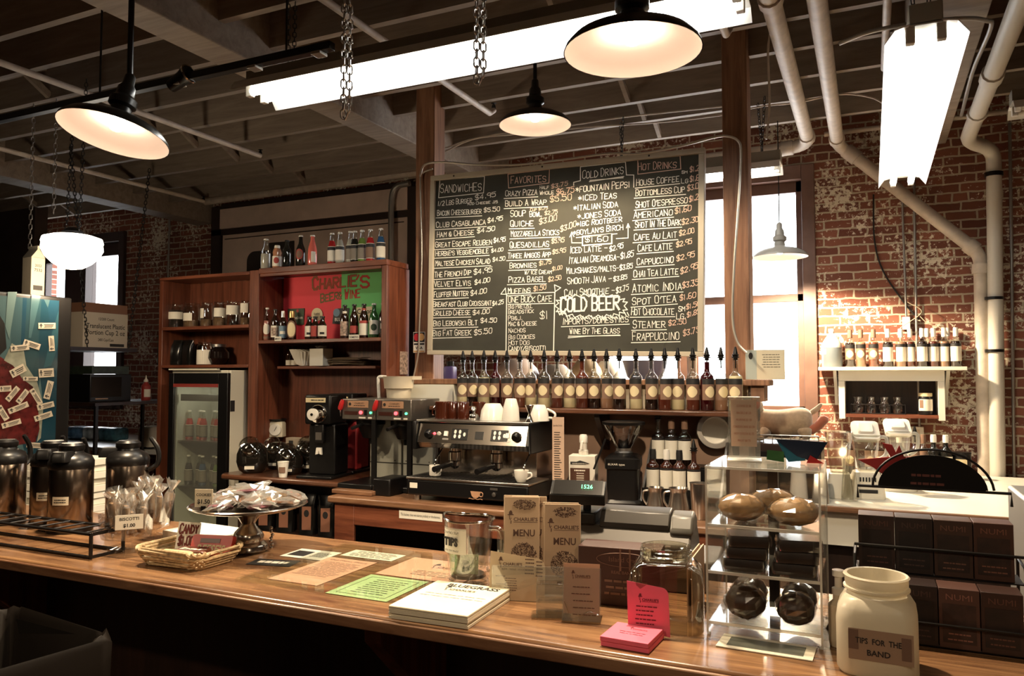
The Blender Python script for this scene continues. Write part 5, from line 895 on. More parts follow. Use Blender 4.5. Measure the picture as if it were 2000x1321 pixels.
def logo(mb, x, z, s, y=0, plane='xz', m=0, text=True):
    f = (lambda u, v: (x + u * s, y, z + v * s)) if plane == 'xz' else (lambda u, v: (x + u * s, z + v * s, y))
    mb.face([f(u, v) for u, v in [(-.32, .42)] + [(-.22 + .2 * math.cos(R(a)) * 1.0 + .22, .45 + .32 * math.sin(R(a))) for a in range(180, -1, -30)][0:0] + [(-.2, .45), (-.19, .62), (-.1, .76), (.02, .76), (.1, .62), (.12, .45), (.24, .42), (.22, .36), (-.3, .36)]], m)
    mb.face([f(u, v) for u, v in ((-.18, .36), (-.13, .36), (-.11, .1), (-.02, -.04), (-.05, -.1), (-.16, .06))], m); mb.face([f(u, v) for u, v in ((-.06, .12), (.04, .12), (.03, .06), (-.06, .06))], m); mb.face([f(u, v) for u, v in ((-.04, -.1), (.04, -.1), (.02, -.34), (-.02, -.4), (-.05, -.34))], m)
    if text: mb.txt("CHARLIE'S", x + s * .2, z - s * .12, s * .42, y=y, m=m, align='LEFT', bold=.02, wid=s * 2.1, plane=plane); mb.face([f(.2, -.2), (f(2.3, -.2)), f(2.3, -.24), f(.2, -.24)], m)
    return mb
# airpots on their wire rack
m_ap = M('airpot steel', (.24, .19, .15), .2, 1)
RZ = CZ + .001
t = thing('airpot_rack', 'low black wire rack standing in front of the airpots', 'rack', (-2.68, 1.785, CZ + .001)); q = MB()
for x in (-.62, .37):
    for y in (-.06, .06): MB().tube([(x, y, 0), (x, y, .083)], .006, 6).build('leg', m_blackm, t); q = MB()
for z in (.004, .078): q.tube([(-.62, -.06, z), (.37, -.06, z), (.37, .06, z), (-.62, .06, z)], .006, 6, closed=True)
q.build('rail', m_blackm, t); q = MB()
for k in range(13): MB().tube([(-.6 + k * .078, -.06, .08), (-.6 + k * .078, .06, .08)], .003, 5).build('cross_wire', m_blackm, t)
q = MB(); q.tube([(-.62, -.066, .083), (-.62, -.066, .2), (-.2, -.066, .23), (-.2, -.066, .083)], .004, 6); q.build('front_guard', m_blackm, t)
def airpot(x, y, label, rz):
    t = thing('airpot', label, 'airpot', (x, y, RZ + .0), rz, 'steel airpots'); t.scale = (1, 1, .9); r = .078
    MB().lathe([(0, 0), (r * .98, 0), (r * .98, .016), (r, .018), (r, .265), (r * .97, .27)], 28).build('steel_body', m_ap, t); MB().lathe([(r * 1.01, -.0), (r * 1.03, .002), (r * 1.03, .02), (r * .99, .022)], 28).build('base_ring', m_black, t)
    MB().lathe([(r * .98, .262), (r * 1.02, .268), (r * 1.02, .295), (r * .9, .315), (r * .55, .33), (r * .5, .345), (0, .348)], 26).build('collar', m_black, t); q = MB(); q.rlathe([(1, .30), (1, .325), (.85, .342)], hx=.03, hy=.062, rc=.015, c=(0, -.045, 0)); q.build('spout', m_black, t); MB().lathe([(.036, .33), (.046, .345), (.046, .362), (.036, .372), (0, .374)], 20).build('pump_lid', m_black, t)
    MB().tube(smooth_path([(.0, .08, .24), (0, .115, .27), (0, .115, .33), (.0, .085, .385)], 6), [.010] * 18 + [.007], 8).build('carry_handle', m_black, t)
    q = MB(); wrap(q, r * 1.01, 248, 292, .12, .155); q.build('label', m_paper, t); q = lines(MB(), -.022, .022, .14, .01, 2, .004, -r * 1.018, seed=9); q.build('lettering', m_ink, t)
for x, y, rz, lb in ((-3.19, 1.99, R(10), 'steel airpot standing apart from the group of three'), (-2.965, 2.04, R(35), 'steel airpot first of the tight group of three behind the rack'), (-2.80, 2.0, R(28), 'steel airpot in the middle of the tight group, label facing out'), (-2.70, 2.17, R(-60), 'steel airpot closest to the biscotti, handle raised')): airpot(x, y, lb, rz)
# biscotti in glasses
m_bis = M('biscotti', (.34, .20, .10), .8, var=.35, vscale=40); m_film = GLASS('crinkled film', (.97, .95, .92), .28, .15, .95, .10)
def biscotti(px, py, label, r, H, card, seed):
    p = on(px, py); t = thing('glass_jar', label, 'jar', (p.x, p.y, CZ + .001), R(50), 'glasses of wrapped biscotti'); MB().lathe([(0, 0), (r * .7, 0), (r * .72, .012), (r * .2, .02), (r * .2, .03), (r * .95, .045), (r * 1.0, H * .5), (r * 1.06, H), (r * 1.02, H), (r * .92, .055), (0, .05)], 28).build('glass_body', m_glass, t); g = random.Random(seed)
    return t, g, p
def biscuit(t, x, y, z, L, a, b, lab):
    o = thing('wrapped_biscotti', lab, 'biscuit', (t.location.x + x, t.location.y + y, CZ + z), 0, 'wrapped biscotti'); q = MB().at(rx=a, ry=b); q.rlathe([(.8, 0), (1, .01), (1, L - .02), (.8, L - .005)], hx=.014, hy=.009, rc=.007); q.build('biscuit', m_bis, o)
    g = random.Random(int(L * 1e5)); q = MB().at(rx=a, ry=b); vs = []; n = 10
    for i, (zz, k) in enumerate(((.01, 1.25), (L * .5, 1.3), (L - .01, 1.25), (L + .012, .55), (L + .04, 1.9))): vs += [((.016 * k * (1 + g.uniform(-.25, .25))) * math.cos(2 * PI * j / n), (.011 * k * (1 + g.uniform(-.25, .25))) * math.sin(2 * PI * j / n), zz + (g.uniform(-.012, .012) if i > 2 else 0)) for j in range(n)]
    q.add(vs, [(i * n + j, i * n + (j + 1) % n, (i + 1) * n + (j + 1) % n, (i + 1) * n + j) for i in range(4) for j in range(n)]); q.build('film_wrapper', m_film, o, flat=True)
for px, py, r, H, n, lb, kk in ((246, 1075, .082, .125, 9, 'footed glass of wrapped biscotti with the price card', 'glass with the price card'), (300, 1052, .058, .135, 6, 'narrow glass of wrapped biscotti behind the carded one', 'narrow glass behind')):
    t, g, p = biscotti(px, py, lb, r, H, None, px)
    for k in range(n):
        a = 2 * PI * k / n; d = r * (.55 if k % 3 else .2); biscuit(t, d * math.cos(a), d * math.sin(a), .055 + .003 * k, .085 + .006 * (k % 4) + (.02 if r < .07 else 0), R(-8 * math.sin(a) + g.uniform(-6, 6)), R(9 * math.cos(a) + g.uniform(-5, 5)), 'film wrapped biscotti in the %s, %s round' % (kk, ORD[k]))
    if kk[0] == 'g': q = MB(); q.box(-.032, .052, -r - .012, -r - .010, .085, .133); c = q.build('price_card', m_wpaper, t); q = MB(); q.txt('BISCOTTI', .01, .115, .014, y=-r - .0125, bold=.02); q.txt('$1.00', .01, .093, .016, y=-r - .0125, bold=.03); q.build('lettering', m_ink, c)
# candy basket
m_wick = M('wicker', (.48, .35, .19), .6, var=.4, vscale=70)
pb = (on(255, 1100) + on(450, 1090)) / 2; bx, by = -1.985, 1.83
t = thing('wicker_tray', 'shallow pale wicker tray of candy bars on the counter', 'basket', (bx, by, CZ + .001), R(0)); hx, hy = .135, .095
def rr_(hx, hy, rc, n=5): return [(sx * (hx - rc) + rc * math.cos(R(a0 + 90 * i / n)), sy * (hy - rc) + rc * math.sin(R(a0 + 90 * i / n))) for (sx, sy, a0) in ((1, 1, 0), (-1, 1, 90), (-1, -1, 180), (1, -1, 270)) for i in range(n + 1)]
q = MB(); q.prism(rr_(hx * .86, hy * .84, .03), 0, .006, 'xy'); fixn(q.build('base', m_wick, t))
q = MB()
for k in range(4): z = .008 + k * .009; f_ = .87 + .045 * k; q.tube([(x, y, z + .0025 * math.sin(i * 2.6 + k * PI)) for i, (x, y) in enumerate(rr_(hx * f_, hy * f_, .035, 8))], .0055, 6, closed=True)
q.build('woven_side', m_wick, t); q = MB(); P_ = rr_(hx * 1.03, hy * 1.05, .04, 10)
for ph in (0, PI): q.tube([(x + .004 * math.cos(i * 1.1 + ph), y + .004 * math.cos(i * 1.1 + ph), .05 + .005 * math.sin(i * 1.1 + ph)) for i, (x, y) in enumerate(P_)], .0055, 6, closed=True)
q.build('braided_rim', m_wick, t)
def bar_(name, x, y, z, L, w_, h, mat, label, rz, rx=0, text=None, tm=None, ts=.02, cat='candy bar', sc=None):
    o = thing(name, label, cat, (x, y, z), rz, 'candy bars in the tray'); q = MB().at(rx=rx); hl = L / 2
    q.rlathe([(1, 0), (1.02, h * .3), (1.0, h * .8), (.9, h)], hx=hl - .012, hy=w_ / 2, rc=.008)
    for s in (-1, 1): q.box(s * (hl - .013), s * hl, -w_ / 2, w_ / 2, h * .4, h * .5)
    q.build('wrapper', mat, o)
    if text: q = MB().at(rx=rx); q.txt(text, 0, -ts * .35, ts, y=h + .0012, plane='xy', bold=.03, wid=L * .72, shear=.2); q.build('lettering', tm or m_ink, o)
    return o
m_yel = M('yellow wrapper', (.74, .60, .30), .4); m_rw = M('red orange wrapper', (.52, .035, .018), .35); m_bw = M('brown wrapper', (.12, .035, .02), .35)
zc = CZ + .012
bar_('candy_bar', -1.99, 1.775, zc + .014, .145, .045, .016, m_yel, 'cream and yellow candy bar with dark slanted lettering in front', R(4), R(14), 'Butterfinger', m_lb2 if False else M('navy print', (.02, .025, .06), .6), .03)
bar_('candy_bar', -1.965, 1.825, zc + .016, .14, .042, .018, m_bw, 'brown and white wrapped bar lying behind the cream one', R(8), R(10), 'bar', m_lw, .02)
o = thing('candy_packet', 'bright red candy packet standing up at the back of the tray', 'candy bar', (-1.94, 1.885, zc + .03), R(14), 'candy bars in the tray'); q = MB().at(rx=R(65)); q.rlathe([(1, 0), (1.02, .006), (.95, .018)], hx=.075, hy=.036, rc=.01); q.build('wrapper', m_rw, o); q = MB().at(rx=R(65)); q.txt("REESE'S", 0, -.022, .034, y=.0192, plane='xy', bold=.03, wid=.1, shear=.2); q.build('lettering', m_yel, o); q = MB().at(rx=R(65)); q.box(-.04, .03, .008, .022, .0185, .0195); q.build('dark_panel', m_bw, o)
bar_('candy_bar', -2.075, 1.845, zc + .002, .09, .04, .014, M('olive wrapper', (.10, .09, .06), .3), 'dull olive wrapped candy at the end of the tray', R(30)); bar_('candy_bar', -2.08, 1.80, zc + .002, .09, .035, .014, M('silver wrapper', (.3, .28, .24), .25, .5), 'silver grey wrapped candy nearest the wire rack', R(50))
o = MB().at(rx=R(-12)).box(-.045, .045, -.001, .001, 0, .088).build('candy_card', m_wpaper, None, (-2.055, 1.878, zc + .012), R(6)); tag(o, 'white card lettered for candy in red brown standing in the tray', 'sign'); q = MB().at(rx=R(-12)); chalk(q, 'CANDY', V((-.036, 0, .05)), V((.042, 0, .056)), .026, th=.006, jit=.04); chalk(q, '$1.00', V((-.034, 0, .012)), V((.03, 0, .016)), .028, th=.006, jit=.04); q.build('lettering', M('red brown marker', (.13, .02, .015), .8), o, (0, -.0022, 0))
# cake stand with wrapped cookies
m_silver = M('old silver plate', (.38, .33, .28), .2, 1)
p = on(463, 1085); CX, CY = p.x - .01, p.y + .06
t = thing('cake_stand', 'silver pedestal cake stand heaped with wrapped cookies', 'cake stand', (CX, CY, CZ + .001)); MB().lathe([(0, 0), (.062, 0), (.066, .006), (.064, .02), (.058, .028), (.05, .034), (.052, .05), (.045, .065), (.026, .085), (.023, .095), (.035, .115), (.058, .128), (.064, .136), (0, .138)], 30).build('pedestal', m_silver, t)
MB().lathe([(0, .139), (.07, .139), (.16, .144), (.185, .152), (.195, .158), (.19, .161), (.182, .157), (.16, .149), (0, .149)], 40).build('plate', m_silver, t); q = MB()
for k in range(7): q.ball((.075 + .004 * math.sin(k * 2), .03 + .0 * k, .012 + .011 * k), .006, 8, 6)
q.build('bead_string', m_silver, t)
m_ck = [M('cookie brown', (.22, .10, .05), .8, var=.6, vscale=60), M('cookie pale', (.42, .27, .15), .8, var=.5, vscale=60), M('cookie purple', (.13, .04, .05), .8, var=.6, vscale=60)]
g = random.Random(11)
for k in range(20):
    lay = 0 if k < 10 else (1 if k < 17 else 2); a = k * 2.4 + lay; d = (.14 if k < 7 else .06) if lay == 0 else (.09 if lay == 1 else .035); x, y, z = CX + d * math.cos(a), CY + d * math.sin(a), CZ + .162 + lay * .015 + g.uniform(0, .006)
    o = thing('wrapped_cookie', 'film wrapped %s cookie, %s of the cake stand heap' % (('brown', 'pale', 'purplish')[k % 3], ORD[k]), 'cookie', (x, y, z), g.uniform(0, 6), 'wrapped cookies on the cake stand'); q = MB().at(rx=g.uniform(-.25, .25), ry=g.uniform(-.25, .25)); q.lathe([(0, 0), (.036, .001), (.042, .007), (.036, .014), (0, .017)], 14); q.build('cookie', m_ck[k % 3], o)
    q = MB().at(rx=g.uniform(-.25, .25), ry=g.uniform(-.25, .25)); q.ball((0, 0, .01), (.052, .048, .017), 11, 6, wob=.3, seed=k); q.build('film_wrapper', m_film, o, flat=True)
o = MB().box(-.03, .03, -.001, .001, .008, .066).build('price_card', m_paper, None, (at(405, 985, Y=CY - .15).x, CY - .165, CZ + .163), R(20)); tag(o, 'small tan price card reading a dollar fifty clipped to the cake stand rim', 'price card'); MB().txt('COOKIES', 0, .044, .012, y=-.0018, bold=.02).txt('$1.50', 0, .02, .019, y=-.0018, bold=.03).build('lettering', m_ink, o); MB().box(-.008, .008, -.004, .004, -.012, .012).build('clip', m_black, o)
# papers lying flat
def sheet(name, label, c, w_, d, mat, rz=0, th=.0008, z=0, cat='paper', group=None, bevel=0):
    o = MB().box(-w_ / 2, w_ / 2, -d / 2, d / 2, 0, th).build(name, mat, None, (c[0], c[1], CZ + .001 + z), rz, bevel=bevel); return tag(o, label, cat, group)
sheet('white_paper_stack', 'stack of plain white paper behind the candy tray', (-2.2, 2.12), .3, .17, m_wpaper, R(-4), .03)
o = sheet('postcard', 'pale postcard with a black picture lying behind the other card', (-1.70, 2.075), .165, .115, m_wpaper, R(2), .001, cat='card'); MB().box(-.07, -.005, -.035, .03, .0012, .0016).build('black_picture', m_lk, o); q = lines(MB(), .01, .07, .02, .012, 5, .005, .0016, 'xy'); q.build('lettering', m_ink, o)
o = sheet('postcard', 'black card with white block lettering lying near the cake stand', (-1.735, 1.935), .15, .075, m_lk, R(12), .001, cat='card'); lines(MB(), -.055, .06, -.012, .02, 1, .026, .0015, 'xy', 13).build('lettering', m_lw, o)
m_pp = M('pink paper', (.66, .36, .25), .8); m_gp = M('pale green paper', (.40, .56, .28), .8); m_gl = GLASS('counter glass', (.97, .985, .955), .03, .02, .3)
o = sheet('menu_sheet', 'long pink printed sheet under the glass, nearest the cake stand', (-1.525, 1.925), .18, .295, m_pp, 0, group='menus under the glass'); lines(MB(), -.075, .075, .09, .012, 14, .004, .0012, 'xy', 4).txt('Deli Menu, Please', 0, .115, .02, y=.0012, plane='xy').build('lettering', M('faded ink', (.22, .13, .10), .8), o)
o = sheet('menu_sheet', 'white printed sheet under the back edge of the glass', (-1.505, 2.15), .2, .088, m_wpaper, 0, group='menus under the glass'); lines(MB(), -.085, .085, .025, .014, 5, .005, .0012, 'xy', 5).build('lettering', m_ink, o)
o = sheet('menu_sheet', 'pink letterheaded sheet under the glass behind the pitcher', (-1.22, 2.072), .29, .225, m_pp, 0, group='menus under the glass'); q = logo(MB(), -.02, .03, .05, .0012, 'xy'); lines(q, -.06, .10, -.03, .014, 4, .004, .0012, 'xy', 6); lines(q, .02, .12, .095, .012, 2, .004, .0012, 'xy', 7).build('lettering', m_ink, o)
o = sheet('menu_sheet', 'pale green framed sheet under the glass near the counter edge', (-1.268, 1.838), .2, .215, m_gp, 0, group='menus under the glass'); q = MB(); 
for (a, b, c, d) in ((-.08, .08, .085, .087), (-.08, .08, -.087, -.085), (-.081, -.079, -.087, .087), (.079, .081, -.087, .087)): q.box(a, b, c, d, .001, .0012)
lines(q, -.05, .06, .06, .018, 8, .005, .0012, 'xy', 8).build('lettering', M('green ink', (.05, .07, .03), .8), o)
for a, b, lb in ((-1.69, -1.39, 'clear glass sheet over the menus, the one nearest the cake stand'), (-1.387, -1.085, 'clear glass sheet over the menus, the one nearest the tip pitcher')): tag(box('glass_sheet', m_gl, a, b, 1.725, 2.245, CZ + .0026, CZ + .0066), lb, 'glass sheet', 'glass sheets on the counter')
# tips pitcher
p = (-1.045, 1.96); t = thing('tip_pitcher', 'clear glass beer pitcher labelled for tips with a dollar bill inside', 'pitcher', (p[0], p[1], CZ + .0075)); 
MB().lathe([(0, .012), (.05, .012), (.052, 0), (.056, 0), (.054, .02), (.056, .03), (.066, .12), (.068, .155), (.072, .183), (.069, .183), (.064, .155), (.062, .12), (.052, .03), (0, .02)], 34).build('glass_body', m_glass, t); MB().tube(smooth_path([(.066, .0, .16), (.1, 0, .158), (.108, 0, .11), (.092, 0, .06), (.06, 0, .045)], 6), .0075, 10).build('handle', GLASS('thick glass', (.9, .9, .85), .2, .03, .8), t); MB().tube([(.072 * math.cos(R(k * 10)), .072 * math.sin(R(k * 10)),   .183 + (.012 * max(0, math.cos(R(k * 10 - 190))) ** 4)) for k in range(36)], .0035, 6, closed=True).build('rim', GLASS('rim glass', (.85, .85, .78), .3, .05, .8), t); MB().lathe([(.056, .0), (.058, .006), (.056, .014), (.052, .014)], 30).build('foot_ring', GLASS('foot glass', (.9, .9, .82), .3, .05, .8), t)
q = MB(); wrap(q, .0687, 215, 292, .095, .165); lb_ = q.build('label', m_wpaper, t); q = MB().at(rz=R(-18)); q.txt("Charlie's Staff", 0, .15, .011, y=-.0697); q.txt('TIPS', 0, .118, .03, y=-.0697, bold=.06); q.txt('is this too much?', 0, .102, .009, y=-.0697); q.build('lettering', m_ink, lb_)
m_bill = M('dollar bill green', (.20, .24, .12), .8, var=.5, vscale=90)
o = MB().at(rx=R(-8)).box(-.032, .036, -.001, .001, 0, .06).build('dollar_bill', m_bill, None, (p[0] + .0, p[1] - .02, CZ + .032), R(16)); tag(o, 'folded one dollar bill inside the tip pitcher', 'banknote'); q = MB().at(rx=R(-8)); q.prism([(.012 * math.cos(k * .4), .03 + .015 * math.sin(k * .4)) for k in range(16)], -.0016, -.0011); fixn(q.build('portrait', M('bill ink', (.05, .065, .03), .8), o)); q = MB().at(rx=R(-8)); q.txt('1', -.026, .046, .012, y=-.0018); q.txt('1', .03, .046, .012, y=-.0018); q.build('lettering', m_lw, o)
MB().lathe([(0, .021), (.05, .022), (.045, .03), (0, .034)], 16).build('coins', M('dark coins', (.05, .035, .02), .4, .7), t)
# flyer stack
t = thing('flyer_stack', 'thick stack of cream bluegrass flyers squared up at the counter edge', 'flyers', (-.985, 1.755, CZ + .001), R(2)); q = MB(); g = random.Random(2)
for k in range(9): e = .0025 * g.uniform(-1, 1); q.box(-.108 + e, .108 + e, -.128 - e, .125 - e, k * .0032, k * .0032 + .003)
q.build('sheets', m_paper, t); o = MB().box(-.108, .108, -.127, .125, .0288, .0296).build('top_sheet', M('bright cream paper', (.80, .74, .55), .8), t); q = MB(); q.txt('BLUEGRASS', .015, .085, .034, y=.0301, plane='xy', bold=.03, wid=.15); logo(q, -.045, .06, .036, .0301, 'xy'); lines(q, -.09, .09, .01, .02, 2, .002, .0301, 'xy', 9); q.build('lettering', m_ink, o)
# menus standing in a clear holder
def menu(x, y, label, rz, w_=.098, H=.265, lean=-6, deco=True):
    o = thing('folded_menu', label, 'menu', (x, y, CZ + .012), rz, 'folded menus in the holder'); T = dict(rx=R(lean)); MB().at(**T).box(-w_ / 2, w_ / 2, -.0025, .0025, 0, H).build('folded_sheet', m_ptan, o, bevel=.001)
    q = logo(MB().at(**T), -.03, H - .062, .032, -.003); g = random.Random(int(x * -1e4))
    for i in range(260): a = R(g.uniform(0, 360)); r_ = g.uniform(.1, 1) ** .6; cx, cz = .006 + .032 * r_ * math.cos(a), H - .022 + .014 * r_ * math.sin(a); q.box(cx, cx + .0022, -.0032, -.0028, cz, cz + .0016)
    q.txt('MENU', .006, H - .107, .026, y=-.003, bold=.02, wid=.06)
    for i in range(600): a = R(g.uniform(0, 360)); r_ = g.uniform(.02, 1) ** .5; cx, cz = .004 + .036 * r_ * math.cos(a), H - .16 + .036 * r_ * math.sin(a); q.box(cx, cx + .0024, -.0032, -.0028, cz, cz + .0018)
    lines(q, -.02, .03, H - .212, .008, 2, .003, -.003); q.build('lettering', m_inkb, o)
m_ptan = M('tan menu paper', (.50, .36, .24), .8); m_inkb = M('brown ink', (.10, .05, .035), .8)
for x, y, rz, lb in ((-.895, 1.985, R(20), 'tan folded menu at the back of the first stack, edge showing'), (-.882, 1.962, R(20), 'tan folded menu with bowler hat mark in front of the first stack'), (-.87, 1.98, R(15), 'tan folded menu in the middle of the first stack'), (-.772, 1.975, R(18), 'tan folded menu at the back of the second stack'), (-.758, 1.952, R(18), 'tan folded menu with bowler hat mark in front of the second stack')): menu(x, y, lb, rz, H=.247 if 'first' in lb else .237)
t = thing('brochure_holder', 'clear acrylic two pocket holder full of tall folded menus', 'holder', (-.822, 1.95, CZ + .001), R(18)); MB().box(-.125, .11, -.045, -.042, 0, .09).build('front_plate', m_acry, t); MB().box(-.125, .11, .06, .063, 0, .16).build('back_plate', m_acry, t); MB().box(-.125, .11, -.041, .059, 0, .004).build('base', m_acry, t)
for x in (-.125, -.006, .107): MB().box(x, x + .003, -.041, .059, .005, .08).build('divider', m_acry, t)
# hours card, card holder, sign holder
o = thing('hours_card', 'tan card with bowler hat mark and a cut corner standing before the menus', 'card', (-.862, 1.885, CZ + .001), R(14)); pl = [(-.075, 0), (.075, 0), (.075, .085)] + [(.05 + .025 * math.cos(R(a)), .085 + .025 * math.sin(R(a))) for a in range(0, 91, 18)] + [(-.075, .125)]; q = MB().at(rx=R(-10)); q.prism(pl, 0, .0012); fixn(q.build('card', M('tan card', (.56, .43, .28), .8), o)); q = logo(MB().at(rx=R(-10)), -.045, .092, .025, -.001); lines(q, .02, .045, .105, .009, 5, .003, -.001, seed=3); lines(q, .05, .068, .1, .009, 5, .003, -.001, seed=4); lines(q, -.06, -.03, .06, .02, 3, .002, -.001, seed=5); lines(q, -.035, .0, .055, .006, 6, .002, -.001, seed=6).txt('BEER - WINE - FOOD', -.01, .077, .007, y=-.001); q.build('lettering', m_inkb, o); MB().box(-.06, .06, .0015, .04, 0, .003).build('easel_back', m_ptan, o)
t = thing('card_holder', 'empty clear acrylic business card holder in front of the hours card', 'card holder', (-.735, 1.825, CZ + .001), R(20)); k3 = GLASS('edge lit acrylic', (.9, .88, .8), .16, .06, .8)
MB().box(-.04, .045, -.02, -.018, .012, .075).build('front_plate', m_acry, t); MB().box(-.04, .045, .03, .032, .0, .085).build('back_plate', m_acry, t); MB().box(-.04, .045, -.018, .03, .0, .003).build('base', k3, t); MB().box(-.04, .045, -.022, .012, .0755, .0785).build('top_lip', k3, t, bevel=.001); MB().box(-.04, -.038, -.018, .03, .0035, .075).build('side_plate', m_acry, t); MB().box(.043, .045, -.018, .03, .0035, .075).build('side_plate', m_acry, t); MB().box(-.036, .04, -.012, .025, .028, .034).build('ledge', k3, t); MB().box(-.05, .05, -.05, -.021, 0, .004).build('foot_plate', k3, t)
t = thing('sign_holder', 'tan list with bowler hat mark in a bent clear acrylic stand', 'sign holder', (-.645, 1.785, CZ + .001), R(14)); MB().at(rx=R(-9)).box(-.047, .047, 0, .002, .004, .128).build('front_plate', m_acry, t); MB().at(rx=R(-9)).box(-.044, .044, .0022, .003, .02, .138).build('list', TRANSL('rosy tan paper', (.62, .43, .31)), t); q = logo(MB().at(rx=R(-9)), -.02, .108, .018, -.001); 
for k in range(5): lines(q, -.025, .02 + .004 * k, .082 - k * .016, .02, 1, .002, -.001, seed=k + 20)
q.build('lettering', m_inkb, t); MB().box(-.047, .047, -.002, .06, 0, .003).build('foot_plate', k3, t); MB().tube(smooth_path([(-.04, -.004, .05), (-.02, -.006, .012), (.02, -.006, .03), (.042, -.004, .022)], 6), .0012, 6).build('glint_edge', k3, t)
# pink pad and upright pink slip
m_pk = M('hot pink paper', (.80, .13, .21), .75)
t = thing('pink_slip_pad', 'thick stack of hot pink slips lying on the counter', 'note pad', (-.495, 1.705, CZ + .001), R(-3)); q = MB(); q.box(-.055, .055, -.052, .06, 0, .011); q.box(-.056, .054, -.054, .058, .0113, .0215); q.build('lower_slips', m_pk, t, bevel=.001); q = logo(MB(), -.01, .025, .016, .0222, 'xy'); lines(q, -.03, .035, 0, .012, 2, .002, .0222, 'xy').build('lettering', M('dark pink ink', (.18, .02, .03), .8), t)
o = thing('pink_slip', 'single hot pink printed slip standing up against the glass jar', 'slip', (-.474, 1.762, CZ + .002), R(8)); pl = [(-.046, .015), (.05, 0), (.046, .088)] + [(.03 + .016 * math.cos(R(a)), .09 + .018 * math.sin(R(a))) for a in range(0, 91, 22)] + [(-.05, .118)]; q = MB().at(rx=R(-6)); q.prism(pl, 0, .001); fixn(q.build('slip', m_pk, o)); q = logo(MB().at(rx=R(-6)), -.018, .078, .018, -.0012); 
for k in range(5): lines(q, -.03, .022 - .006 * (k % 3), .062 - k * .0095, .02, 1, .0025, -.0012, seed=k + 40)
q.build('lettering', M('dark pink ink', (.14, .015, .025), .8), o)
# big glass jar
t = thing('glass_jar', 'big empty square shouldered glass jar with a wide neck behind the pink slip', 'jar', (-.455, 1.86, CZ + .001), R(12)); gj = GLASS('thick jar glass', (.90, .88, .80), .10, .03, .75); q = MB(); q.rlathe([(.94, 0), (1, .008), (1, .115), (.95, .135), (.78, .15), (.66, .156)], hx=.087, hy=.08, rc=.03, k=5); q.build('glass_body', gj, t); MB().lathe([(.057, .156), (.057, .162), (.062, .164), (.062, .169), (.057, .171), (.062, .174), (.062, .179), (.057, .181), (.06, .187), (.056, .187), (.054, .158)], 30).build('threaded_neck', gj, t)
# register and carton
m_reg = M('grey register plastic', (.10, .088, .076), .5); m_regd = M('dark register plastic', (.008, .0075, .007), .35, spec=.3)
t = thing('cash_register', 'grey and black cash register seen from behind with a raised display', 'cash register', (-.655, 2.12, CZ + .001), R(6)); k = [(.26, .0), (.0, .0), (.0, .125), (.04, .165), (.17, .18), (.26, .1)]; q = MB(); q.prism([(a - .0, b) for a, b in k], -.14, .2, 'yz'); fixn(q.build('body', m_reg, t, bevel=.006)); q = MB(); pr = [(.03, .158), (.03, .175), (.055, .205), (.11, .213), (.15, .2), (.15, .17)]; q.prism(pr, -.06, .14, 'yz'); fixn(q.build('paper_cover', M('light register plastic', (.045, .04, .035), .35, spec=.25), t, bevel=.004)); q = MB(); q.prism([(.02, .15), (.02, .165), (.05, .2), (.10, .208), (.15, .185), (.15, .16)], .141, .205, 'yz'); fixn(q.build('cover_end', M('pale register plastic', (.08, .074, .062), .4), t, bevel=.012)); q = MB(); q.box(.2, .27, .02, .24, .0, .085); q.build('drawer_side', m_reg, t, bevel=.006)
MB().box(-.14, -.07, .02, .15, .1665, .2).build('dark_deck', m_regd, t, bevel=.005); MB().tube([(-.105, .07, .2), (-.105, .07, .232)], .012, 8).build('display_pole', m_regd, t); q = MB().at((-.125, .05, .222), rz=R(6), sc=1.3); q.prism([(-.03, 0), (.03, 0), (.03, .02), (.005, .05), (-.03, .022)], -.062, .062, 'yz'); fixn(q.build('display_head', m_regd, t, bevel=.003)); q = MB().at((-.125, .05, .222), rz=R(6), sc=1.3); q.face([(-.055, -.031, .0235), (.055, -.031, .0235), (.055, .0035, .0502), (-.055, .0035, .0502)]); q.build('display_window', M('display window', (.012, .011, .01), .2), t)
q = MB().at((-.125, .05, .222), rz=R(6), sc=1.3); q.T = q.T @ MX.Translation((.02, -.0185, .0345)) @ MX.Rotation(R(-38), 4, 'X') @ MX.Rotation(R(90), 4, 'X'); q.txt('1526', 0, 0, .014, y=.0015, plane='xy'); q.build('lit_digits', M('lit green digits', (.1, 1, .35), .5, emit=2.5), t); MB().txt('CASIO', -.17, .232, .012, y=.008, bold=.03).build('lettering', m_lw, t)
t = thing('smoothie_carton', 'dark printed carton with an oval banana mark behind the glass jar', 'carton', (-.60, 2.0, CZ + .001), R(6)); MB().box(-.115, .10, -.045, .045, 0, .148).build('carton', M('dark brown carton', (.055, .022, .016), .5), t, bevel=.002); q = MB(); q.tube([(.01 + .075 * math.cos(k * PI / 16), -.0465, .118 + .018 * math.sin(k * PI / 16)) for k in range(32)], .001, 4, closed=True); q.txt('Island Oasis', .01, .113, .018, y=-.047); q.txt('REAL BANANA', .01, .082, .011, y=-.047, bold=.02); lines(q, -.05, .07, .06, .016, 3, .006, -.047, seed=12); q.box(-.005, .0, -.0465, -.0455, .09, .148); q.box(.02, .025, -.0465, -.0455, .09, .148); q.build('lettering', M('faint carton print', (.20, .11, .075), .6), t)
for px, lb in ((1362, 'tan folder on edge beside the register, outer one'), (1371, 'tan folder on edge beside the pastry case')):
    p = on(px, 1185); tag(MB().box(-.0015, .0015, -.09, .09, 0, .15).build('paper_folder', m_ptan, None, (p.x, 2.0, CZ + .001), R(2)), lb, 'folder', 'folders by the register')
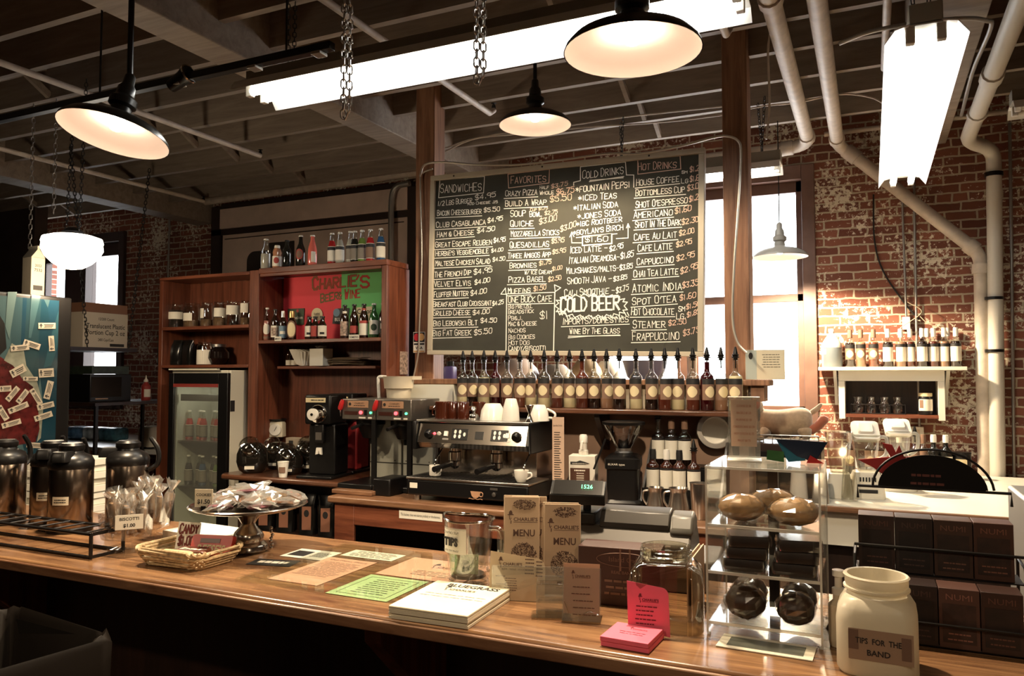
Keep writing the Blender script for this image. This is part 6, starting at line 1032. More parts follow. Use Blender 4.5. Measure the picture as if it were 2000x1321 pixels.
# pastry case
X0, X1, Y0, Y1, H = -.355, -.105, 1.835, 2.09, .376
k4 = GLASS('case edge acrylic', (.97, .95, .88), .25, .2, .9, .45)
t = thing('pastry_case', 'clear acrylic three shelf pastry case standing on the counter', 'display case', (0, 0, CZ + .006)); m_cs = GLASS('case acrylic', (.97, .97, .95), .06, .03, .5, .05)
for a in ((X0, X0 + .004, Y0, Y1, 0, H), (X1 - .004, X1, Y0, Y1, 0, H)): MB().box(*a).build('side_panel', m_cs, t)
MB().box(X0, X1, Y0, Y1, H + .0005, H + .005).build('top_panel', m_cs, t); MB().box(X0 + .005, X1 - .005, Y1 - .004, Y1, .01, H).build('back_panel', m_cs, t)
for z in (.02, .135, .242): MB().box(X0 + .0045, X1 - .0045, Y0 + .003, Y1 - .005, z, z + .004).build('shelf', m_cs, t); MB().box(X0 + .0045, X1 - .0045, Y0 + .0, Y0 + .003, z - .001, z + .0055).build('shelf_edge', k4, t)
for x in (X0, X1 - .004): MB().box(x, x + .0045, Y0 - .003, Y0 - .0002, 0, H).build('edge_strip', k4, t); MB().box(x, x + .0045, Y1 + .0002, Y1 + .003, 0, H).build('edge_strip', k4, t)
for y in (Y0 - .003, Y1 + .001): MB().box(X0, X1, y, y + .0025, H - .001, H + .0045).build('edge_strip', k4, t)
for x in (X0, X1 - .008):
    for y in (Y0, Y1 - .008): MB().box(x, x + .008, y, y + .008, -.005, 0).build('foot', k4, t)
MB().box((X0 + X1) / 2 - .012, (X0 + X1) / 2 + .012, Y1 - .03, Y1 - .006, .01, H).build('hinge_strip', m_dark, t)
m_cro = M('golden pastry', (.40, .24, .11), .5, var=.4, vscale=30); m_muf = M('dark muffin', (.035, .015, .008), .45, var=.4, vscale=40); m_brn = M('brownie', (.018, .009, .006), .55, var=.4, vscale=50)
gz = CZ + .006
def pastry(name, x, y, z, r, mat, label, cat, g, seed, film=True, low=.62):
    o = thing(name, label, cat, (x, y, z), 0, g); MB().ball((0, 0, r[2]), r, 18, 11, wob=.05, seed=seed).build('pastry', mat, o, ang=60)
    if film: MB().ball((0, 0, r[2] * 1.02), tuple(k_ * 1.1 if i < 2 else k_ * 1.02 for i, k_ in enumerate(r)), 13, 9, wob=.07, seed=seed + 9).build('film_wrapper', GLASS('thin film', (.99, .98, .96), .12, .08, .7) if 'thin film' not in D.materials else D.materials['thin film'], o, flat=True)
for x, y, lb in ((-.285, 1.91, 'round golden wrapped pastry on the top shelf nearest the register'), (-.165, 1.90, 'round golden wrapped pastry on the top shelf nearest the tip jar'), (-.225, 2.02, 'pale wrapped pastry at the back of the top shelf')): pastry('wrapped_pastry', x, y, gz + .2475, (.054, .052, .031), m_cro, lb, 'pastry', 'wrapped pastries on the top shelf', int(x * -1e3))
for i, (x, y, k, lb) in enumerate(((-.275, 1.90, 3, 'near the register'), (-.165, 1.90, 3, 'near the tip jar'))):
    for j in range(k): o = thing('brownie', 'dark chocolate brownie, %s of the stack %s' % (('bottom', 'middle', 'top')[j], lb), 'brownie', (x + .004 * j, y, gz + .1405 + j * .027), .1 * j, 'brownies in the pastry case'); MB().rlathe([(.96, 0), (1, .004), (1, .021), (.95, .0255)], hx=.046, hy=.04, rc=.008).build('brownie', m_brn, o); MB().rlathe([(1.02, .001), (1.06, .012), (1.0, .0262)], hx=.047, hy=.041, rc=.01).build('film_wrapper', D.materials['thin film'], o)
for x, y, r, lb in ((-.275, 1.89, .045, 'big round dark muffin in front on the bottom shelf near the register'), (-.165, 1.89, .042, 'dark muffin in front on the bottom shelf near the tip jar'), (-.28, 1.99, .042, 'dark muffin at the back of the bottom shelf near the register'), (-.165, 1.99, .04, 'dark muffin at the back of the bottom shelf near the tip jar')): pastry('muffin', x, y, gz + .0255, (r, r, r * .86), m_muf, lb, 'muffin', 'muffins on the bottom shelf', int(x * -1e3) + int(y * 99))
o = sheet('laminated_sheet', 'white bordered grey laminated sheet lying under the pastry case', (-.22, 1.80), .2, .09, m_wpaper, R(-2), .002); MB().box(-.08, .08, -.03, .03, .0021, .0024).build('grey_print', M('grey print', (.13, .14, .12), .5), o)
# acrylic price sign and origami on the case
t = thing('price_sign', 'tall clear acrylic stand with a pinkish price list on the pastry case', 'sign', (-.285, 1.97, gz + H + .0055), R(8)); MB().box(-.038, .038, 0, .002, .003, .155).build('front_plate', m_acry, t); MB().box(-.038, .038, .03, .032, .003, .155).build('back_plate', m_acry, t); MB().box(-.04, .04, -.02, .05, 0, .003).build('foot_plate', k4, t); MB().box(-.031, .03, .003, .0045, .035, .15).build('list', TRANSL('pale pink paper', (.80, .62, .50)), t); MB().box(-.038, .038, .0025, .03, .1552, .157).build('top_edge', k4, t); q = MB()
for k in range(6): q.txt(('COOKIES $1.50', 'BAGELS $1.25', 'MUFFINS $1.50', 'CHEESECAKE $2.50', 'HOT COCOA $1.75', 'FRUIT $0.75')[k], 0, .132 - k * .017, .008, y=-.0005, wid=(.034, .034, .036, .05, .046, .03)[k])
q.build('lettering', M('rust print', (.36, .13, .08), .8), t)
t = thing('origami_bird', 'folded paper bird in blue, green and red on the pastry case', 'origami', (-.165, 1.99, gz + H + .0055), R(10)); 
for mt, f_ in ((M('blue foil paper', (.02, .14, .22), .3), [[(-.02, 0, .0), (.02, 0, .005), (-.002, .005, .045)], [(-.02, 0, 0), (-.002, .005, .045), (-.045, .01, .05)]]), (M('green foil paper', (.03, .12, .03), .3), [[(-.07, 0, .005), (-.03, -.005, .0), (-.03, 0, .025)], [(-.07, 0, .005), (-.03, 0, .025), (-.068, .004, .028)]]), (M('dark navy paper', (.012, .02, .045), .3), [[(-.05, .0, .055), (.0, .0, .015), (.07, .0, .05)], [(.0, 0, .015), (.04, .002, .0), (.07, 0, .05)]]), (m_red, [[(.02, -.01, .0), (.06, -.01, 0), (.03, 0, .018)]])):
    q = MB()
    for tri in f_: q.face(tri); q.face([(a, b + .0015, c) for a, b, c in reversed(tri)])
    q.build('folded_paper', mt, t, flat=True)
# band tip jar
m_tape = M('darker tape', (.17, .10, .07), .5)
t = thing('tip_jar', 'big cloudy white plastic jar labelled tips for the band', 'jar', (.002, 1.775, CZ + .001), R(-2)); m_hd = TRANSL('cloudy plastic', (.74, .68, .55), .35, .35); MB().rlathe([(.93, 0), (1, .01), (1, .105), (.96, .128), (.82, .146), (.70, .150)], hx=.075, hy=.075, rc=.036, k=6).build('body', m_hd, t); MB().lathe([(.056, .150), (.056, .158), (.063, .16), (.063, .164), (.057, .166), (.06, .17), (.06, .184), (.063, .186), (.06, .189), (.055, .188), (.053, .155)], 34).build('threaded_neck', m_hd, t)
q = MB(); q.box(-.05, .066, -.0762, -.0752, .035, .095); lb_ = q.build('label', M('brown kraft label', (.32, .21, .14), .8), t); q = MB(); [MB().box(a, b, -.0768, -.0763, c, d).build('tape', m_tape, lb_) for a, b, c, d in ((-.05, -.032, .055, .093), (.045, .062, .045, .088))]; MB().txt('TIPS  FOR  THE', .004, .068, .0155, y=-.0772, bold=.015, wid=.082).txt('BAND', .004, .046, .0155, y=-.0772, bold=.015).build('lettering', m_ink, lb_)
t = thing('pump_bottle', 'cream pump bottle standing behind the big tip jar', 'bottle', (-.074, 1.88, CZ + .001)); MB().lathe([(0, 0), (.02, 0), (.022, .01), (.022, .09), (.012, .1), (.012, .112)], 18).build('body', m_jug, t); MB().lathe([(.014, .112), (.014, .125), (.008, .128), (.008, .15), (.013, .152), (.013, .165), (0, .166)], 14).build('pump', m_cup, t)
t = MB(); t.prism([(-.03, 0), (.03, 0), (.02, .035), (.0, .05), (-.012, .03)], -.015, .015); tag(fixn(t.build('paper_bag', M('kraft paper', (.12, .06, .03), .8), None, (-.105 + .03, 1.99, CZ + .001), R(30))), 'small folded brown paper bag between pastry case and tip jar', 'bag')
# tea boxes in a wire rack
TX, TY = -.035, 1.97; bw = .0795
t = thing('tea_rack', 'black wire rack of tea boxes with a half round back plate', 'rack', (TX, TY, CZ + .001)); q = MB(); w_ = 4 * bw + .03
for x in (-.008, w_ - .012): MB().tube([(x, -.03, .0), (x, -.03, .06), (x, .07, .17), (x, .17, .175), (x, .17, 0)], .0035, 6).build('side_wire', m_blackm, t)
for z, y in ((.055, -.034), (.195, .066)): MB().tube([(-.008, y, z), (w_ - .012, y, z)], .0035, 6).build('front_wire', m_blackm, t)
MB().box(-.006, w_ - .014, .07, .165, .132, .135).build('tier', m_blackm, t); MB().box(-.006, w_ - .014, -.02, .16, .002, .005).build('tier', m_blackm, t); q = MB(); q.tube([(-.0, .17, .29), (-.0, .17, .32), (w_ - .02, .17, .32), (w_ - .02, .17, .29)], .0035, 6); q.build('top_wire', m_blackm, t)
cx = w_ / 2 - .01; q = MB(); q.prism([(cx + .118 * math.cos(R(a)), .318 + .085 * math.sin(R(a))) for a in range(180, -1, -8)], .168, .171); fixn(q.build('half_round_plate', m_black, t)); q = MB(); q.tube([(cx + .13 * math.cos(R(a)), .17, .318 + .098 * math.sin(R(a))) for a in range(180, -1, -8)], .003, 6); q.build('arch_wire', m_blackm, t)
q = MB(); lines(q, cx - .05, cx + .03, .35, .02, 2, .006, .1675, seed=77); q.build('lettering', M('dim red print', (.10, .025, .02), .6), t)
cols = [(.03, .011, .008), (.022, .011, .009), (.05, .024, .016), (.06, .024, .015), (.022, .009, .007), (.018, .008, .007), (.075, .034, .026), (.034, .014, .01)]
for r in range(2):
    for c in range(4):
        x = TX + c * bw + bw / 2; y = TY + (.075 if r else -.025); z = CZ + .001 + (.1355 if r else .0055); k = c + 4 * (1 - r)
        o = thing('tea_box', '%s tea box, %s in the %s row of the wire rack' % (('dark brown', 'black and brown', 'tan', 'rust')[c] if r else ('dark', 'plain dark', 'rosy tan', 'reddish')[c], ORD[c], 'upper' if r else 'lower'), 'tea box', (x, y, z), 0, 'tea boxes'); mt = M('tea box card', cols[k], .5); MB().box(-bw / 2 + .001, bw / 2 - .001, 0, .07, 0, .128).build('carton', mt, o, bevel=.001); MB().box(-bw / 2 + .008, bw / 2 - .008, -.0008, -.0002, .012, .095).build('picture_panel', M('tea picture', tuple(v * .45 for v in cols[k]), .6, var=.6, vscale=35), o); q = MB(); q.txt('NUMI', 0, .104, .018, y=-.001, wid=.05); lines(q, -.025, .025, .03, .012, 2, .003, -.001, seed=k); q.build('lettering', M('tea print', tuple(min(1, v * 3.2) for v in cols[k]), .6), o)
for px, py, s, lb, pts in ((1740, 915, 1, 'dark red felt leaf with a long point tucked behind the half round plate', [(-.075, .018), (.0, .028), (-.012, .05), (-.018, .062), (.004, .058), (.012, .04), (.02, .058), (.03, .03), (.05, .03), (.052, 0), (.03, -.02), (.0, -.035), (-.02, -.015), (-.04, 0)]), (1897, 940, .8, 'small dark red felt leaf tucked behind the plate on the pipe side', [(-.03, .0), (-.01, .02), (.0, .03), (.006, .018), (.02, .02), (.03, .005), (.024, -.008), (.03, -.016), (.016, -.03), (.006, -.02)])):
    p = at(px, py, Y=2.155); q = MB(); q.prism([(a * s, b * s) for a, b in pts], 0, .006); tag(fixn(q.build('felt_leaf', M('dark red felt', (.36, .03, .03), .9), None, (p.x, 2.155, p.z))), lb, 'leaf decoration')
# trash bin in front of the counter
t = thing('trash_bin', 'dark square trash bin with a sagging plastic liner under the counter edge', 'trash bin', (-2.12, 1.27, 0), R(-3)); q = MB(); n = 20
m_bin = M('dark olive bin', (.012, .010, .008), .6, spec=.1); q.rlathe([(.8, 0), (1, .93)], hx=.23, hy=.2, rc=.05, k=5); q.f.pop(); q.m.pop(); ob = q.build('body', m_bin, t)
g = random.Random(4); base = []; q = MB()
pts = rr_(.245, .215, .06, 6); n = len(pts); vs = []
for k, (s, z) in enumerate(((.02, .60), (.5, .62), (.8, .72), (.95, .94), (1.0, .952), (1.05, .93), (1.04, .8), (1.07, .66))): vs += [(x * s * (1 + g.uniform(-.02, .02)), y * s * (1 + g.uniform(-.02, .02)), z + g.uniform(-.012, .012) - (.05 * abs(math.sin(j * .5)) if k == 7 else 0)) for j, (x, y) in enumerate(pts)]
q.add(vs, [(k * n + j, k * n + (j + 1) % n, (k + 1) * n + (j + 1) % n, (k + 1) * n + j) for k in range(7) for j in range(n)]); q.build('plastic_liner', M('cloudy liner', (.012, .009, .007), .5, spec=.08), t, ang=70)
# ------------------------------------------------ wall shelf on the brick
SX0, SX1, SZt = -.365, .63, 1.706
m_shw = M('white gloss paint', (.72, .68, .58), .4)
t = thing('wall_shelf', 'white wall shelf on the brick with an open box below it', 'shelf', (0, 0, 0)); MB().box(SX0, SX1, 6.38, 6.685, SZt - .028, SZt).build('board', m_shw, t, bevel=.004); MB().box(-.225, .49, 6.44, 6.66, 1.60, SZt - .029).build('box_top', m_shw, t)
for x in (-.225, .445): MB().prism([(6.44, 1.60), (6.685, 1.60), (6.685, 1.31), (6.44, 1.31)], x, x + .045, 'yz').build('box_side', m_shw, t, bevel=.003)
MB().box(-.179, .444, 6.44, 6.685, 1.325, 1.35).build('box_floor', m_cabh, t); MB().box(-.179, .444, 6.67, 6.685, 1.351, 1.599).build('box_back', m_dark, t)
for x in (-.25, .515): MB().prism([(6.685, SZt - .029), (6.45, SZt - .029), (6.47, SZt - .06), (6.62, SZt - .16), (6.685, SZt - .3)], x - .012, x + .012, 'yz').build('bracket', m_shw, t)
t = thing('wire_basket', 'dark basket of small round glass jars in the box under the wall shelf', 'basket', (.03, 6.53, 1.351)); q = MB()
for z in (.004, .07): q.tube([(-.17, -.08, z), (.2, -.08, z), (.2, .1, z), (-.17, .1, z)], .004, 6, closed=True)
for k in range(12): q.tube([(-.17 + k * .0336, -.08, .004), (-.17 + k * .0336, -.08, .07)], .0025, 5)
q.build('wire', m_blackm, t)
for i, x in enumerate((-.12, -.03, .06, .15)):
    o = thing('small_glass_jar', 'small round glass jar, %s in the dark basket under the shelf' % ORD[i], 'jar', (.03 + x, 6.53, 1.357), 0, 'small jars in the basket'); MB().lathe([(0, 0), (.03, 0), (.042, .03), (.04, .06), (.026, .085), (.03, .1), (.034, .12), (.028, .12)], 20).build('glass_body', m_bglass, o)
p = at(1808, 803, Y=6.5); t = thing('supplement_jar', 'dark lidded jar with a white printed label in the shelf box', 'jar', (p.x, 6.5, 1.351)); MB().lathe([(0, 0), (.045, 0), (.048, .01), (.048, .12), (.042, .135)], 22).build('body', m_black, t); MB().lathe([(.044, .135), (.046, .137), (.046, .16), (0, .162)], 22).build('lid', m_lc, t); q = MB(); wrap(q, .0486, 200, 340, .03, .115); q.build('label', m_lw, t); q = MB(); wrap(q, .049, 215, 250, .05, .11); q.build('picture', m_lt, t)
p = at(1625, 713, Y=6.54); t = thing('gallon_jug', 'translucent plastic gallon jug half full of dark liquid at the shelf end', 'jug', (p.x, 6.54, SZt + .001)); m_jt = M('milky plastic', (.62, .60, .54), .35, trans=.3); MB().lathe([(0, 0), (.072, 0), (.076, .01), (.076, .15), (0, .152)], 24).build('filled_part', M('grey blue plastic', (.13, .15, .16), .35), t); MB().lathe([(.076, .151), (.076, .17), (.06, .205), (.03, .25), (.02, .262), (.02, .275), (0, .276)], 24).build('upper_part', m_jt, t); MB().lathe([(.022, .276), (.022, .3), (0, .302)], 16).build('cap', m_cup, t); MB().tube(smooth_path([(.062, 0, .19), (.085, 0, .2), (.06, 0, .24), (.025, 0, .255)], 4), .009, 8).build('handle', m_jt, t); q = MB(); wrap(q, .0765, 205, 240, .1, .14); q.build('label', m_lw, t)
G5 = 'bottles on the wall shelf'
for i, (px, k, cap, lq_, Y) in enumerate(((1661, 't', m_lt, 'd', 6.53), (1682, 't', m_lt, 'p', 6.53), (1707, 't', m_lt, 'a', 6.53), (1735, 'w', m_capw, 'd', 6.52), (1760, 'w', m_capw, 'p', 6.53), (1778, 'w', m_capw, 'r', 6.55), (1802, 'w', m_capw, 'd', 6.52), (1824, 'w', m_capw, 'r', 6.54), (1845, 'w', m_capw, 'p', 6.55), (1868, 'w', m_capw, 'd', 6.52))):
    p = at(px, 713, Y=Y); o = bottle('syrup', (p.x, Y, SZt + .001), .036, .285, ('oval labelled syrup bottle with tan foil neck, %s beside the gallon jug' % ORD[i] if k == 't' else 'white capped syrup bottle with plain white label, %s along from the tan foil ones' % ORD[i - 3]), G5, m_bglass, .66, LQ[lq_], cap=cap, capl=.062, labels=[B_(70, .2, .6, m_lt), O_(42, .25, .45, m_lc, .05, 1.035), B_(72, .5, .61, m_lk, 1.02)] if k == 't' else [B_(76, .14, .52, m_lw), B_(76, .52, .6, m_lk)], rz=R(-4))
for px, lb in ((1812, 'white capped bottle half hidden behind the dark one in the shelf row'), (1852, 'white capped bottle peeping out behind the end of the shelf row')): p = at(px, 713, Y=6.63); bottle('syrup', (p.x, 6.635, SZt + .001), .034, .29, lb, G5, m_bglass, .6, LQ['d'], cap=m_capw, capl=.062)
def wallbox(px, py, w_, h, label, name, mat): p = at(px, py, Y=6.675); o = MB().box(-w_ / 2, w_ / 2, -.03, .02, -h / 2, h / 2).build(name, mat, None, (p.x, 6.675, p.z), bevel=.004); return tag(o, label, 'electrical box')
wallbox(1770, 632, .055, .1, 'white junction box on the brick over the bottle shelf', 'junction_box', m_shw); o = wallbox(1792, 850, .085, .13, 'pale outlet plate on the brick under the wall shelf', 'outlet_plate', m_shw)
for z in (-.028, .028): MB().box(-.014, .014, -.033, -.0305, z - .016, z + .016).build('socket', m_cream, o)
# ------------------------------------------------ white chest counter with blenders and bottles
WZ = .925
t = thing('chest_counter', 'white counter with a wood edge under the brick wall', 'counter', (0, 0, 0)); m_wl = M('white laminate', (.72, .69, .60), .35)
MB().box(-.47, 1.25, 4.66, 6.45, WZ - .03, WZ).build('worktop', m_wl, t, bevel=.003); MB().box(-.47, 1.25, 4.635, 4.659, WZ - .034, WZ - .001).build('wood_edge', m_btop, t, bevel=.004); MB().box(-.45, 1.2, 4.70, 4.74, .70, WZ - .031).build('apron', m_wl, t); MB().box(-.45, 1.2, 4.80, 6.4, .02, .699).build('dark_base', m_dark, t); MB().box(-.45, .6, 4.697, 4.6995, WZ - .075, WZ - .04).build('drawer_front', m_shw, t)
G6 = 'bottles on the white counter'
for px, k, lb in ((1660, 't', 'tan necked bottle against the brick behind the clear blender jar'), (1700, 's', 'oval labelled syrup bottle with spout, first of the pair by the blender'), (1716, 't', 'oval labelled syrup bottle with tan cap, second of the pair by the blender'), (1788, 's', 'spouted bottle behind the red felt leaf'), (1804, 't', 'clear necked bottle beside the spouted one behind the leaf'), (1757, 'w', 'white capped bottle back against the brick below the shelf')):
    Y = 6.2 if px < 1750 else 6.28; p = at(px, 900, Y=Y); bottle('syrup', (p.x, Y, WZ + .001), .038, .29, lb, G6, m_bglass, .62, LQ['d' if px != 1804 else 'p'], cap=m_lt if k == 't' else m_capw, capl=.06, spout=k == 's', labels=[B_(72, .2, .6, m_lt), O_(44, .25, .46, m_lc, .05, 1.035)])
for px, lb in ((1824, 'white labelled bottle with a black band and white cap, nearer the tin lid'), (1848, 'white labelled bottle with a black band and white cap, nearer the pipes')): p = at(px, 900, Y=6.15); bottle('syrup', (p.x, 6.15, WZ + .001), .040, .30, lb, G6, m_dkl, None, cap=m_capw, capl=.05, labels=[B_(76, .1, .52, m_lw), O_(26, .2, .38, m_lk), B_(70, .86, .94, m_lw, .42)])
p = at(1878, 930, Y=6.2); t = thing('cocoa_tin', 'dark round tin with a cream label beside the labelled bottles', 'tin', (p.x, 6.2, WZ + .001)); MB().lathe([(0, 0), (.062, 0), (.062, .17), (.064, .172), (.064, .185), (0, .186)], 24).build('tin', m_black, t); q = MB(); wrap(q, .0628, 235, 300, .02, .14); q.build('label', m_lc, t)
def blender(px, py, Y, label, lid_tilt, base=True):
    p = at(px, py, Y=Y); t = thing('blender', label, 'blender', (p.x, Y, WZ + .001), R(8), 'blenders on the white counter')
    if base:
        q = MB(); q.rlathe([(1, 0), (1, .03), (.9, .1), (.72, .15), (.6, .155)], hx=.095, hy=.09, rc=.03); q.build('base', m_shw, t); q = MB()
        for k in range(6): q.box(-.045 + k * .016, -.037 + k * .016, -.0845, -.08, .10, .125)
        q.box(-.05, .05, -.092, -.088, .035, .055); q.build('vent_print', m_lk, t)
    q = MB(); q.rlathe([(.62, 0), (.72, .01), (1, .2), (1.02, .21), (.97, .21)], hx=.072, hy=.072, rc=.025, c=(0, 0, .16 if base else 0)); q.build('clear_jar', GLASS('hazy jar', (.86, .85, .78), .18, .12, .55) if 'hazy jar' not in D.materials else D.materials['hazy jar'], t); z0 = .375 if base else .215
    q = MB().at((0, 0, z0), rx=lid_tilt); q.rlathe([(1, 0), (1.04, .01), (1.0, .03), (.6, .036), (.5, .05), (.3, .052)], hx=.074, hy=.074, rc=.025); q.build('lid', m_cup, t); MB().tube(smooth_path([(.07, 0, z0 - .02), (.115, 0, z0 - .03), (.11, 0, z0 - .12), (.06, 0, z0 - .16)], 5), .011, 8).build('handle', m_jt, t)
blender(1692, 962, 5.05, 'white blender with a white lidded jar on the white counter', R(40)); 
p = at(1755, 880, Y=5.5); blender(1755, 968, 5.45, 'second blender with tilted white lid behind the red felt leaf', R(35))
p = at(1640, 975, Y=4.95); t = thing('blender_jar', 'tall clear blender jar and white base beside the pastry case', 'blender', (p.x, 4.98, WZ + .001)); MB().rlathe([(1, 0), (1, .04), (.8, .14), (.7, .145)], hx=.07, hy=.07, rc=.025).build('base', m_shw, t); MB().rlathe([(.7, .146), (.75, .16), (1.15, .38), (1.2, .385), (1.1, .385)], hx=.065, hy=.065, rc=.02).build('clear_jar', D.materials['hazy jar'], t)
p = at(1668, 965, Y=5.0); o = MB().lathe([(.044, 0), (.046, .02), (.03, .24), (.026, .24)], 22).build('clear_cup_stack', D.materials['hazy jar'], None, (p.x - .02, 4.86, WZ + .001)); tag(o, 'upturned stack of clear plastic cups by the white blender', 'cups')
p = at(1508, 955, Y=4.85); o = MB().lathe([(.05, 0), (.052, .012), (.038, .2), (0, .2)], 22).build('paper_cup_stack', m_cup, None, (-.385, 4.72, WZ + .001)); tag(o, 'upturned stack of white paper cups seen through the pastry case', 'cups')
o = MB().rlathe([(1, 0), (.75, .17), (.72, .172)], hx=.045, hy=.045, rc=.008).build('steel_cup', m_steel, None, (-.27, 4.73, WZ + .001)); tag(o, 'upturned fluted steel cup seen through the pastry case', 'cup')
# dark oven with a rail, and the plush animal on it
OX0, OX1, OY = -.66, -.27, 4.86
t = thing('countertop_oven', 'dark countertop oven with a low wire rail behind the pastry case', 'oven', (0, 0, 0)); MB().box(OX0, OX1, OY, OY + .34, WZ + .001, 1.235).build('body', M('dark maroon enamel', (.022, .01, .009), .35), t, bevel=.006); MB().box(OX0 + .03, OX1 - .09, OY - .006, OY - .0005, 1.0, 1.19).build('door', m_black, t, bevel=.002); q = MB()
for z in (1.262, 1.285): q.tube([(OX0 + .01, OY + .02, z), (OX1 - .01, OY + .02, z)], .0035, 6)
for k in range(8): x = OX0 + .015 + k * .0515; q.tube([(x, OY + .02, 1.235), (x, OY + .02, 1.285)], .003, 6)
q.build('wire_rail', m_steel, t)
m_fur = M('tan plush', (.40, .30, .20), .95, sheen=.6, var=.12, vscale=60); m_fur2 = M('rusty plush', (.42, .13, .075), .95, sheen=.5)
PB = at(1530, 830, Y=5.03); pz = 1.2365
t = thing('plush_toy', 'tan plush dog lying with its hind paw kicked up on the dark oven', 'toy', (PB.x, 5.05, pz), R(12))
q = MB(); vs = []; NS = 16; rings = [(-.165, .12, .035, .045), (-.15, .125, .07, .075), (-.10, .115, .085, .085), (-.03, .105, .085, .088), (.05, .115, .088, .092), (.11, .125, .085, .092), (.15, .13, .062, .07), (.17, .135, .025, .03)]
for x, z, ry_, rz_ in rings: vs += [(x, ry_ * math.cos(2 * PI * j / NS), z + rz_ * math.sin(2 * PI * j / NS)) for j in range(NS)]
fs = [(i * NS + j, (i + 1) * NS + j, (i + 1) * NS + (j + 1) % NS, i * NS + (j + 1) % NS) for i in range(len(rings) - 1) for j in range(NS)] + [tuple(range(NS)), tuple((len(rings) - 1) * NS + j for j in range(NS - 1, -1, -1))]
q.add(vs, fs)
for (a, b, c, r0, r1) in (((.11, -.06, .09), (.115, -.075, .03), (.10, -.075, .028), .052, .034), ((.1, .05, .09), (.11, .06, .04), (.1, .07, .03), .05, .034), ((-.1, -.05, .08), (-.14, -.07, .03), (-.18, -.07, .025), .04, .03), ((-.1, .05, .08), (-.14, .07, .03), (-.18, .07, .025), .04, .03)): q.tube([a, tuple((V(a) + V(b)) / 2), b, c], [r0, (r0 + r1) / 2, r1, r1 * .8], 10)
q.tube([(.15, 0, .17), (.19, 0, .195), (.21, 0, .22), (.225, .0, .235)], [.022, .018, .014, .01], 8); q.ball((-.19, -.0, .215), (.075, .065, .072), 16, 10); q.ball((-.235, -.02, .19), (.04, .036, .034), 12, 8); q.tube([(-.13, 0, .14), (-.18, 0, .2)], [.06, .055], 12)
q.build('body', m_fur, t, ang=80, sub=1)
q = MB(); q.tube([(.15, -.035, .07), (.19, -.055, .10), (.225, -.065, .145), (.235, -.068, .16)], [.028, .026, .03, .018], 10); q.build('hind_paw', m_fur2, t, ang=80)
for y in (-.055, .05): q = MB(); q.ball((-.165, y * 1.25, .235), (.028, .014, .042), 10, 8); q.build('ear', m_fur, t, ang=80); q = MB(); q.ball((-.162, y * 1.25 + (-.009 if y < 0 else .009), .232), (.018, .008, .03), 10, 8); q.build('inner_ear', m_fur2, t, ang=80)
for y in (-.045, .02): q = MB(); q.ball((-.25, y, .225), .007, 8, 6); q.build('eye', m_black, t)
q = MB(); q.ball((-.274, -.02, .195), .01, 8, 6); q.build('nose', m_black, t); q = MB(); q.tube([(-.15 + .0 * k, .062 * math.cos(k * PI / 8), .16 + .062 * math.sin(k * PI / 8)) for k in range(16)], .006, 6, closed=True); q.build('collar', m_dark, t)
# notices on the post
p = at(1475, 711, Y=4.597); o = MB().box(-.01, .205, -.003, .0, -.09, .08).build('folded_notice', M('cream leaflet', (.66, .60, .44), .8), None, (p.x - .12 + .1, 4.594, p.z)); o.location.x = at(1456, 711, Y=4.594).x + .01; tag(o, 'cream folded leaflet with a pale blue panel pinned on the post by the window', 'notice'); MB().box(-.009, .052, -.0038, -.0031, -.088, .078).build('blue_panel', M('pale blue print', (.42, .47, .42), .8), o); q = lines(MB(), .08, .18, .05, .014, 6, .003, -.0036, seed=3); q.prism([(.02 + .012 * math.cos(k * .5), .045 + .02 * math.sin(k * .5)) for k in range(12)], -.0042, -.0039); q.build('lettering', m_ink, o)
p = at(819, 669, Y=4.594); o = MB().box(-.047, .047, -.003, .0, -.072, .072).build('card_sign', m_wpaper, None, (p.x, 4.594, p.z)); tag(o, 'small payment card sign with two overlapping circles on the post by the board', 'sign'); q = MB(); q.box(-.044, .044, -.0034, -.003, .002, .069); q.build('dark_field', m_lk, o)
for cx, mt in ((-.019, M('card red', (.45, .02, .03), .6)), (.019, M('card orange', (.75, .42, .16), .6))): q = MB(); q.face([(cx + .024 * math.cos(k * .3), -.0038 - (.0003 if cx > 0 else 0), .036 + .026 * math.sin(k * .3)) for k in range(21)]); q.build('circle', mt, o)
q = MB(); q.box(-.042, .042, -.0036, -.0031, -.018, -.006); q.build('dark_bar', m_lk, o); MB().box(-.044, .044, -.0036, -.0031, -.069, -.058).build('gold_bar', M('card gold', (.6, .35, .15), .6), o); MB().txt('VISA', 0, -.047, .026, y=-.004, bold=.03, wid=.06).build('lettering', m_ink, o)
t = thing('steel_cabinet', 'grey steel dispenser cabinet at the end of the work area beyond the tea rack', 'cabinet', (.62, 2.75, .0)); MB().box(-.2, .35, 0, .4, .05, 1.27).build('body', m_galv, t, bevel=.01); MB().box(-.1, .3, -.006, 0, .7, 1.18).build('door', m_dsteel, t, bevel=.004); MB().at((-.14, -.005, 1.15)).ball((0, 0, 0), .03, 12, 8).build('knob', m_chrome, t)
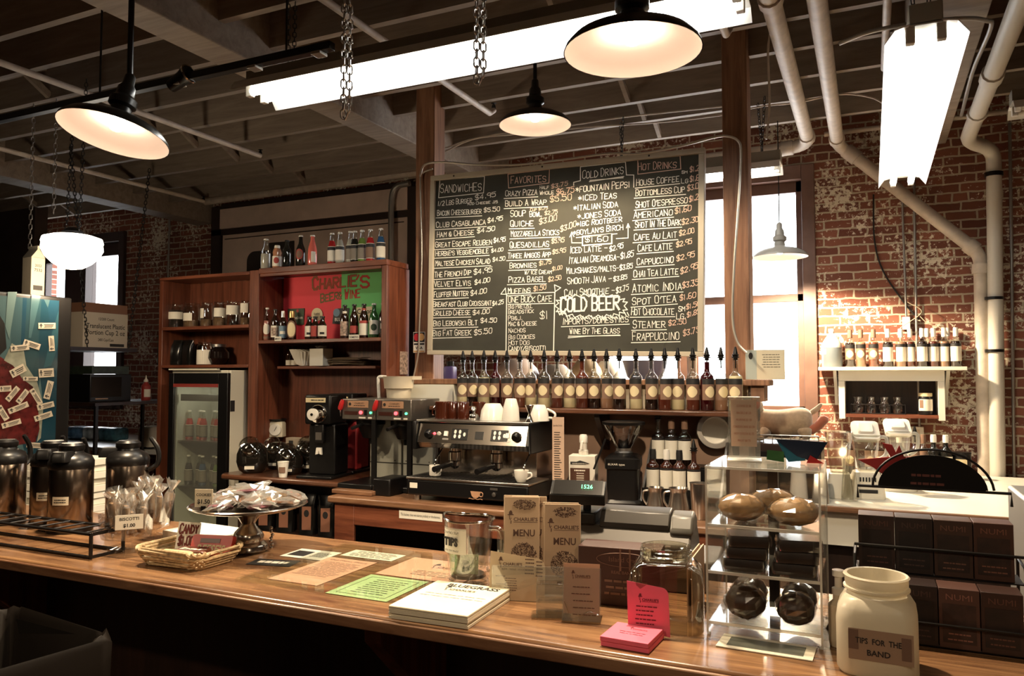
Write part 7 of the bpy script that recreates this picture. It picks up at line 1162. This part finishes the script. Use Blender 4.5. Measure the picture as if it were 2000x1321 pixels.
# ------------------------------------------------ drinks machine with magnets
VX = -4.6; Y0, Y1 = 2.25, 3.262
t = thing('vending_machine', 'black vending machine with a glossy icy drink picture covered in small magnets', 'vending machine', (0, 0, 0)); MB().box(VX - .75, VX, Y0, Y1, .0, 2.135).build('cabinet', m_black, t, bevel=.01)
def ice(name):
    m, tr, b = _new(name); N = tr.nodes.new; L = tr.links.new; tc = N('ShaderNodeTexCoord'); mp = N('ShaderNodeMapping'); mp.inputs['Scale'].default_value = (1, 5, .7); mp.inputs['Rotation'].default_value = (R(-16), 0, 0); n = N('ShaderNodeTexVoronoi'); n.inputs['Scale'].default_value = 2.2; r = N('ShaderNodeValToRGB'); e = r.color_ramp.elements
    e[0].position = 0; e[0].color = (.008, .03, .05, 1); e[1].position = 1; e[1].color = (.075, .125, .13, 1); x = e.new(.55); x.color = (.006, .024, .034, 1)
    L(tc.outputs['Object'], mp.inputs[0]); L(mp.outputs[0], n.inputs['Vector']); L(n.outputs['Color'], r.inputs[0]); L(r.outputs[0], b.inputs['Base Color']); b.inputs['Roughness'].default_value = .12; b.inputs['Specular IOR Level'].default_value = .6
    return m
MB().box(VX + .0005, VX + .003, Y0 + .08, Y1 - .09, .5, 2.11).build('picture_panel', ice('icy picture print'), t)
def VP(x, y, d=0): p = at(x / 3.885, 560 + y / 3.885, X=VX + .0034 + d); return (p.x, p.y, p.z)
for nm, mt, pl, d in (('red_drink_print', M('red drink print', (.05, .006, .006), .25, var=.6, vscale=25), [(-400, 480), (0, 530), (100, 600), (170, 700), (250, 760), (290, 930), (300, 1080), (270, 1180), (-400, 1300)], .0), ('pale_splash_print', M('pale splash print', (.16, .165, .13), .25, var=.4, vscale=12), [(30, 560), (90, 430), (180, 480), (200, 600), (280, 720), (330, 900), (310, 1150), (280, 1180), (300, 1080), (290, 930), (250, 760), (170, 700), (100, 600)], .0003), ('dark_bottle_print', m_black, [(-300, 230), (0, 220), (35, 280), (50, 470), (0, 520), (-300, 520)], .0006), ('shard_print', M('pale shard print', (.07, .11, .11), .2), [(60, 40), (130, 40), (70, 400), (40, 300)], .0009), ('shard_print', M('mid shard print', (.03, .065, .075), .2), [(240, 60), (310, 70), (235, 390), (215, 390)], .0009), ('shard_print', M('teal shard print', (.016, .05, .065), .2), [(445, 180), (440, 450), (390, 600), (330, 620), (400, 330)], .0009)):
    q = MB(); q.face([VP(x, y, d) for x, y in pl]); fixn(q.build(nm, mt, t, flat=True))
m_mag = M('magnet card', (.36, .31, .24), .6)
mags = [(355, 298, 130, 45, 0), (150, 465, 140, 42, 6), (240, 440, 130, 46, -18), (390, 432, 42, 115, 4), (135, 640, 120, 60, 28), (350, 655, 115, 66, 4), (230, 700, 110, 30, 0), (40, 775, 90, 44, 4), (95, 815, 130, 40, 50), (170, 835, 120, 40, 52), (272, 835, 130, 40, -58), (368, 785, 48, 140, -14), (138, 920, 160, 42, 22), (345, 905, 130, 42, 14), (328, 985, 140, 42, 18), (85, 1040, 150, 40, 16), (20, 960, 120, 46, -58), (265, 1205, 130, 40, -4)]
for i, (x, y, w_, h, a) in enumerate(mags):
    c = V(VP(x, y, .0012)); ca, sa = math.cos(R(a)), math.sin(R(a)); cs = [VP(x + u * ca * w_ / 2 + v * sa * h / 2, y - u * sa * w_ / 2 + v * ca * h / 2, .0012) for u, v in ((-1, 1), (1, 1), (1, -1), (-1, -1))]
    q = MB(); P_ = [V(k) - c for k in cs]; q.add([tuple(k) for k in P_] + [tuple(k + V((.002, 0, 0))) for k in P_], [(3, 2, 1, 0), (4, 5, 6, 7), (0, 1, 5, 4), (1, 2, 6, 5), (2, 3, 7, 6), (3, 0, 4, 7)]); o = fixn(q.build('magnet', m_mag, None, c)); tag(o, 'small cream printed magnet on the machine front, %s counting down from the top' % (ORD[i]), 'magnet', 'magnets on the drinks machine')
    q = MB(); e1, e2 = (P_[1] - P_[0]), (P_[3] - P_[0]); off = V((.0026, 0, 0))
    if w_ < h: e1, e2 = e2, -e1
    b0 = P_[0] if w_ >= h else P_[1]
    for (u0, u1, v0, v1) in ((.32, .9, .62, .74), (.36, .86, .40, .52), (.32, .8, .2, .28), (.06, .24, .5, .62), (.1, .2, .62, .85), (.12, .18, .2, .48)): q.face([tuple(b0 + off + e1 * u + e2 * v) for u, v in ((u0, v0), (u1, v0), (u1, v1), (u0, v1))])
    fixn(q.build('lettering', m_ink, o))
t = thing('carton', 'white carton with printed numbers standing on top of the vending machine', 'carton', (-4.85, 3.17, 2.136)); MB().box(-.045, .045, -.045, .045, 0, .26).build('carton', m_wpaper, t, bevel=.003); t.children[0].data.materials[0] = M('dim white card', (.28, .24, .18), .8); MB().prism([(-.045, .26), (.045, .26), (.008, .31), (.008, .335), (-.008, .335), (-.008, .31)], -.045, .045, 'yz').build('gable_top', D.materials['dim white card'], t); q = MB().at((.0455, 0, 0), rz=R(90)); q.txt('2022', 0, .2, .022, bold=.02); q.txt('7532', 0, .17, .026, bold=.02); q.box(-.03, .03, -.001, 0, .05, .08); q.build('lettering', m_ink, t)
# hanging shelf, cartons, microwave and the bright worktable beyond
t = thing('hanging_shelf', 'dark shelf hung on chains carrying the plastic cup carton', 'shelf', (-6.2, 4.6, 1.85)); MB().box(-.25, .22, -.55, .28, 0, .03).build('board', m_dark, t); 
for y, yt in ((-.2, -.36), (.2, .42)):
    c = MB(); chain_mb(c, (.2, y, .03), (.15, yt, 1.71), .04, .004, .011); c.build('suspension_chain', m_blackm, t)
t = thing('carton', 'white and brown carton of plastic portion cups on the chain hung shelf', 'carton', (-6.2, 4.58, 1.881)); MB().box(-.19, .19, -.215, .215, 0, .30).build('carton', M('white card', (.55, .47, .36), .8), t, bevel=.003); MB().box(-.185, .187, -.21, .21, .301, .38).build('brown_flap', M('brown card', (.22, .10, .055), .8), t); q = MB().at((.1912, 0, 0), rz=R(90))
for s_, z, h in (('12/200 Count', .235, .032), ('Translucent Plastic', .165, .058), ('Portion Cup 2 oz', .11, .058), ('2400 Cups/Case', .055, .034)): q.txt(s_, 0, z, h, bold=.012, wid=.15 if h < .05 else .37)
q.box(.04, .18, -.001, 0, .01, .035); q.build('lettering', m_ink, t)
t = thing('wire_shelf_unit', 'dark shelf unit carrying a black microwave beyond the airpots', 'shelf unit', (-6.05, 4.75, 0)); MB().box(-.3, .3, -.45, .5, 1.39, 1.415).build('shelf', m_dark, t)
for x in (-.29, .27):
    for y in (-.44, .47): MB().box(x, x + .025, y, y + .025, 0, 1.389).build('leg', m_blackm, t)
t = thing('microwave', 'black microwave on the dark shelf with a box on top', 'microwave', (-6.15, 4.62, 1.416)); MB().box(-.18, .17, -.2, .2, 0, .235).build('body', m_black, t, bevel=.005); q = MB(); q.box(.171, .174, -.15, -.03, .02, .03); q.build('handle', m_chrome, t); MB().box(.171, .173, -.19, .1, .04, .21).build('door', M('microwave glass', (.006, .006, .006), .1), t)
o = MB().box(-.13, .15, -.17, .19, 0, .07).build('printed_box', M('dark green box', (.02, .03, .018), .5, var=.7, vscale=25), None, (-6.15, 4.62, 1.652)); tag(o, 'dark green printed box lying on the microwave', 'box')
for y, lb in ((4.95, 'red squeeze bottle beside the microwave'), (5.17, 'red squeeze bottle at the far end of the microwave shelf')): o = thing('squeeze_bottle', lb, 'bottle', (-5.95, y, 1.416), 0, 'red squeeze bottles'); MB().lathe([(0, 0), (.038, 0), (.04, .01), (.04, .13), (.02, .155), (.018, .165)], 16).build('body', M('red squeeze plastic', (.30, .03, .025), .4), o); MB().lathe([(.02, .165), (.02, .18), (.006, .2), (.004, .225), (0, .226)], 12).build('nozzle', m_wpaper, o); q = MB(); wrap(q, .0405, 300, 410, .03, .1); q.build('label', m_lw, o)
t = thing('worktable', 'white topped worktable catching the window light beyond the airpots', 'table', (-7.6, 5.85, 0)); MB().box(-.75, 1.75, -.55, .75, .88, .92).build('top', M('white table laminate', (.85, .84, .80), .3), t, bevel=.004)
for x in (-.7, 1.7):
    for y in (-.5, .7): MB().at((x, y, 0)).lathe([(.025, 0), (.025, .879)], 10).build('leg', m_dsteel, t)
for px, c_, lb in ((158, (.10, .20, .32), 'blue and white plastic package first on the white worktable'), (190, (.5, .5, .46), 'white plastic package in the middle of the steel worktable'), (222, (.08, .24, .30), 'blue green plastic package last on the white worktable')): p = at(px, 845, Y=5.9); o = MB().box(-.13, .13, -.1, .1, 0, .14).build('plastic_package', M(lb[:20], c_, .25, var=.7, vscale=9), None, (p.x, 5.9, .921), bevel=.03); tag(o, lb, 'package', 'packages on the worktable')
t = thing('toaster', 'white toaster with two dark knobs on the table by the shelving unit', 'toaster', (-6.45, 5.47, .921)); q = MB(); q.rlathe([(1, .02), (1, .2), (.9, .215)], hx=.09, hy=.12, rc=.03); q.build('body', m_cool, t)
for y in (-.06, .06): q = MB().at((.091, y, .06), ry=R(90)); q.lathe([(.02, 0), (.02, .012), (0, .013)], 14); q.build('knob', m_black, t)
MB().box(-.06, .06, -.09, .09, 0, .0195).build('foot', m_black, t)
t = thing('low_stand', 'dark low stand under the flat boxes beside the vending machine', 'stand', (-4.2, 2.95, 0)); MB().box(-.3, .25, -.3, .3, .0, .7).build('body', m_dark, t); MB().box(-.31, .26, -.31, .31, .7005, .72).build('top', m_dark, t); g = random.Random(9)
for k in range(12): o = MB().box(-.24, .2, -.24, .2, 0, .036).build('takeaway_box', m_wpaper, None, (-4.2 + g.uniform(-.02, .02), 2.95 + g.uniform(-.02, .02), .7215 + k * .0375), g.uniform(-.05, .05), bevel=.002); tag(o, 'flat white takeaway box, %s from the bottom of the stack by the airpots' % ORD[k], 'box', 'stack of takeaway boxes')
